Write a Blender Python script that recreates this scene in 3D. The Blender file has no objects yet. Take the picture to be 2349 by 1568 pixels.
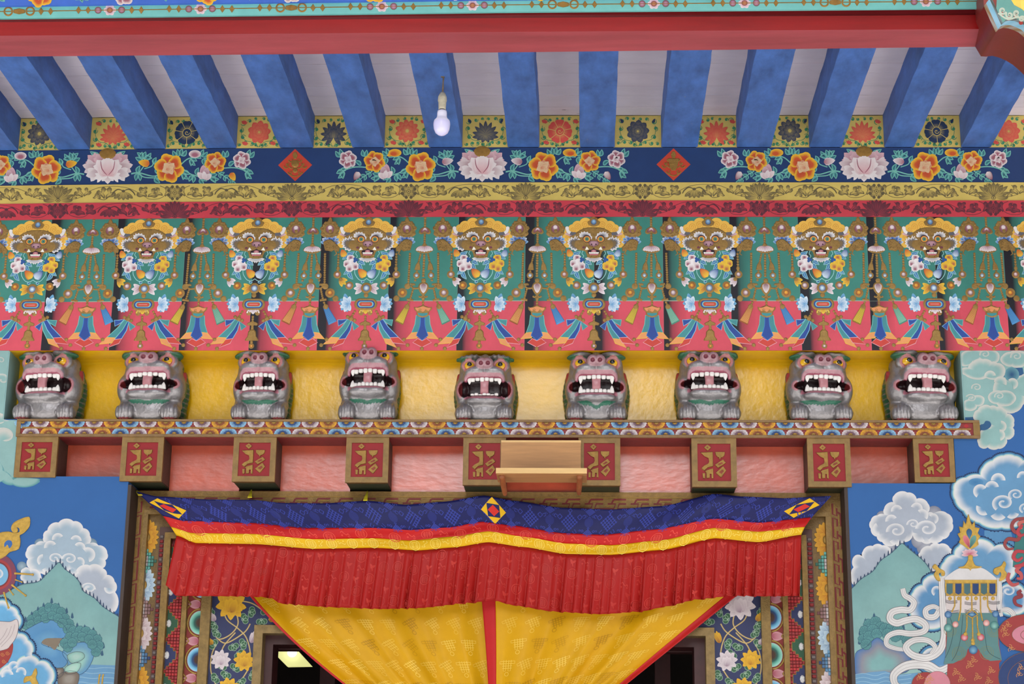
import bpy, math, random
import numpy as np
from mathutils import Matrix, Vector
random.seed(7)
PI = math.pi
scn = bpy.context.scene

# ---------------------------------------------------------------- camera
# solved from the picture's vanishing points: wall normal, verticals and focal length
W_PX, H_PX = 2349., 1568.
CXP, CYP = 1174.5, 784.
FOC = 4183.7
CAM = np.array([0., -6.3, 1.6])
_dY = np.array([1345 - CXP, -(2010 - CYP), -FOC]); _dY /= np.linalg.norm(_dY)
_dZ = np.array([1341 - CXP, 14300., -FOC]); _dZ -= _dY * _dZ.dot(_dY); _dZ /= np.linalg.norm(_dZ)
_dX = np.cross(_dY, _dZ)
ROT = np.array([_dX, _dY, _dZ])
cd = bpy.data.cameras.new('camera'); cam = bpy.data.objects.new('camera', cd)
scn.collection.objects.link(cam)
cam.matrix_world = Matrix.Translation(CAM) @ Matrix(ROT.tolist()).to_4x4()
cd.sensor_width = 36.; cd.lens = FOC / W_PX * 36.; cd.clip_start = .05; cd.clip_end = 200
scn.camera = cam

def ray(u, v): return ROT @ np.array([u - CXP, -(v - CYP), -FOC])
def P(u, v, Y):                                   # the point of the plane y = Y seen at a picture position
    d = ray(u, v); t = (Y - CAM[1]) / d[1]; return CAM + t * d
def PZ(u, v, Z):
    d = ray(u, v); t = (Z - CAM[2]) / d[2]; return CAM + t * d

# ---------------------------------------------------------------- sky light, exposure
scn.view_settings.view_transform = 'Standard'; scn.view_settings.look = 'None'
scn.view_settings.gamma = 1.; scn.view_settings.use_curve_mapping = False
scn.view_settings.exposure = 0.0
world = bpy.data.worlds.new('overcast_sky'); scn.world = world; world.use_nodes = True
nt = world.node_tree; nt.nodes.clear(); L = nt.links.new
def wn(t, **k):
    n = nt.nodes.new(t)
    for a, b in k.items(): setattr(n, a, b)
    return n
def wmath(op, a, b=None, c=None):
    n = wn('ShaderNodeMath', operation=op)
    for i, x in enumerate((a, b, c)):
        if x is None: continue
        if isinstance(x, (int, float)): n.inputs[i].default_value = x
        else: L(x, n.inputs[i])
    return n.outputs[0]
tc = wn('ShaderNodeTexCoord'); sp = wn('ShaderNodeSeparateXYZ'); L(tc.outputs['Generated'], sp.inputs[0])
# overcast dome: brighter upwards, and a bright break in the cloud low over the courtyard in front of the porch
up = wn('ShaderNodeMapRange'); up.interpolation_type = 'SMOOTHSTEP'
L(sp.outputs['Z'], up.inputs['Value']); up.inputs['From Min'].default_value = .3; up.inputs['From Max'].default_value = .85
up.inputs['To Min'].default_value = .26; up.inputs['To Max'].default_value = 1.4
bx_ = wmath('POWER', wmath('DIVIDE', wmath('ADD', sp.outputs['X'], .03), .075), 2)
gx = wmath('EXPONENT', wmath('MULTIPLY', bx_, -1))
zz = wn('ShaderNodeMapRange'); zz.interpolation_type = 'SMOOTHSTEP'
L(sp.outputs['Z'], zz.inputs['Value']); zz.inputs['From Min'].default_value = .12; zz.inputs['From Max'].default_value = .24
front = wmath('LESS_THAN', sp.outputs['Y'], 0.)
zc = wn('ShaderNodeMapRange'); zc.interpolation_type = 'SMOOTHSTEP'
L(sp.outputs['Z'], zc.inputs['Value']); zc.inputs['From Min'].default_value = .42; zc.inputs['From Max'].default_value = .60
zc.inputs['To Min'].default_value = 1.; zc.inputs['To Max'].default_value = 0.
lobe = wmath('MULTIPLY', wmath('MULTIPLY', wmath('MULTIPLY', gx, zz.outputs[0]), front), zc.outputs[0])
stv = wmath('MULTIPLY_ADD', lobe, 18.0, up.outputs[0])
bg = wn('ShaderNodeBackground'); bg.inputs['Color'].default_value = (.96, .98, 1.0, 1)
L(wmath('MULTIPLY', stv, 1.0), bg.inputs['Strength'])
L(bg.outputs[0], wn('ShaderNodeOutputWorld').inputs[0])
# high sun from behind the building: the facade stays in shade, the courtyard in front is lit and throws light up under the porch
sd = bpy.data.lights.new('sun', 'SUN'); sun = bpy.data.objects.new('sun', sd); scn.collection.objects.link(sun)
sd.energy = 14.0; sd.angle = math.radians(2); sd.color = (1., .985, .96)
sun.rotation_euler = Vector((.12, -.62, -1.)).to_track_quat('-Z', 'Y').to_euler()
# ---------------------------------------------------------------- helpers
COL = scn.collection
def S(r, g, b, a=0.):                             # picture colour (0-255) -> linear paint colour; a = metal share
    f = lambda c: (c / 255. / 12.92) if c <= 10.3 else ((c / 255. + .055) / 1.055) ** 2.4
    return (f(r), f(g), f(b), a)
def mix(a, b, t): return tuple(a[i] * (1 - t) + b[i] * t for i in range(4))

def material(name, color=None, rough=.5, metal=None, spec=.5, bump=0., bscale=60., mottle=.12, mscale=6., coat=0., dirt=None,
             stretch=(1, 1, 1), bstretch=(1, 1, 1), emit=None, trans=0.):
    """painted-surface material: the paint colour comes from the mesh attribute Col (or one colour), plus wear and relief noise"""
    m = bpy.data.materials.new(name); m.use_nodes = True
    t = m.node_tree; n = t.nodes; ln = t.links.new
    b = n['Principled BSDF']
    tcn = n.new('ShaderNodeTexCoord'); mp = n.new('ShaderNodeMapping'); ln(tcn.outputs['Object'], mp.inputs[0])
    mp.inputs['Scale'].default_value = stretch
    if color is None:
        at = n.new('ShaderNodeAttribute'); at.attribute_name = 'Col'; src = at.outputs['Color']
        if metal is None: ln(at.outputs['Alpha'], b.inputs['Metallic'])
    else:
        rgb = n.new('ShaderNodeRGB'); rgb.outputs[0].default_value = color[:3] + (1,); src = rgb.outputs[0]
    if metal is not None: b.inputs['Metallic'].default_value = metal
    if mottle:
        nz = n.new('ShaderNodeTexNoise'); nz.inputs['Scale'].default_value = mscale; nz.inputs['Detail'].default_value = 6
        nz.inputs['Roughness'].default_value = .65; ln(mp.outputs[0], nz.inputs['Vector'])
        mr = n.new('ShaderNodeMapRange'); ln(nz.outputs['Fac'], mr.inputs['Value'])
        mr.inputs['From Min'].default_value = .3; mr.inputs['From Max'].default_value = .7
        mr.inputs['To Min'].default_value = 1 - mottle; mr.inputs['To Max'].default_value = 1 + mottle
        vm = n.new('ShaderNodeVectorMath'); vm.operation = 'SCALE'; ln(src, vm.inputs[0]); ln(mr.outputs[0], vm.inputs['Scale'])
        src = vm.outputs[0]
    if dirt:                                      # flaking / rubbed paint: (colour, amount, scale)
        dc, amt, ds = dirt
        nz = n.new('ShaderNodeTexNoise'); nz.inputs['Scale'].default_value = ds; nz.inputs['Detail'].default_value = 9
        nz.inputs['Roughness'].default_value = .7; ln(mp.outputs[0], nz.inputs['Vector'])
        mr = n.new('ShaderNodeMapRange'); ln(nz.outputs['Fac'], mr.inputs['Value'])
        mr.inputs['From Min'].default_value = .74 - amt; mr.inputs['From Max'].default_value = .80 - amt
        mx = n.new('ShaderNodeMix'); mx.data_type = 'RGBA'; ln(mr.outputs[0], mx.inputs[0]); ln(src, mx.inputs[6])
        mx.inputs[7].default_value = dc[:3] + (1,); src = mx.outputs[2]
    ln(src, b.inputs['Base Color'])
    b.inputs['Roughness'].default_value = rough; b.inputs['Specular IOR Level'].default_value = spec
    b.inputs['Coat Weight'].default_value = coat; b.inputs['Coat Roughness'].default_value = .15
    if trans: b.inputs['Transmission Weight'].default_value = trans
    if bump:
        nb = n.new('ShaderNodeTexNoise'); nb.inputs['Scale'].default_value = bscale; nb.inputs['Detail'].default_value = 4
        mb = n.new('ShaderNodeMapping'); mb.inputs['Scale'].default_value = bstretch; ln(tcn.outputs['Object'], mb.inputs[0]); ln(mb.outputs[0], nb.inputs['Vector'])
        bp = n.new('ShaderNodeBump'); bp.inputs['Strength'].default_value = bump; bp.inputs['Distance'].default_value = .004
        ln(nb.outputs['Fac'], bp.inputs['Height']); ln(bp.outputs[0], b.inputs['Normal'])
    if emit:
        b.inputs['Emission Color'].default_value = emit[0][:3] + (1,); b.inputs['Emission Strength'].default_value = emit[1]
    return m

PAINT = material('painted_surface', rough=.55, spec=.35, mottle=.10, mscale=9, bump=.05, bscale=90)
GILT = material('raised_gilding', rough=.5, metal=.45, spec=.4, mottle=.22, mscale=70, bump=.3, bscale=300)
GLOSS = material('glossy_paint', rough=.33, spec=.5, mottle=.12, mscale=10, bump=.25, bscale=40)
SILK = material('silk_brocade', rough=.45, spec=.2, mottle=.05, mscale=12, bump=.04, bscale=200)

class MB:
    """collects faces (with colours and material slots) into one mesh"""
    def __init__(s): s.v = []; s.f = []; s.c = []; s.mi = []; s.slot = 0; s.col = (.5, .5, .5, 0); s.sm = []; s.smooth = False
    def add(s, verts, faces, cols=None):
        o = len(s.v); s.v += [tuple(map(float, p)) for p in verts]
        s.c += (cols if cols is not None else [s.col] * len(verts))
        for f in faces: s.f.append(tuple(i + o for i in f)); s.mi.append(s.slot); s.sm.append(s.smooth)
    def box(s, x0, x1, y0, y1, z0, z1, col=None, bev=0.):
        if col: s.col = col
        if bev <= 0:
            V = [(x, y, z) for z in (z0, z1) for y in (y0, y1) for x in (x0, x1)]
            s.add(V, [(0, 2, 3, 1), (4, 5, 7, 6), (0, 1, 5, 4), (2, 6, 7, 3), (0, 4, 6, 2), (1, 3, 7, 5)])
        else:                                     # chamfered along the long (x) edges and ends
            b = bev; pr = [(y0 + b, z0), (y1 - b, z0), (y1, z0 + b), (y1, z1 - b), (y1 - b, z1), (y0 + b, z1), (y0, z1 - b), (y0, z0 + b)]
            s.prism_x(pr, x0, x1)
    def prism_x(s, prof, x0, x1, col=None, caps=True):   # profile in (y, z)
        if col: s.col = col
        n = len(prof); V = [(x0, y, z) for y, z in prof] + [(x1, y, z) for y, z in prof]
        F = [(i, (i + 1) % n, n + (i + 1) % n, n + i) for i in range(n)]
        if caps: F += [tuple(range(n))[::-1], tuple(range(n, 2 * n))]
        s.add(V, F)
    def prism_y(s, prof, y0, y1, col=None, caps=True):   # profile in (x, z)
        if col: s.col = col
        n = len(prof); V = [(x, y0, z) for x, z in prof] + [(x, y1, z) for x, z in prof]
        F = [(i, n + i, n + (i + 1) % n, (i + 1) % n) for i in range(n)]
        if caps: F += [tuple(range(n)), tuple(range(n, 2 * n))[::-1]]
        s.add(V, F)
    def frame_bar(s, A, B, prof_dirs): pass
    def loft(s, rings, cols=None, closed=True, caps=True):
        n = len(rings[0]); V = [p for r in rings for p in r]; F = []
        for i in range(len(rings) - 1):
            for j in range(n if closed else n - 1):
                k = (j + 1) % n; F.append((i * n + j, i * n + k, (i + 1) * n + k, (i + 1) * n + j))
        if caps and closed: F += [tuple(range(n))[::-1], tuple(range((len(rings) - 1) * n, len(rings) * n))]
        C = None if cols is None else [cols[i] for i in range(len(rings)) for _ in range(n)]
        s.add(V, F, C)
    def lathe(s, prof, cx, cy, n=24, cols=None):         # prof of (r, z)
        R = [[(cx + r * math.cos(2 * PI * j / n), cy + r * math.sin(2 * PI * j / n), z) for j in range(n)] for r, z in prof]
        s.loft(R, cols)
    def tube(s, pts, r, n=8, cols=None):
        pts = [Vector(p) for p in pts]; R = []
        for i, p in enumerate(pts):
            d = (pts[min(i + 1, len(pts) - 1)] - pts[max(i - 1, 0)]).normalized()
            a = d.orthogonal().normalized() if i == 0 else (a - d * a.dot(d)).normalized()
            b = d.cross(a); rr = r[i] if isinstance(r, (list, tuple)) else r
            R.append([tuple(p + a * rr * math.cos(2 * PI * j / n) + b * rr * math.sin(2 * PI * j / n)) for j in range(n)])
        s.loft(R, cols)
    def grid(s, pts, nu, nv, cols=None):                 # pts row by row, nu per row
        s.add(pts, [(j * nu + i, j * nu + i + 1, (j + 1) * nu + i + 1, (j + 1) * nu + i) for j in range(nv - 1) for i in range(nu - 1)], cols)
    def tone(s, k): s.c = [(c[0] * k, c[1] * k, c[2] * k, c[3]) for c in s.c]
    def build(s, name, mats, parent=None, **kw):
        me = bpy.data.meshes.new(name); me.from_pydata(s.v, [], s.f); me.update()
        mats = mats if isinstance(mats, (list, tuple)) else [mats]
        for m in mats: me.materials.append(m)
        if len(mats) > 1: me.polygons.foreach_set('material_index', s.mi)
        if any(s.sm): me.polygons.foreach_set('use_smooth', s.sm)
        at = me.color_attributes.new('Col', 'FLOAT_COLOR', 'POINT')
        at.data.foreach_set('color', np.array(s.c, dtype=np.float32).ravel())
        o = bpy.data.objects.new(name, me); COL.objects.link(o)
        if parent is not None: o.parent = parent
        for k, v in kw.items(): o[k] = v
        return o

def empty(name, loc=(0, 0, 0), **kw):
    o = bpy.data.objects.new(name, None); COL.objects.link(o); o.location = loc; o.empty_display_size = .05
    for k, v in kw.items(): o[k] = v
    return o
def tag(o, label, category, group=None):
    o['label'] = label; o['category'] = category
    if group: o['group'] = group
    return o
def structure(o): o['kind'] = 'structure'; return o

def cr(pts, n=6, closed=False):                          # smooth curve through points
    m = len(pts); out = []
    for i in range(m if closed else m - 1):
        g = (lambda k: pts[k % m]) if closed else (lambda k: pts[min(max(k, 0), m - 1)])
        p0, p1, p2, p3 = g(i - 1), g(i), g(i + 1), g(i + 2)
        for k in range(n):
            t = k / n; out.append(tuple(.5 * (2 * b + (c - a) * t + (2 * a - 5 * b + 4 * c - d) * t * t + (3 * b - a - 3 * c + d) * t ** 3)
                                        for a, b, c, d in zip(p0, p1, p2, p3)))
    if not closed: out.append(tuple(pts[-1]))
    return out
def mir(pts): return [(-x, y) for x, y in pts]

EPS = .0003                                             # one coat of paint
class Art(MB):
    """flat painting built from paint-thick shapes; fmap(u, v, coat) gives the point on the painted surface"""
    def __init__(s, fmap): super().__init__(); s.m = fmap; s.T = lambda x, y: (x, y); s.base = 0.
    def at(s, cx=0, cy=0, sx=1., sy=None, rot=0., then=None):
        sy = abs(sx) if sy is None else sy; c, q = math.cos(rot), math.sin(rot)
        def T(x, y):
            x, y = x * sx, y * sy; u, v = cx + x * c - y * q, cy + x * q + y * c
            return then(u, v) if then else (u, v)
        s.T = T
    def put(s, pts, faces, cols, l):
        s.n = (getattr(s, 'n', 0) + 1) % 14; dl = 0 if getattr(s, 'nojit', 0) else s.n * .02   # strokes laid one after the other never share a plane
        ls = l if isinstance(l, (list, tuple)) else [l] * len(pts)
        V = []
        for (x, y), q in zip(pts, ls):
            u, v = s.T(x, y); V.append(s.m(u, v, q + s.base + dl))
        s.add(V, faces, cols if isinstance(cols, list) else [cols] * len(pts))
    def poly(s, pts, c, l=1): s.put(pts, [tuple(range(len(pts)))], c, l)
    def line(s, pts, w, c, l=1, taper=None, closed=False, c2=None):
        n = len(pts); V = []; C = []
        for i, (x, y) in enumerate(pts):
            a = pts[(i - 1) % n] if closed or i else pts[0]; b = pts[(i + 1) % n] if closed or i < n - 1 else pts[-1]
            dx, dy = b[0] - a[0], b[1] - a[1]; d = math.hypot(dx, dy) or 1
            t = i / (n - 1); ww = w if taper is None else taper[0] + (taper[1] - taper[0]) * t
            if taper and len(taper) == 3: ww = taper[0] * (1 - t) ** 2 + 2 * taper[1] * t * (1 - t) + taper[2] * t * t
            V += [(x - dy / d * ww / 2, y + dx / d * ww / 2), (x + dy / d * ww / 2, y - dx / d * ww / 2)]
            C += [c, c2 or c]
        F = [(2 * i, 2 * i + 1, 2 * i + 3, 2 * i + 2) for i in range(n - 1)]
        if closed: F.append((2 * n - 2, 2 * n - 1, 1, 0))
        s.put(V, F, C, l)
    def outl(s, pts, w, c, l=1): s.line(pts, w, c, l, closed=True)
    def grad(s, pts, ctr, stops, l=1):                   # stops: (scale, colour) from outline inwards
        n = len(pts); V = []; C = []; F = []; l = [l + .12 * k for k in range(len(stops)) for _ in range(n)]
        for k, (q, c) in enumerate(stops):
            V += [(ctr[0] + (x - ctr[0]) * q, ctr[1] + (y - ctr[1]) * q) for x, y in pts]; C += [c] * n
            if k: F += [((k - 1) * n + i, (k - 1) * n + (i + 1) % n, k * n + (i + 1) % n, k * n + i) for i in range(n)]
        F.append(tuple(range((len(stops) - 1) * n, len(stops) * n)))
        s.put(V, F, C, l)
    def ell(s, x, y, rx, ry=None, n=18, a0=0.):
        ry = rx if ry is None else ry
        return [(x + rx * math.cos(a0 + 2 * PI * i / n), y + ry * math.sin(a0 + 2 * PI * i / n)) for i in range(n)]
    def disc(s, x, y, r, c, l=1, ry=None, n=18): s.poly(s.ell(x, y, r, ry, n), c, l)
    def gem(s, x, y, r, ci, co, l=1, ry=None, off=(0, 0), n=18): s.grad(s.ell(x, y, r, ry, n), (x + off[0], y + off[1]), [(1, co), (.55, mix(co, ci, .55)), (.12, ci)], l)
    def dome(s, x, y, r, c, l=1, h=6, ry=None, n=14):    # raised gilded boss
        ry = ry or r; V = []; ls = []; F = []
        for k, (q, z) in enumerate(((1, 0), (.86, .55), (.55, .9), (.2, 1.))):
            V += s.ell(x, y, r * q, ry * q, n); ls += [l + h * z] * n
            if k: F += [((k - 1) * n + i, (k - 1) * n + (i + 1) % n, k * n + (i + 1) % n, k * n + i) for i in range(n)]
        F.append(tuple(range(3 * n, 4 * n))); sm = s.smooth; s.smooth = True; s.put(V, F, c, ls); s.smooth = sm
    def torus(s, x, y, r0, r1, c, l=1, h=5, ry=1., n=20):
        V = []; ls = []; F = []; K = ((0, 0), (.2, .7), (.5, 1), (.8, .7), (1, 0))
        for k, (q, z) in enumerate(K):
            r = r0 + (r1 - r0) * q; V += s.ell(x, y, r, r * ry, n); ls += [l + h * z] * n
            if k: F += [((k - 1) * n + i, (k - 1) * n + (i + 1) % n, k * n + (i + 1) % n, k * n + i) for i in range(n)]
        sm = s.smooth; s.smooth = True; s.put(V, F, c, ls); s.smooth = sm
    def ridge(s, pts, w, c, l=1, h=4, closed=False, taper=None):   # raised gilded line
        n = len(pts); V = []; ls = []
        for i, (x, y) in enumerate(pts):
            a = pts[(i - 1) % n] if closed or i else pts[0]; b = pts[(i + 1) % n] if closed or i < n - 1 else pts[-1]
            dx, dy = b[0] - a[0], b[1] - a[1]; d = math.hypot(dx, dy) or 1
            ww = w if taper is None else taper[0] + (taper[1] - taper[0]) * i / (n - 1)
            for q, z in ((-.5, 0), (-.25, .8), (.25, .8), (.5, 0)):
                V.append((x - dy / d * ww * q, y + dx / d * ww * q)); ls.append(l + h * z)
        F = [(4 * i + k, 4 * i + k + 1, 4 * j + k + 1, 4 * j + k) for i in range(n - (0 if closed else 1)) for j in [(i + 1) % n] for k in range(3)]
        s.put(V, F, c, ls)
    def relief(s, pts, c, l=1, h=5, bev=.9, ctr=None):   # raised gilded shape with a bevelled rim
        n = len(pts); cx = sum(p[0] for p in pts) / n if ctr is None else ctr[0]; cy = sum(p[1] for p in pts) / n if ctr is None else ctr[1]
        top = [(cx + (x - cx) * bev, cy + (y - cy) * bev) for x, y in pts]
        s.put(pts + top, [(i, (i + 1) % n, n + (i + 1) % n, n + i) for i in range(n)] + [tuple(range(n, 2 * n))], c, [l] * n + [l + h] * n)
    def chain(s, pts, r, c, l=1, h=5, step=1.7):
        for i in range(len(pts) - 1):
            (x0, y0), (x1, y1) = pts[i], pts[i + 1]; d = math.hypot(x1 - x0, y1 - y0); k = max(1, int(d / (r * step)))
            for j in range(k): s.dome(x0 + (x1 - x0) * (j + .5) / k, y0 + (y1 - y0) * (j + .5) / k, r, c, l, h, n=8)
    def petal(s, x0, y0, x1, y1, w, cb, ct, l=1, p=.75, edge=None, n=9, bend=0., tipp=1.):
        """petal from base to tip; colour runs base -> tip, the rim takes the tip colour"""
        dx, dy = x1 - x0, y1 - y0; edge = edge or ct; V = []; C = []
        for i in range(n + 1):
            t = i / n; h = w / 2 * math.sin(PI * min(1, t ** p)) ** .62 if 0 < t < 1 else (w * .06 if t == 0 else 0)
            bx, by = x0 + dx * t - dy * bend * math.sin(PI * t), y0 + dy * t + dx * bend * math.sin(PI * t); d = math.hypot(dx, dy) or 1
            for q in (-1, -.55, 0, .55, 1):
                V.append((bx - dy / d * h * q, by + dx / d * h * q)); cm = mix(cb, ct, t ** tipp)
                C.append(mix(mix(cb, edge, .35 + .65 * t), edge, .5) if abs(q) == 1 else cm)
        F = [(5 * i + k, 5 * i + k + 1, 5 * i + k + 6, 5 * i + k + 5) for i in range(n) for k in range(4)]
        s.put(V, F, C, l)
    def leaf(s, x0, y0, x1, y1, w, c, rim=None, vein=None, l=1, bend=.1, rw=1.6):
        dx, dy = x1 - x0, y1 - y0; d = math.hypot(dx, dy) or 1; A = []; B = []; M = []; n = 8
        for i in range(n + 1):
            t = i / n; h = w / 2 * math.sin(PI * t ** .7) ** .9
            bx, by = x0 + dx * t - dy * bend * math.sin(PI * t), y0 + dy * t + dx * bend * math.sin(PI * t)
            A.append((bx - dy / d * h, by + dx / d * h)); B.append((bx + dy / d * h, by - dx / d * h)); M.append((bx, by))
        if rim:
            o = [(x, y) for x, y in A] + B[::-1][1:-1]; s.poly(o, c, l); s.outl(o, rw, rim, l + 1)
        else: s.poly(A + B[::-1][1:-1], c, l)
        if vein: s.line(M[1:-1], 1, vein, l + 1, taper=(.4, w * .22, .3))
    def curl(s, x, y, r, turns, w, c, l=1, a0=0., dir=1, taper=None, n=None, r1=0.):
        n = n or int(16 * turns) + 2
        pts = [(x + (r + (r1 - r) * i / (n - 1)) * math.cos(a0 + dir * 2 * PI * turns * i / (n - 1)),
                y + (r + (r1 - r) * i / (n - 1)) * math.sin(a0 + dir * 2 * PI * turns * i / (n - 1))) for i in range(n)]
        s.line(pts, w, c, l, taper=taper); return pts
    def stops(s): pass

def lobes(pts, bulge=.28, n=6):                          # scalloped outline: a rounded lobe between each pair of anchors (clockwise on the picture)
    out = []; m = len(pts)
    for i in range(m):
        (x0, y0), (x1, y1) = pts[i], pts[(i + 1) % m]; dx, dy = x1 - x0, y1 - y0
        for k in range(n):
            t = k / n; q = math.sin(PI * t) ** .7 * bulge; out.append((x0 + dx * t + dy * q, y0 + dy * t - dx * q))
    return out
def flower_outline(x, y, r, k, depth=.22, n=6, a0=0., ry=1.):
    N = k * n; return [(x + (r * (1 - depth * (1 - abs(math.sin(k * PI * i / N))))) * math.cos(a0 + 2 * PI * i / N),
                        y + ry * (r * (1 - depth * (1 - abs(math.sin(k * PI * i / N))))) * math.sin(a0 + 2 * PI * i / N)) for i in range(N)]
def wallmap(Y): return lambda u, v, l: P(u, v, Y - l * EPS)
# ---------------------------------------------------------------- setting: floor, walls, ceiling, hall behind the door
def sag(u, v):                                           # the old woodwork dips towards its left end
    f = 1. if v <= 500 else max(0., (800 - v) / 300.)
    return v + 8. * f * max(0., (1174 - u) / 1174.) ** 2
def Pw(u, v, Y): return P(u, sag(u, v), Y)
def swall(Y): return lambda u, v, l: P(u, sag(u, v), Y - l * EPS)
US = [-420 + 190 * i for i in range(17)]                 # stations along the facade, a little beyond the frame

m = MB(); m.box(-9, 9, -16, -.0, -.1, 0, S(150, 146, 140)); structure(m.build('floor', material('courtyard_paving', S(202, 200, 197), rough=.8, mottle=.15)))

XL = P(280, 1300, 0)[0]; XR = P(1952, 1300, 0)[0]        # sides of the door recess
YR = .131                                                # depth of the niche, corbel and door recesses
ZT = P(1345, 1131, YR)[2]                              # head of the door recess
ZS0 = P(1345, 803, 0)[2]
BLUEWALL = material('blue_mural_ground', rough=.6, spec=.3, mottle=.05, mscale=5)
def wall_piece(name, x0, x1, z0, z1, y0=.004, y1=.3, col=S(44, 92, 152)):
    m = MB(); m.box(x0, x1, y0, y1, z0, z1, col); return structure(m.build(name, BLUEWALL))
def wx(u, v): return P(u, v, .004)[0]
def wz(v): return P(1345, v, .004)[2]
XN0, XN1 = wx(14, 880), wx(2209, 880)                     # sides of the lions' niche
XS0, XS1, XC0, XC1 = wx(37.5, 985), wx(2247.5, 985), wx(34.5, 1050), wx(2190.5, 1055)
def wall_cut(name, pts):
    m = MB(); m.prism_y([(x, z) for x, z in pts], .004, .3, S(44, 92, 152)); return structure(m.build(name, BLUEWALL))
zt_ = ZS0 + .0005
wall_left = wall_cut('wall_left', [(-3.4, 0), (XL, 0), (XL, wz(1095.5)), (XC0, wz(1095.5)), (XC0, wz(1004)), (XS0, wz(1004)), (XS0, wz(963)), (XN0, wz(963)), (XN0, zt_), (-3.4, zt_)])
wall_right = wall_cut('wall_right', [(2.6, 0), (2.6, zt_), (XN1, zt_), (XN1, wz(963)), (XS1, wz(963)), (XS1, wz(1004)), (XC1, wz(1004)), (XC1, wz(1106)), (XR, wz(1106)), (XR, 0)])
wall_piece('wall_above_door', -2.3, 1.6, ZT + .001, ZS0 + .02, y0=.165, y1=.3, col=S(120, 60, 50))
wall_piece('wall_top', -3.4, 2.6, ZS0 + .02, 4.6, y0=.06, col=S(90, 60, 60))

# ceiling planks above the rafters
CEILM = material('mauve_ceiling_boards', S(222, 212, 219), rough=.7, mottle=.06, mscale=5, dirt=(S(110, 95, 95), .075, 9), stretch=(1, 3, 1), bump=.15, bscale=30)
m = MB(); ys = [.0, -.075, -.18, -.262, -.372, -.45, -.56, -.68, -.77, -.9, -1.0, -1.12, -1.22, -1.36]
for a, b in zip(ys[:-1], ys[1:]):
    rings = []
    for u in US:
        p = Pw(u, 264, 0); g = random.uniform(-.0008, .0008)
        rings.append([(p[0] * 1.0, a - .0016, p[2] + g), (p[0], b + .0016, p[2] + g), (p[0], b + .0016, p[2] + .03), (p[0], a - .0016, p[2] + .03)])
    m.loft(rings)
rings = [[(Pw(u, 264, 0)[0], 0.06, Pw(u, 264, 0)[2] + .012), (Pw(u, 264, 0)[0], -1.4, Pw(u, 264, 0)[2] + .012), (Pw(u, 264, 0)[0], -1.4, Pw(u, 264, 0)[2] + .05), (Pw(u, 264, 0)[0], .06, Pw(u, 264, 0)[2] + .05)] for u in US]
m.loft(rings); structure(m.build('ceiling', CEILM))

# dim hall behind the doorway
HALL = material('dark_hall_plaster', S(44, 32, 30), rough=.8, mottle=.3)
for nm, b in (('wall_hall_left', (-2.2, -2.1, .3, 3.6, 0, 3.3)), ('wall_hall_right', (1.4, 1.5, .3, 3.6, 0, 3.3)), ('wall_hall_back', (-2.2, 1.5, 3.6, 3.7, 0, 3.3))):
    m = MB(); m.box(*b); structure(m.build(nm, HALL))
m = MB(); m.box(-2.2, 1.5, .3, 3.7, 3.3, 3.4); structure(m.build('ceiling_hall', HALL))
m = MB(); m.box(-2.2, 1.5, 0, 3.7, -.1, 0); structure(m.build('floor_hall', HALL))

# ---------------------------------------------------------------- woodwork across the facade
def board(name, vt, vb, Y, thick, col, mats, us=US, lip=None):
    m = MB(); m.col = col; R = []
    for u in us:
        a = Pw(u, vt, Y); b = Pw(u, vb, Y)
        R.append([tuple(a), tuple(b), (b[0], Y + thick, b[2]), (a[0], Y + thick, a[2])])
    m.loft(R); return m.build(name, mats)

navy_board = tag(board('frieze_board', 338, 418, 0., .05, S(33, 58, 104), [PAINT, GILT]), 'dark navy painted beam with lotus and peony garlands below the rafters', 'beam')
yellow_board = tag(board('scroll_board', 418, 459.5, -.003, .05, S(208, 184, 98), PAINT), 'pale yellow board with dark grey painted scrolls', 'board')
red_board = tag(board('scroll_board', 459.5, 496, -.006, .05, S(196, 62, 74), PAINT), 'crimson board with dark painted scrolls under the yellow one', 'board')
valance_panel = tag(board('painted_frieze', 496, 803, 0., .03, S(205, 76, 92), PAINT), 'long green and pink frieze painted as a pleated cloth valance', 'frieze', None)

# rafters
RAFT = material('blue_rafter_paint', S(62, 99, 164), rough=.62, mottle=.34, mscale=9, dirt=(S(132, 128, 104), .075, 26), stretch=(2, .8, 2), bump=.2, bscale=35)
RAF = [(-36, 41), (133, 206), (308, 380), (473, 543), (642, 719), (809, 882), (984, 1061), (1165, 1238), (1330, 1410), (1517, 1600), (1689, 1769), (1857, 1930), (2029, 2096), (2205, 2273)]
ORD = ['first', 'second', 'third', 'fourth', 'fifth', 'sixth', 'seventh', 'eighth', 'ninth', 'tenth', 'eleventh', 'twelfth', 'thirteenth', 'fourteenth', 'fifteenth', 'sixteenth']
for i, (a, b) in enumerate(RAF):
    pa, pb = Pw(a, 337, 0), Pw(b, 337, 0); zt = Pw(a, 264, 0)[2] + .004
    m = MB(); n = 14; R = []
    for k in range(n + 1):
        y = .0 - .868 * k / n; w = random.uniform(-.0013, .0013); w2 = random.uniform(-.0013, .0013)
        R.append([(pa[0] + w, y, pa[2]), (pb[0] + w2, y, pb[2]), (pb[0] + w2, y, zt), (pa[0] + w, y, zt)])
    m.loft(R); o = m.build('rafter', RAFT)
    lab = 'blue rafter with worn paint, %s from the left' % ORD[i]
    if i == 6: lab = 'blue rafter directly behind the hanging light bulb'
    if i == 0: lab = 'blue rafter cut off by the left edge of the picture'
    if i == 13: lab = 'blue rafter running up behind the red corner bracket'
    tag(o, lab, 'rafter', 'blue rafters under the porch ceiling')

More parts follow.
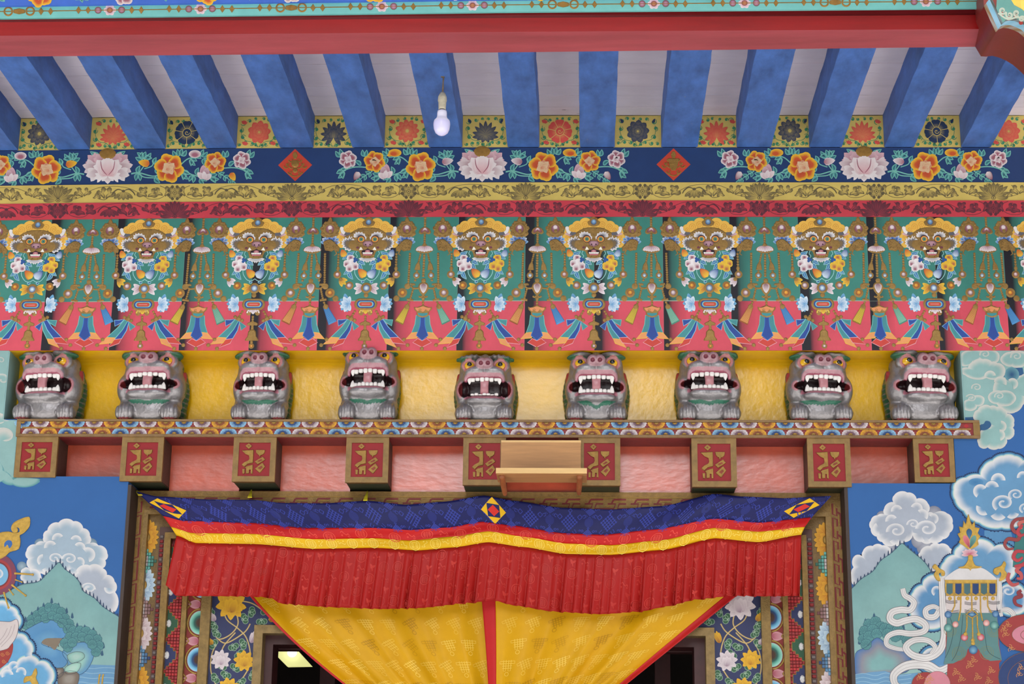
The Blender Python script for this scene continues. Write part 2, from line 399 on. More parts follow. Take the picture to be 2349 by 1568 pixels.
# big red beam in front, its painted face above
BEAMM = material('red_beam_gloss', rough=.42, spec=.35, mottle=.22, mscale=5, stretch=(.35, 3, 3), dirt=(S(205, 190, 180), .012, 16), bump=.12, bscale=40)
def lin(u, pts):
    (u0, v0), (u1, v1), (u2, v2) = pts
    return v0 + (v1 - v0) * (u - u0) / (u1 - u0) if u < u1 else v1 + (v2 - v1) * (u - u1) / (u2 - u1)
VB = [(0, 130), (1174, 120), (2260, 107)]; VM = [(0, 82), (1174, 73), (2260, 66.5)]; VD = [(0, 51), (1174, 41), (2260, 34)]
VT = [(0, 42.5), (1174, 27), (2260, 18.5)]; VTT = [(0, 13.5), (1174, -2), (2260, -12)]
UB = [-420 + 120 * i for i in range(27)]
m = MB(); R1 = []; R2 = []; beamY = {}
for u in UB:
    A = P(u, lin(u, VB), -.86); B = PZ(u, lin(u, VM), A[2]); C = P(u, lin(u, VD), B[1]); D = P(u, lin(u, VT), B[1] + .008)
    R1.append([tuple(A), tuple(B), tuple(C), (C[0], B[1] + .008, C[2] + .001), tuple(D), (D[0], A[1], D[2])])
    beamY[u] = B[1]
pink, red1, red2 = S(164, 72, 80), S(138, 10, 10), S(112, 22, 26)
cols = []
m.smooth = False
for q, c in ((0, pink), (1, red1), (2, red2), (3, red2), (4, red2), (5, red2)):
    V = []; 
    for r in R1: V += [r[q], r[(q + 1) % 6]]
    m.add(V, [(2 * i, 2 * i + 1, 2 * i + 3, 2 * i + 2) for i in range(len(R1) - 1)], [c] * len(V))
beam = tag(m.build('beam', BEAMM), 'long red beam carrying the outer ends of the blue rafters', 'beam')
Yt = float(np.mean(list(beamY.values()))) - .012
m = MB(); R = []
for u in UB:
    a = P(u, lin(u, VT), Yt); b = P(u, lin(u, VTT), Yt)
    R.append([tuple(a), tuple(b), (b[0], Yt + .009, b[2]), (a[0], Yt + .009, a[2])])
m.col = S(112, 186, 182); m.loft(R); teal_board = tag(m.build('painted_board', [PAINT, GILT]), 'turquoise board with gilded rods and pink rosettes above the red beam', 'board')
m = MB(); R = []
for u in UB:
    a = P(u, lin(u, VTT), Yt - .01); b = P(u, lin(u, VTT) - 110, Yt - .01)
    R.append([tuple(a), tuple(b), (b[0], Yt + .12, b[2]), (a[0], Yt + .12, a[2])])
m.col = S(62, 104, 196); m.loft(R); blue_board = tag(m.build('painted_beam', PAINT), 'blue painted beam face cut off along the top of the picture', 'beam')

# yellow board behind the statues, with its projecting lip
GLEAM = material('glossy_yellow_paint', rough=.22, spec=.38, mottle=.10, mscale=7, bump=.22, bscale=42, dirt=(S(132, 104, 44), .05, 44))
m = MB(); m.box(XN0 + .001, XN1 - .001, YR, YR + .004, P(1345, 985, YR)[2], ZS0 + .004, S(228, 178, 8))
yb = m.build('yellow_board', GLEAM)
m = MB(); R = []; m.col = S(226, 176, 26)
for k in range(62):
    x = XN0 + (XN1 - XN0) * k / 61.; dz = random.uniform(-.003, .002); z0_ = ZS0 - .0006
    R.append([(x, .005, z0_), (x, .06, z0_ - .003 + dz * .3), (x, .105, z0_ - .004 + dz * .5), (x, YR - .006, z0_ - .010 + dz), (x, YR - .0004, z0_ - .016 + dz), (x, YR - .0004, z0_ + .002), (x, .005, z0_ + .002)])
m.loft(R); tag(m.build('niche_soffit', GLEAM), 'glossy yellow soffit over the silver lions, just under the pink frieze edge', 'soffit')
m = MB(); m.box(XN1 - .003, XN1 - .0002, .0045, YR, P(1345, 963, .004)[2], ZS0 - .002, S(142, 182, 180)); structure(m.build('trim_6', PAINT)); m = MB(); m.box(XN0 + .0002, XN0 + .003, .0045, YR, P(1345, 963, .004)[2], ZS0 - .002, S(142, 182, 180)); structure(m.build('trim_5', PAINT))
tag(yb, 'glossy yellow board behind the row of silver lion heads', 'board')

# infill boards between rafters are painted later; shelf carrying the lions
YS = -.004                                                # front face of shelf and corbels
def zat(u, v, Y): return P(u, v, Y)[2]
zs_t, zs_b = zat(1345, 963, YS), zat(1345, 1003.5, YS)
xs0, xs1 = P(38, 990, YS)[0], P(2247, 985, YS)[0]
GOLDW = material('aged_gold_woodwork', rough=.5, spec=.4, mottle=.22, mscale=30, bump=.3, bscale=120, dirt=(S(225, 215, 190), -.055, 40))
m = MB(); m.box(xs0, xs1, YS, .129, zs_b + .0095, zs_t - .0085, S(128, 40, 40))
m.box(xs0, xs1, YS - .006, .129, zs_t - .0085, zs_t, S(128, 98, 58)); m.box(xs0, xs1, YS - .006, .129, zs_b, zs_b + .0095, S(126, 96, 58))
m.box(xs1 - .022, xs1 + .001, YS - .004, .1, zs_b + .009, zs_t - .008, S(134, 104, 52)); m.box(xs0 - .001, xs0 + .014, YS - .004, .1, zs_b + .009, zs_t - .008, S(134, 104, 60))
m.box(xs0 + .01, xs1 - .1, YS + .004, .128, zs_b - .0008, zs_b + .001, S(122, 40, 42))
shelf = tag(m.build('lintel_shelf', GOLDW), 'long gold-edged shelf with a band of painted half daisies under the lions', 'shelf')

# orange boards between the corbels
ORM = material('glossy_orange_boards', S(196, 84, 58), rough=.27, spec=.85, mottle=.18, mscale=9, bump=.2, bscale=60, bstretch=(.45, 1, 1), dirt=(S(120, 50, 45), .05, 38))
CB = [(35, 130, 1003, 1094), (277, 373, 1005, 1103), (534, 632, 1006, 1104), (793, 891, 1009, 1106), (1062, 1160, 1011, 1112), (1327, 1423, 1015, 1113), (1587, 1690, 1016, 1116), (1853, 1952, 1016, 1116), (2097, 2190, 1017, 1105)]
YO = YR
for i in range(8):
    a = P(CB[i][1], (CB[i][2] + CB[i][3]) / 2, YS)[0] - .0015; b = P(CB[i + 1][0], (CB[i + 1][2] + CB[i + 1][3]) / 2, YS)[0] + .0015
    zb = zat(1345, 1096 if i in (0,) else 1108 if i == 7 else 1131, YO)
    m = MB(); R = []
    m.box(a, b, YO, YO + .03, zb, zs_b - .0, S(196, 84, 58))
    o = m.build('orange_board', ORM)
    tag(o, ['orange board between the two leftmost gold corbels', 'orange board between second and third gold corbels from the left', 'orange board between third and fourth gold corbels from the left',
            'pale shiny board left of the corbel beside the wooden bracket shelf', 'scratched pale board mostly hidden behind the wooden bracket shelf', 'scratched pale pink board right of the wooden bracket shelf',
            'orange board between third and second corbels from the right', 'orange board with faint mask drawing between the two rightmost corbels'][i], 'board', 'orange boards between the corbels')

# corbels with gilded seed-syllable squares
KG = [(505, 790), (720, 780), (722, 990), (625, 1010), (565, 1058), (515, 1025), (560, 988), (640, 955), (656, 925), (645, 872), (580, 850)]
KL = [(575, 1065), (610, 1040), (720, 1017), (722, 1165), (690, 1160), (690, 1100), (660, 1095), (655, 1157), (600, 1160), (598, 1078)]
KS = [(535, 1085), (582, 1090), (577, 1165), (540, 1160)]; KD = [(628, 680), (690, 725), (632, 772), (565, 725)]
KB = [(755, 785), (925, 785), (916, 835), (880, 864), (850, 868), (835, 902), (820, 866), (800, 864), (765, 830)]
KZ1 = [(745, 972), (890, 892), (940, 940), (800, 1016)]; KZ2 = [(755, 1085), (890, 985), (942, 1050), (850, 1152)]
for i, (a, b, vt, vb) in enumerate(CB):
    pa, pb = P(a, (vt + vb) / 2, YS), P(b, (vt + vb) / 2, YS); x0, x1 = pa[0], pb[0]
    zt, zb = zs_b, zat((a + b) / 2, vb, YS)
    m = MB(); fr = .0195 * (x1 - x0) / .15
    gold, dark, green = S(134, 104, 56), S(70, 58, 50), S(44, 52, 38)
    m.box(x0 + .002, x1 - .002, YS + .012, YR + .03, zb + .003, zt - .0005, dark)
    for bx in ((x0, x0 + fr, zb, zt), (x1 - fr, x1, zb, zt), (x0 + fr, x1 - fr, zb, zb + fr), (x0 + fr, x1 - fr, zt - fr, zt)):
        m.box(bx[0], bx[1], YS, YS + .014, bx[2], bx[3], gold)
    if 0 < i < 8: m.box(x0 + .004, x1 - .004, YS + .016, YR + .02, zb + .0005, zb + .004, green); m.box(x0 + .004, x1 - .004, YS + .001, YS + .02, zb - .0006, zb + .002, S(104, 70, 34))
    o = m.build('corbel', GOLDW)
    m = MB(); m.box(x0 + fr - .002, x1 - fr + .002, YS + .004, YS + .013, zb + fr - .002, zt - fr + .002, S(140, 26, 32)); m.build('panel', PAINT, parent=o)
    X0, X1, Z0, Z1 = x0 + fr, x1 - fr, zt - fr, zb + fr
    A = Art(lambda u, v, l: (X0 + (X1 - X0) * (u - 455) / 565., YS + .004 - l * EPS, Z0 + (Z1 - Z0) * (v - 670) / 530.)); A.slot = 0
    for pts in (KG, KL, KS, KD, KB, KZ1, KZ2): A.relief(pts, S(150, 116, 58, .45), 0, 17, .93)
    for pts in (KZ1, KZ2, KD):
        cx = sum(p[0] for p in pts) / 4; cy = sum(p[1] for p in pts) / 4
        q = .42 if pts is not KD else .3; A.poly([(cx + (x - cx) * q * 1.15, cy + (y - cy) * q * .9) for x, y in pts], S(130, 62, 46), 18)
    A.build('letter', GILT, parent=o)
    lab = 'gold-framed corbel with a gilded seed syllable on red, %s from the left' % ORD[i]
    if i == 4: lab = 'gold-framed corbel partly covered by the left end of the wooden bracket shelf'
    if i == 5: lab = 'gold-framed corbel partly covered by the right end of the wooden bracket shelf'
    tag(o, lab, 'corbel', 'carved corbels with gilded syllables')
# ---------------------------------------------------------------- painting on the navy beam: lotus and peony garlands
WHT, MAR, PNK = S(222, 214, 212), S(128, 58, 76), S(196, 160, 166)
YEL, ORG, CRM = S(228, 186, 52), S(196, 84, 44), S(216, 192, 152)
TEA, TED, TEV = S(118, 184, 168), S(72, 142, 146), S(22, 50, 70)
GLD = S(158, 120, 58, .3)

def sprig(A, x, y, ang, s=1., n=3, l=2):                 # cluster of pointed teal leaves fanning from a point
    for k in range(n):
        a = ang + (k - (n - 1) / 2.) * .62; r = (19 - 3 * abs(k - (n - 1) / 2.)) * s
        A.leaf(x, y, x + r * math.cos(a), y + r * math.sin(a), 9.5 * s, TED, TEA, TEV, l, bend=.12 * (1 if k % 2 else -1), rw=1.5)
def frond(A, pts, s=1., l=2):
    p = cr(pts, 5); A.line(p, 2.2, TEA, l + 1, taper=(2.6, 1.6))
    for i in range(2, len(p) - 1, 3):
        dx, dy = p[i + 1][0] - p[i - 1][0], p[i + 1][1] - p[i - 1][1]; a = math.atan2(dy, dx)
        for sg in (-1, 1): A.leaf(p[i][0], p[i][1], p[i][0] + 13 * s * math.cos(a + sg * .8), p[i][1] + 13 * s * math.sin(a + sg * .8), 7.5 * s, TED, TEA, TEV, l, rw=1.3)
    a = math.atan2(p[-1][1] - p[-2][1], p[-1][0] - p[-2][0])
    A.leaf(p[-1][0], p[-1][1], p[-1][0] + 14 * s * math.cos(a), p[-1][1] + 14 * s * math.sin(a), 8 * s, TED, TEA, TEV, l, rw=1.3)
def peony(A, x, y, r, l=5, outer=(YEL, ORG), inner=(CRM, S(206, 150, 120)), rot=0., k=6):
    for i in range(k):
        a = rot + 2 * PI * i / k; px, py = x + r * .58 * math.cos(a), y + r * .58 * math.sin(a)
        A.grad(flower_outline(px, py, r * .5, 3, .2, 5, a + PI / 6), (x + r * .34 * math.cos(a), y + r * .34 * math.sin(a)),
               [(1, outer[0]), (.84, mix(outer[0], outer[1], .3)), (.58, outer[1]), (.3, mix(outer[1], S(150, 50, 40), .3))], l + (i % 2) * .5)
    A.grad(flower_outline(x, y, r * .44, 5, .2, 6, rot), (x + r * .1, y), [(1, inner[1]), (.5, mix(inner[1], outer[1], .5))], l + 1.5)
    for a, q, w in ((2.4, .55, .5), (3.6, .5, .46), (.8, .5, .42), (5.2, .5, .4)):
        a += rot; A.petal(x + r * .22 * math.cos(a + PI), y + r * .22 * math.sin(a + PI), x + r * q * math.cos(a), y + r * q * math.sin(a), r * w, mix(inner[1], outer[1], .55), inner[0], l + 2.2 + .15 * a, p=.8)
    A.petal(x - r * .22, y + r * .1, x + r * .3, y - r * .04, r * .3, mix(inner[1], outer[1], .5), inner[0], l + 3.4, p=.7)
def wpeony(A, x, y, r, l=5, rot=0.): peony(A, x, y, r, l, (WHT, S(150, 96, 112)), (WHT, S(190, 150, 160)), rot, 6)
def wbud(A, x, y, r, l=5, flip=1):                       # side view of a small white blossom
    A.petal(x, y + r * .7, x - flip * r * .2, y - r * 1.25, r * 1.3, MAR, S(206, 170, 178), l)
    A.petal(x, y + r * .7, x + flip * r * .5, y - r * .8, r * 1.2, MAR, S(206, 176, 182), l + .5)
    A.petal(x - flip * r * .1, y + r * .8, x - flip * r * 1.1, y - r * .1, r * .9, PNK, WHT, l + 1)
    A.petal(x, y + r * .9, x + flip * r * 1.1, y + r * .2, r * .9, PNK, WHT, l + 1.2)
    A.petal(x + flip * .1 * r, y + r, x - flip * r * .1, y - r * .3, r * .8, S(206, 180, 184), WHT, l + 1.6)
def bud(A, x0, y0, x1, y1, w, cb, ct, l=5): A.petal(x0, y0, x1, y1, w, cb, ct, l, p=.62, n=8)

def big_lotus(A, l=5):                                   # centred at 0,0, about 115 wide
    A.slot = 1; A.dome(0, -32, 19.5, GLD, l - 1, 7, ry=13, n=20); A.slot = 0
    def tp(x0, y0, x1, y1, w, cb, ct, q, teeth=3):
        A.petal(x0, y0, x1, y1, w, cb, ct, q, p=.62, n=9)
        dx, dy = x1 - x0, y1 - y0; d = math.hypot(dx, dy)
        for sg in (-1, 1):                               # ragged petal tips
            a = math.atan2(dy, dx) + sg * .38; A.petal(x0 + dx * .45, y0 + dy * .45, x0 + d * .9 * math.cos(a), y0 + d * .9 * math.sin(a), w * .55, mix(cb, ct, .6), ct, q - .1, n=5)
    for sg in (-1, 1):
        tp(sg * 12, 2, sg * 46, -30, 26, MAR, S(206, 168, 176), l)
        tp(sg * 8, 0, sg * 25, -33, 24, MAR, S(208, 172, 178), l + .6)
        tp(sg * 12, 4, sg * 58, -7, 25, MAR, S(214, 200, 200), l + .9)
        tp(sg * 6, 6, sg * 50, 18, 27, S(150, 92, 108), WHT, l + 1.3)
    tp(0, -4, 0, 37, 26, S(140, 70, 90), WHT, l + 1.8)
    for sg in (-1, 1):
        tp(0, 16, sg * 32, 24, 15, WHT, WHT, l + 2.2)
        tp(0, 18, sg * 25, -19, 30, S(206, 160, 164), WHT, l + 2.6)
    tp(0, 18, 0, -25, 36, S(208, 158, 162), WHT, l + 3.4)
    for sg in (-1, 1): A.line(cr([(sg * 16, -16), (sg * 13, 2), (sg * 2, 16)], 5), 2.2, S(150, 84, 100), l + 4.6, taper=(1, 3, .8))

def garland_side(A, var):                                # right-hand half, x > 0
    L0 = 2
    A.line(cr([(54, 14), (72, 12), (104, 20), (122, 14)], 6), 3, TEA, L0 + 1, taper=(3.6, 2)); A.line(cr([(70, 13), (84, 22), (108, 24)], 6), 2.4, TEA, L0 + 1)
    A.line(cr([(72, 12), (82, -2), (88, -10)], 6), 2.4, TEA, L0 + 1); A.line(cr([(84, 3), (102, -4), (104, -16)], 5), 2.2, TEA, L0 + 1)
    sprig(A, 24, -28, -.35, .75, 1); A.leaf(20, -30, 40, -38, 10, TED, TEA, TEV, L0)
    sprig(A, 80, -19, -2.25, 1.05, 3); sprig(A, 84, -19, -.75, 1.1, 3)
    sprig(A, 68, 12, -1.2, .9, 1); sprig(A, 70, 14, 1.6, .95, 2); sprig(A, 106, -8, -.9, .9, 2); sprig(A, 106, -2, .45, .8, 1)
    sprig(A, 108, 23, .5, 1.0, 2); sprig(A, 112, 14, -.9, .9, 2)
    if var: bud(A, 92, -8, 66, -13, 17, S(160, 96, 110), WHT)
    else: bud(A, 96, -8, 70, -13, 17, ORG, YEL)
    # big orange peony
    peony(A, 141, 2, 33, 5, rot=.3)
    sprig(A, 160, -24, -1.9, 1., 2); sprig(A, 172, 12, .9, 1.05, 3); A.line(cr([(168, -6), (182, -18), (196, -22), (214, -24)], 5), 2.6, TEA, L0 + 1)
    A.line(cr([(168, 0), (184, 12), (196, 18), (222, 22), (252, 6), (290, 2), (318, 10)], 5), 2.6, TEA, L0 + 1)
    sprig(A, 170, -26, -1.2, .95, 2); sprig(A, 190, -18, .9, .95, 3); sprig(A, 200, -24, .3, .8, 1)
    if var: A.grad(A.ell(200, -30, 15, 9), (206, -26), [(1, YEL), (.4, ORG)], 4); A.petal(208, -26, 218, -24, 8, ORG, YEL, 4)
    else: A.grad(A.ell(200, -30, 14, 9), (200, -26), [(1, WHT), (.4, S(160, 100, 116))], 4)
    sprig(A, 216, -24, -1., .95, 2); sprig(A, 222, -20, 1.3, .9, 2); sprig(A, 232, -16, .1, .7, 1)
    wbud(A, 222, 14, 15, 6); sprig(A, 204, 18, -1.3, .9, 1); sprig(A, 212, 26, .7, .95, 2); sprig(A, 236, 24, .2, 1.05, 3); sprig(A, 196, 20, 1.9, .9, 2)
    peony(A, 247, -10, 24, 6, rot=.9)
    frond(A, [(252, 12), (268, 22), (286, 34)], .85); sprig(A, 270, -22, -1.6, .9, 2); sprig(A, 278, -2, -.6, .9, 1)
    if var: bud(A, 282, 14, 294, 32, 15, WHT, S(134, 66, 84))
    else: bud(A, 282, 14, 292, 32, 15, ORG, YEL)
    wpeony(A, 308, -15, 20, 6, .4); sprig(A, 324, -22, -1.1, 1., 2); sprig(A, 318, 12, .9, 1.05, 3); sprig(A, 312, 8, .2, .8, 1)

for uc, var in ((247, 0), (1106, 1), (1982, 1)):
    A = Art(swall(0.)); A.at(uc, 380); big_lotus(A)
    for sg in (1, -1):
        A.at(uc, 380, sg, 1); garland_side(A, var)
    A.build('garland', [PAINT, GILT], parent=navy_board)
for u0, kind in ((677, 0), (1545, 1)):
    A = Art(swall(0.)); A.at(u0, 377)
    A.poly([(0, -37), (39, 0), (0, 37), (-39, 0)], S(192, 66, 44), 1); A.slot = 1
    for pts in ([(-3, -30), (3, -30), (6, -22), (3, -14), (-3, -14), (-6, -22)],):
        A.relief(pts, GLD, 2, 5)
    for sg in (-1, 1):
        for (x, y, r, t) in ((9, -12, 6, .8), (20, 2, 6, .9), (11, 16, 5.5, .9), (7, 2, 7, .7), (16, -4, 4, .8)):
            A.ridge([(sg * (x + (r - r * .8 * i / 12) * math.cos(2 * PI * t * i / 12)), y + (r - r * .8 * i / 12) * math.sin(2 * PI * t * i / 12)) for i in range(13)], 3., GLD, 2, 6, taper=(3.6, 1.6))
    if kind: A.relief([(-13, -14), (13, -14), (10, 2), (5, 14), (-5, 14), (-10, 2)], GLD, 2, 6); A.ridge([(-9, -2), (9, -2)], 2.4, GLD, 8, 3)
    else: A.dome(0, -3, 9, GLD, 2, 9); A.dome(0, 12, 6, GLD, 2, 8)
    A.ridge(cr([(-14, 20), (0, 26), (14, 20)], 5), 3, GLD, 2, 6)
    A.build('gilded_emblem', [PAINT, GILT], parent=navy_board)

# ---------------------------------------------------------------- dark scrollwork on the yellow and the crimson board
def acanthus(A, x, y, ang, s, c, hi, flip=1, l=1):       # curled leaf with a rounded fringe
    def R(px, py): py *= flip; return (x + s * (px * math.cos(ang) - py * math.sin(ang)), y + s * (px * math.sin(ang) + py * math.cos(ang)))
    pts = [(0, 0), (5, -3), (9, -8), (15, -9), (17, -4), (13, -1), (18, 1), (19, 6), (14, 8), (11, 5), (9, 2), (4, 3)]
    o = cr([R(*p) for p in pts], 3, closed=True); A.grad(o, R(8, 0), [(1, c), (.75, mix(c, hi, .25)), (.35, hi)], l)
    A.line(cr([R(0, 0), R(6, -2), R(11, -4), R(14, -6)], 4), 1, c, l + 1, taper=(1.6, .5))
def palmette(A, c, hi, l=1):
    for k, (x, y, w) in enumerate(((-33, -12, 9), (33, -12, 9), (-22, -15, 10), (22, -15, 10), (-10, -19, 10), (10, -19, 10), (0, -21, 11))):
        A.petal(0, 14, x, y, w, hi, c, l + k * .25, p=1.3, tipp=1.6, n=8); A.line(cr([(0, 14), (x * .45, -2 + y * .1), (x, y)], 4), .8, c, l + k * .25 + .8, taper=(1.2, .5))
    for sg in (-1, 1):
        A.curl(sg * 16, -2, 5, 1.3, 1.2, c, l + 2.2, a0=0 if sg > 0 else PI, dir=-sg); A.curl(sg * 14, -14, 4, 1.3, 1., c, l + 2.2, a0=0, dir=sg)
        A.petal(sg * 4, 15, sg * 34, 15, 9, hi, c, l + 2, p=1.3); A.curl(sg * 24, 10, 4, 1.2, 1, c, l + 2.6, dir=-sg); A.petal(sg * 4, 13, sg * 36, 2, 7, hi, c, l + 1.9, p=1.4)
    A.disc(0, 15, 5.5, c, l + 3, ry=4); A.disc(0, 15, 4, hi, l + 3.6, ry=2.8); A.disc(0, 15, 1.8, c, l + 4)
def rosette4(A, c, hi, l=1):
    for a in (PI / 4, 3 * PI / 4, 5 * PI / 4, 7 * PI / 4):
        A.petal(3 * math.cos(a), 3 * math.sin(a), 17 * math.cos(a) * 1.08, 17 * math.sin(a) * .98, 13, hi, c, l, p=1.5, tipp=1.4)
        for d in (-.42, .42): A.disc(14.5 * math.cos(a + d) * 1.05, 14.5 * math.sin(a + d), 3.6, c, l + .5)
    for a in (0, PI / 2, PI, 3 * PI / 2): A.petal(4 * math.cos(a), 4 * math.sin(a), 12 * math.cos(a), 12 * math.sin(a), 4, hi, c, l + .6)
    A.disc(0, 0, 5, c, l + 1.5); A.disc(0, 0, 3.6, hi, l + 2); A.disc(0, 0, 1.8, c, l + 2.5)
def drooper(A, c, hi, l=1):
    for k, (x, y) in enumerate(((-22, 12), (22, 12), (-12, 15), (12, 15), (0, 16))): A.petal(0, -4, x, y, 9, hi, c, l + k * .2, p=1.35, tipp=1.5)
    for sg in (-1, 1): A.curl(sg * 12, 6, 4, 1.3, 1.1, c, l + 1.6, dir=sg); A.line(cr([(0, -5), (sg * 12, -9), (sg * 22, -3), (sg * 27, 5)], 5), 3, c, l + 1, taper=(1, 4, 2))
    A.disc(0, -5, 4, c, l + 2, ry=3)
def half_scroll(A, c, hi, l=1):                          # from the palmette (x=0) to the rosette (x=268)
    A.line(cr([(20, 15), (52, 8), (78, -8), (104, -14), (118, 2), (108, 14), (92, 12)], 7), 1, c, l, taper=(.9, 1.4))
    A.line(cr([(102, -15), (134, -16), (166, -10), (196, 6), (210, 14), (232, 13), (246, 4), (246, -10), (234, -16)], 7), 1, c, l, taper=(.9, 1.3))
    A.line(cr([(60, 4), (50, -8), (40, -14)], 5), 1.2, c, l)
    for (x, y, a, s, f) in ((56, 8, -2.2, .85, 1), (60, 6, -1.0, .75, -1), (80, 10, -.3, .65, 1), (106, 12, -1.9, .95, 1), (110, 12, -.95, 1., -1), (204, 8, -2.5, .95, 1), (206, 9, -.6, .9, -1),
                            (240, 6, -2.5, .8, 1), (246, 8, -1.1, .85, -1), (190, -10, .3, .6, 1), (30, 12, -.5, .5, 1)):
        acanthus(A, x, y, a, s * 1.42, c, hi, f, l + .6)
    A.curl(226, -10, 5, 1.4, 1, c, l + .5); A.curl(216, 4, 4, 1.2, .9, c, l + .5, dir=-1); A.curl(46, -12, 4, 1.2, .9, c, l + .5)
    ox = A.T
    A.T = lambda x, y: ox(x + 150, y); drooper(A, c, hi, l + .6); A.T = ox
for brd, vmid, pu0, c, hi, Y in ((yellow_board, 438.5, 1206, S(96, 86, 62), S(190, 166, 90), -.003), (red_board, 477.5, 1474, S(88, 44, 56), S(140, 52, 64), -.006)):
    A = Art(swall(Y))
    for k in range(-3, 4):
        u = pu0 + 536.5 * k
        if -300 < u < 2650: A.at(u, vmid); palmette(A, c, hi, 2)
        for sg in (1, -1):
            if -300 < u < 2650: A.at(u, vmid, sg, 1); half_scroll(A, c, hi, 1)
        if -300 < u + 268 < 2650: A.at(u + 268, vmid); rosette4(A, c, hi, 2)
    A.build('scrollwork', PAINT, parent=brd)

# ---------------------------------------------------------------- painted boards closing the gaps between rafter ends
INF = [(41, 133), (206, 308), (380, 473), (543, 642), (719, 809), (882, 984), (1061, 1165), (1238, 1330), (1410, 1517), (1600, 1689), (1769, 1857), (1930, 2029), (2096, 2205), (2273, 2360)]
NAVY, CORAL, SGRN, OCH = S(34, 52, 84), S(202, 78, 70), S(58, 130, 96), S(202, 180, 100)
def infill_art(A, i, w):
    c = NAVY if i % 2 == 0 else CORAL; rnd = random.Random(50 + i); g = SGRN
    for sx in (-1, 1):                                   # green tendrils around the flower
        for (x, y, r, t, d) in ((36, -24, 7, 1.1, 1), (22, -28, 5, 1., -1), (40, -6, 6, 1.1, -1), (38, 12, 6.5, 1.1, 1), (30, 26, 6, 1., -1), (16, 26, 5, 1., 1), (8, 30, 4.5, 1., -1), (44, 28, 4.5, 1., 1), (8, -30, 4, .9, 1)):
            x += rnd.uniform(-2, 2); y += rnd.uniform(-2, 2)
            if x > w / 2 - 5: x = w / 2 - 6
            A.curl(sx * x, y, r, t, 2, g, 1, a0=rnd.uniform(0, 6), dir=d * sx, taper=(1.2, 4.6))
            A.disc(sx * x, y, r * .46, g, 1.2)
        A.line(cr([(sx * 2, 33), (sx * 14, 22), (sx * 30, 18), (sx * 40, 4), (sx * 40, -14)], 5), 1.2, g, 1)
        A.line(cr([(sx * 1, 33), (sx * 8, 20), (sx * 12, 12)], 4), 1.2, g, 1)
        if i % 4 in (1, 3):
            for (x, y) in ((36, -24), (32, 24)):
                for a in (-2.2, -1.6, -1., -.4): A.petal(sx * x, y + 4, sx * x + 9 * math.cos(a), y + 4 + 9 * math.sin(a), 5, c, c, 2)
        else: A.petal(sx * 34, -20, sx * 40, -30, 6, c, c, 2)
    ot = A.T; A.T = lambda x, y: ot(x * 1.22, y * 1.22 - 1)
    k = i % 5; hi = mix(c, OCH, .35)
    if k == 0:                                           # rounded multi petal rosette
        for n, r0, r1, w_ in ((11, 8, 23, 9.5), (8, 3, 14, 8)):
            for j in range(n): a = 2 * PI * j / n + (.2 if n == 8 else 0); A.petal(r0 * math.cos(a), r0 * math.sin(a) - 1, r1 * math.cos(a), r1 * math.sin(a) * .95 - 1, w_, hi, c, 3 if n == 11 else 4, p=1.1, edge=c)
    elif k == 1:                                         # open lotus
        for a in (-3.3, .15, -2.95, -.2, -2.5, -.64, -2.05, -1.1, -1.57): A.petal(0, 9, 25 * math.cos(a), 7 + 27 * math.sin(a), 9, hi, c, 3 + .1 * (abs(a + 1.57)), edge=c)
        for a in (2.5, .64, 1.9, 1.2): A.petal(0, 8, 20 * math.cos(a), 8 + 14 * math.sin(a), 8, hi, c, 3, edge=c)
    elif k == 2:                                         # peony with scalloped petals
        for j in range(7):
            a = 2 * PI * j / 7 + .2; A.grad(flower_outline(15 * math.cos(a), 14 * math.sin(a), 10, 3, .25, 5, a), (5 * math.cos(a), 5 * math.sin(a)), [(1, c), (.6, c), (.15, hi)], 3 + .2 * (j % 2))
            A.line([(4 * math.cos(a + .45), 4 * math.sin(a + .45)), (22 * math.cos(a + .45), 21 * math.sin(a + .45))], 1, OCH, 3.6)
        A.disc(0, 0, 8, c, 4); A.outl(A.ell(0, 0, 8), 1, OCH, 4.6); A.curl(0, 0, 5, 1.2, 1, OCH, 4.8)
    elif k == 3:
        for n, r0, w_, q in ((9, 22, 13, 3), (7, 15, 11, 3.6), (5, 8, 8, 4.2)):
            for j in range(n): a = 2 * PI * j / n + n; A.petal(2 * math.cos(a), 2 * math.sin(a), r0 * math.cos(a), r0 * math.sin(a), w_, hi, c, q + .03 * j, edge=c, p=1.2)
    else:
        for n, r, q in ((11, 25, 3), (9, 19, 3.5), (6, 12, 4)):
            for j in range(n):
                a = -PI / 2 + (j - (n - 1) / 2.) * (5.6 / n); A.petal(0, 6, r * math.cos(a), 5 + r * math.sin(a), 8, hi, c, q + .1 * abs(j - n // 2), edge=c, p=1.)
        A.petal(0, 12, 0, -8, 10, hi, c, 5, edge=c)
INKIND = ['rounded rosette', 'open lotus', 'scalloped peony', 'layered peony', 'pointed chrysanthemum']
for i, (a, b) in enumerate(INF):
    m = MB(); m.col = S(202, 180, 100); x0, x1 = Pw(a, 337, 0)[0] - .004, Pw(b, 337, 0)[0] + .004
    zb, zt = Pw((a + b) / 2, 337.6, 0)[2] + .0004, Pw((a + b) / 2, 264.5, 0)[2]
    m.box(x0, x1, .0022, .03, zb, zt); o = m.build('flower_board', PAINT)
    A = Art(swall(.002)); A.at((a + b) / 2, 302, 1.0, then=lambda u, v: (u + (u - 1341) * (v - 337) / 14300., v)); infill_art(A, i, b - a); A.build('painted_flower', PAINT, parent=o)
    cn = 'navy' if i % 2 == 0 else 'coral red'
    if i < 13: lab = 'yellow board painted with a %s %s, %s gap from the left' % (cn, INKIND[i % 5], ORD[i])
    else: lab = 'small yellow board with coral flower cut off by the right picture edge'
    tag(o, lab, 'painted board', 'flower boards between the rafter ends')

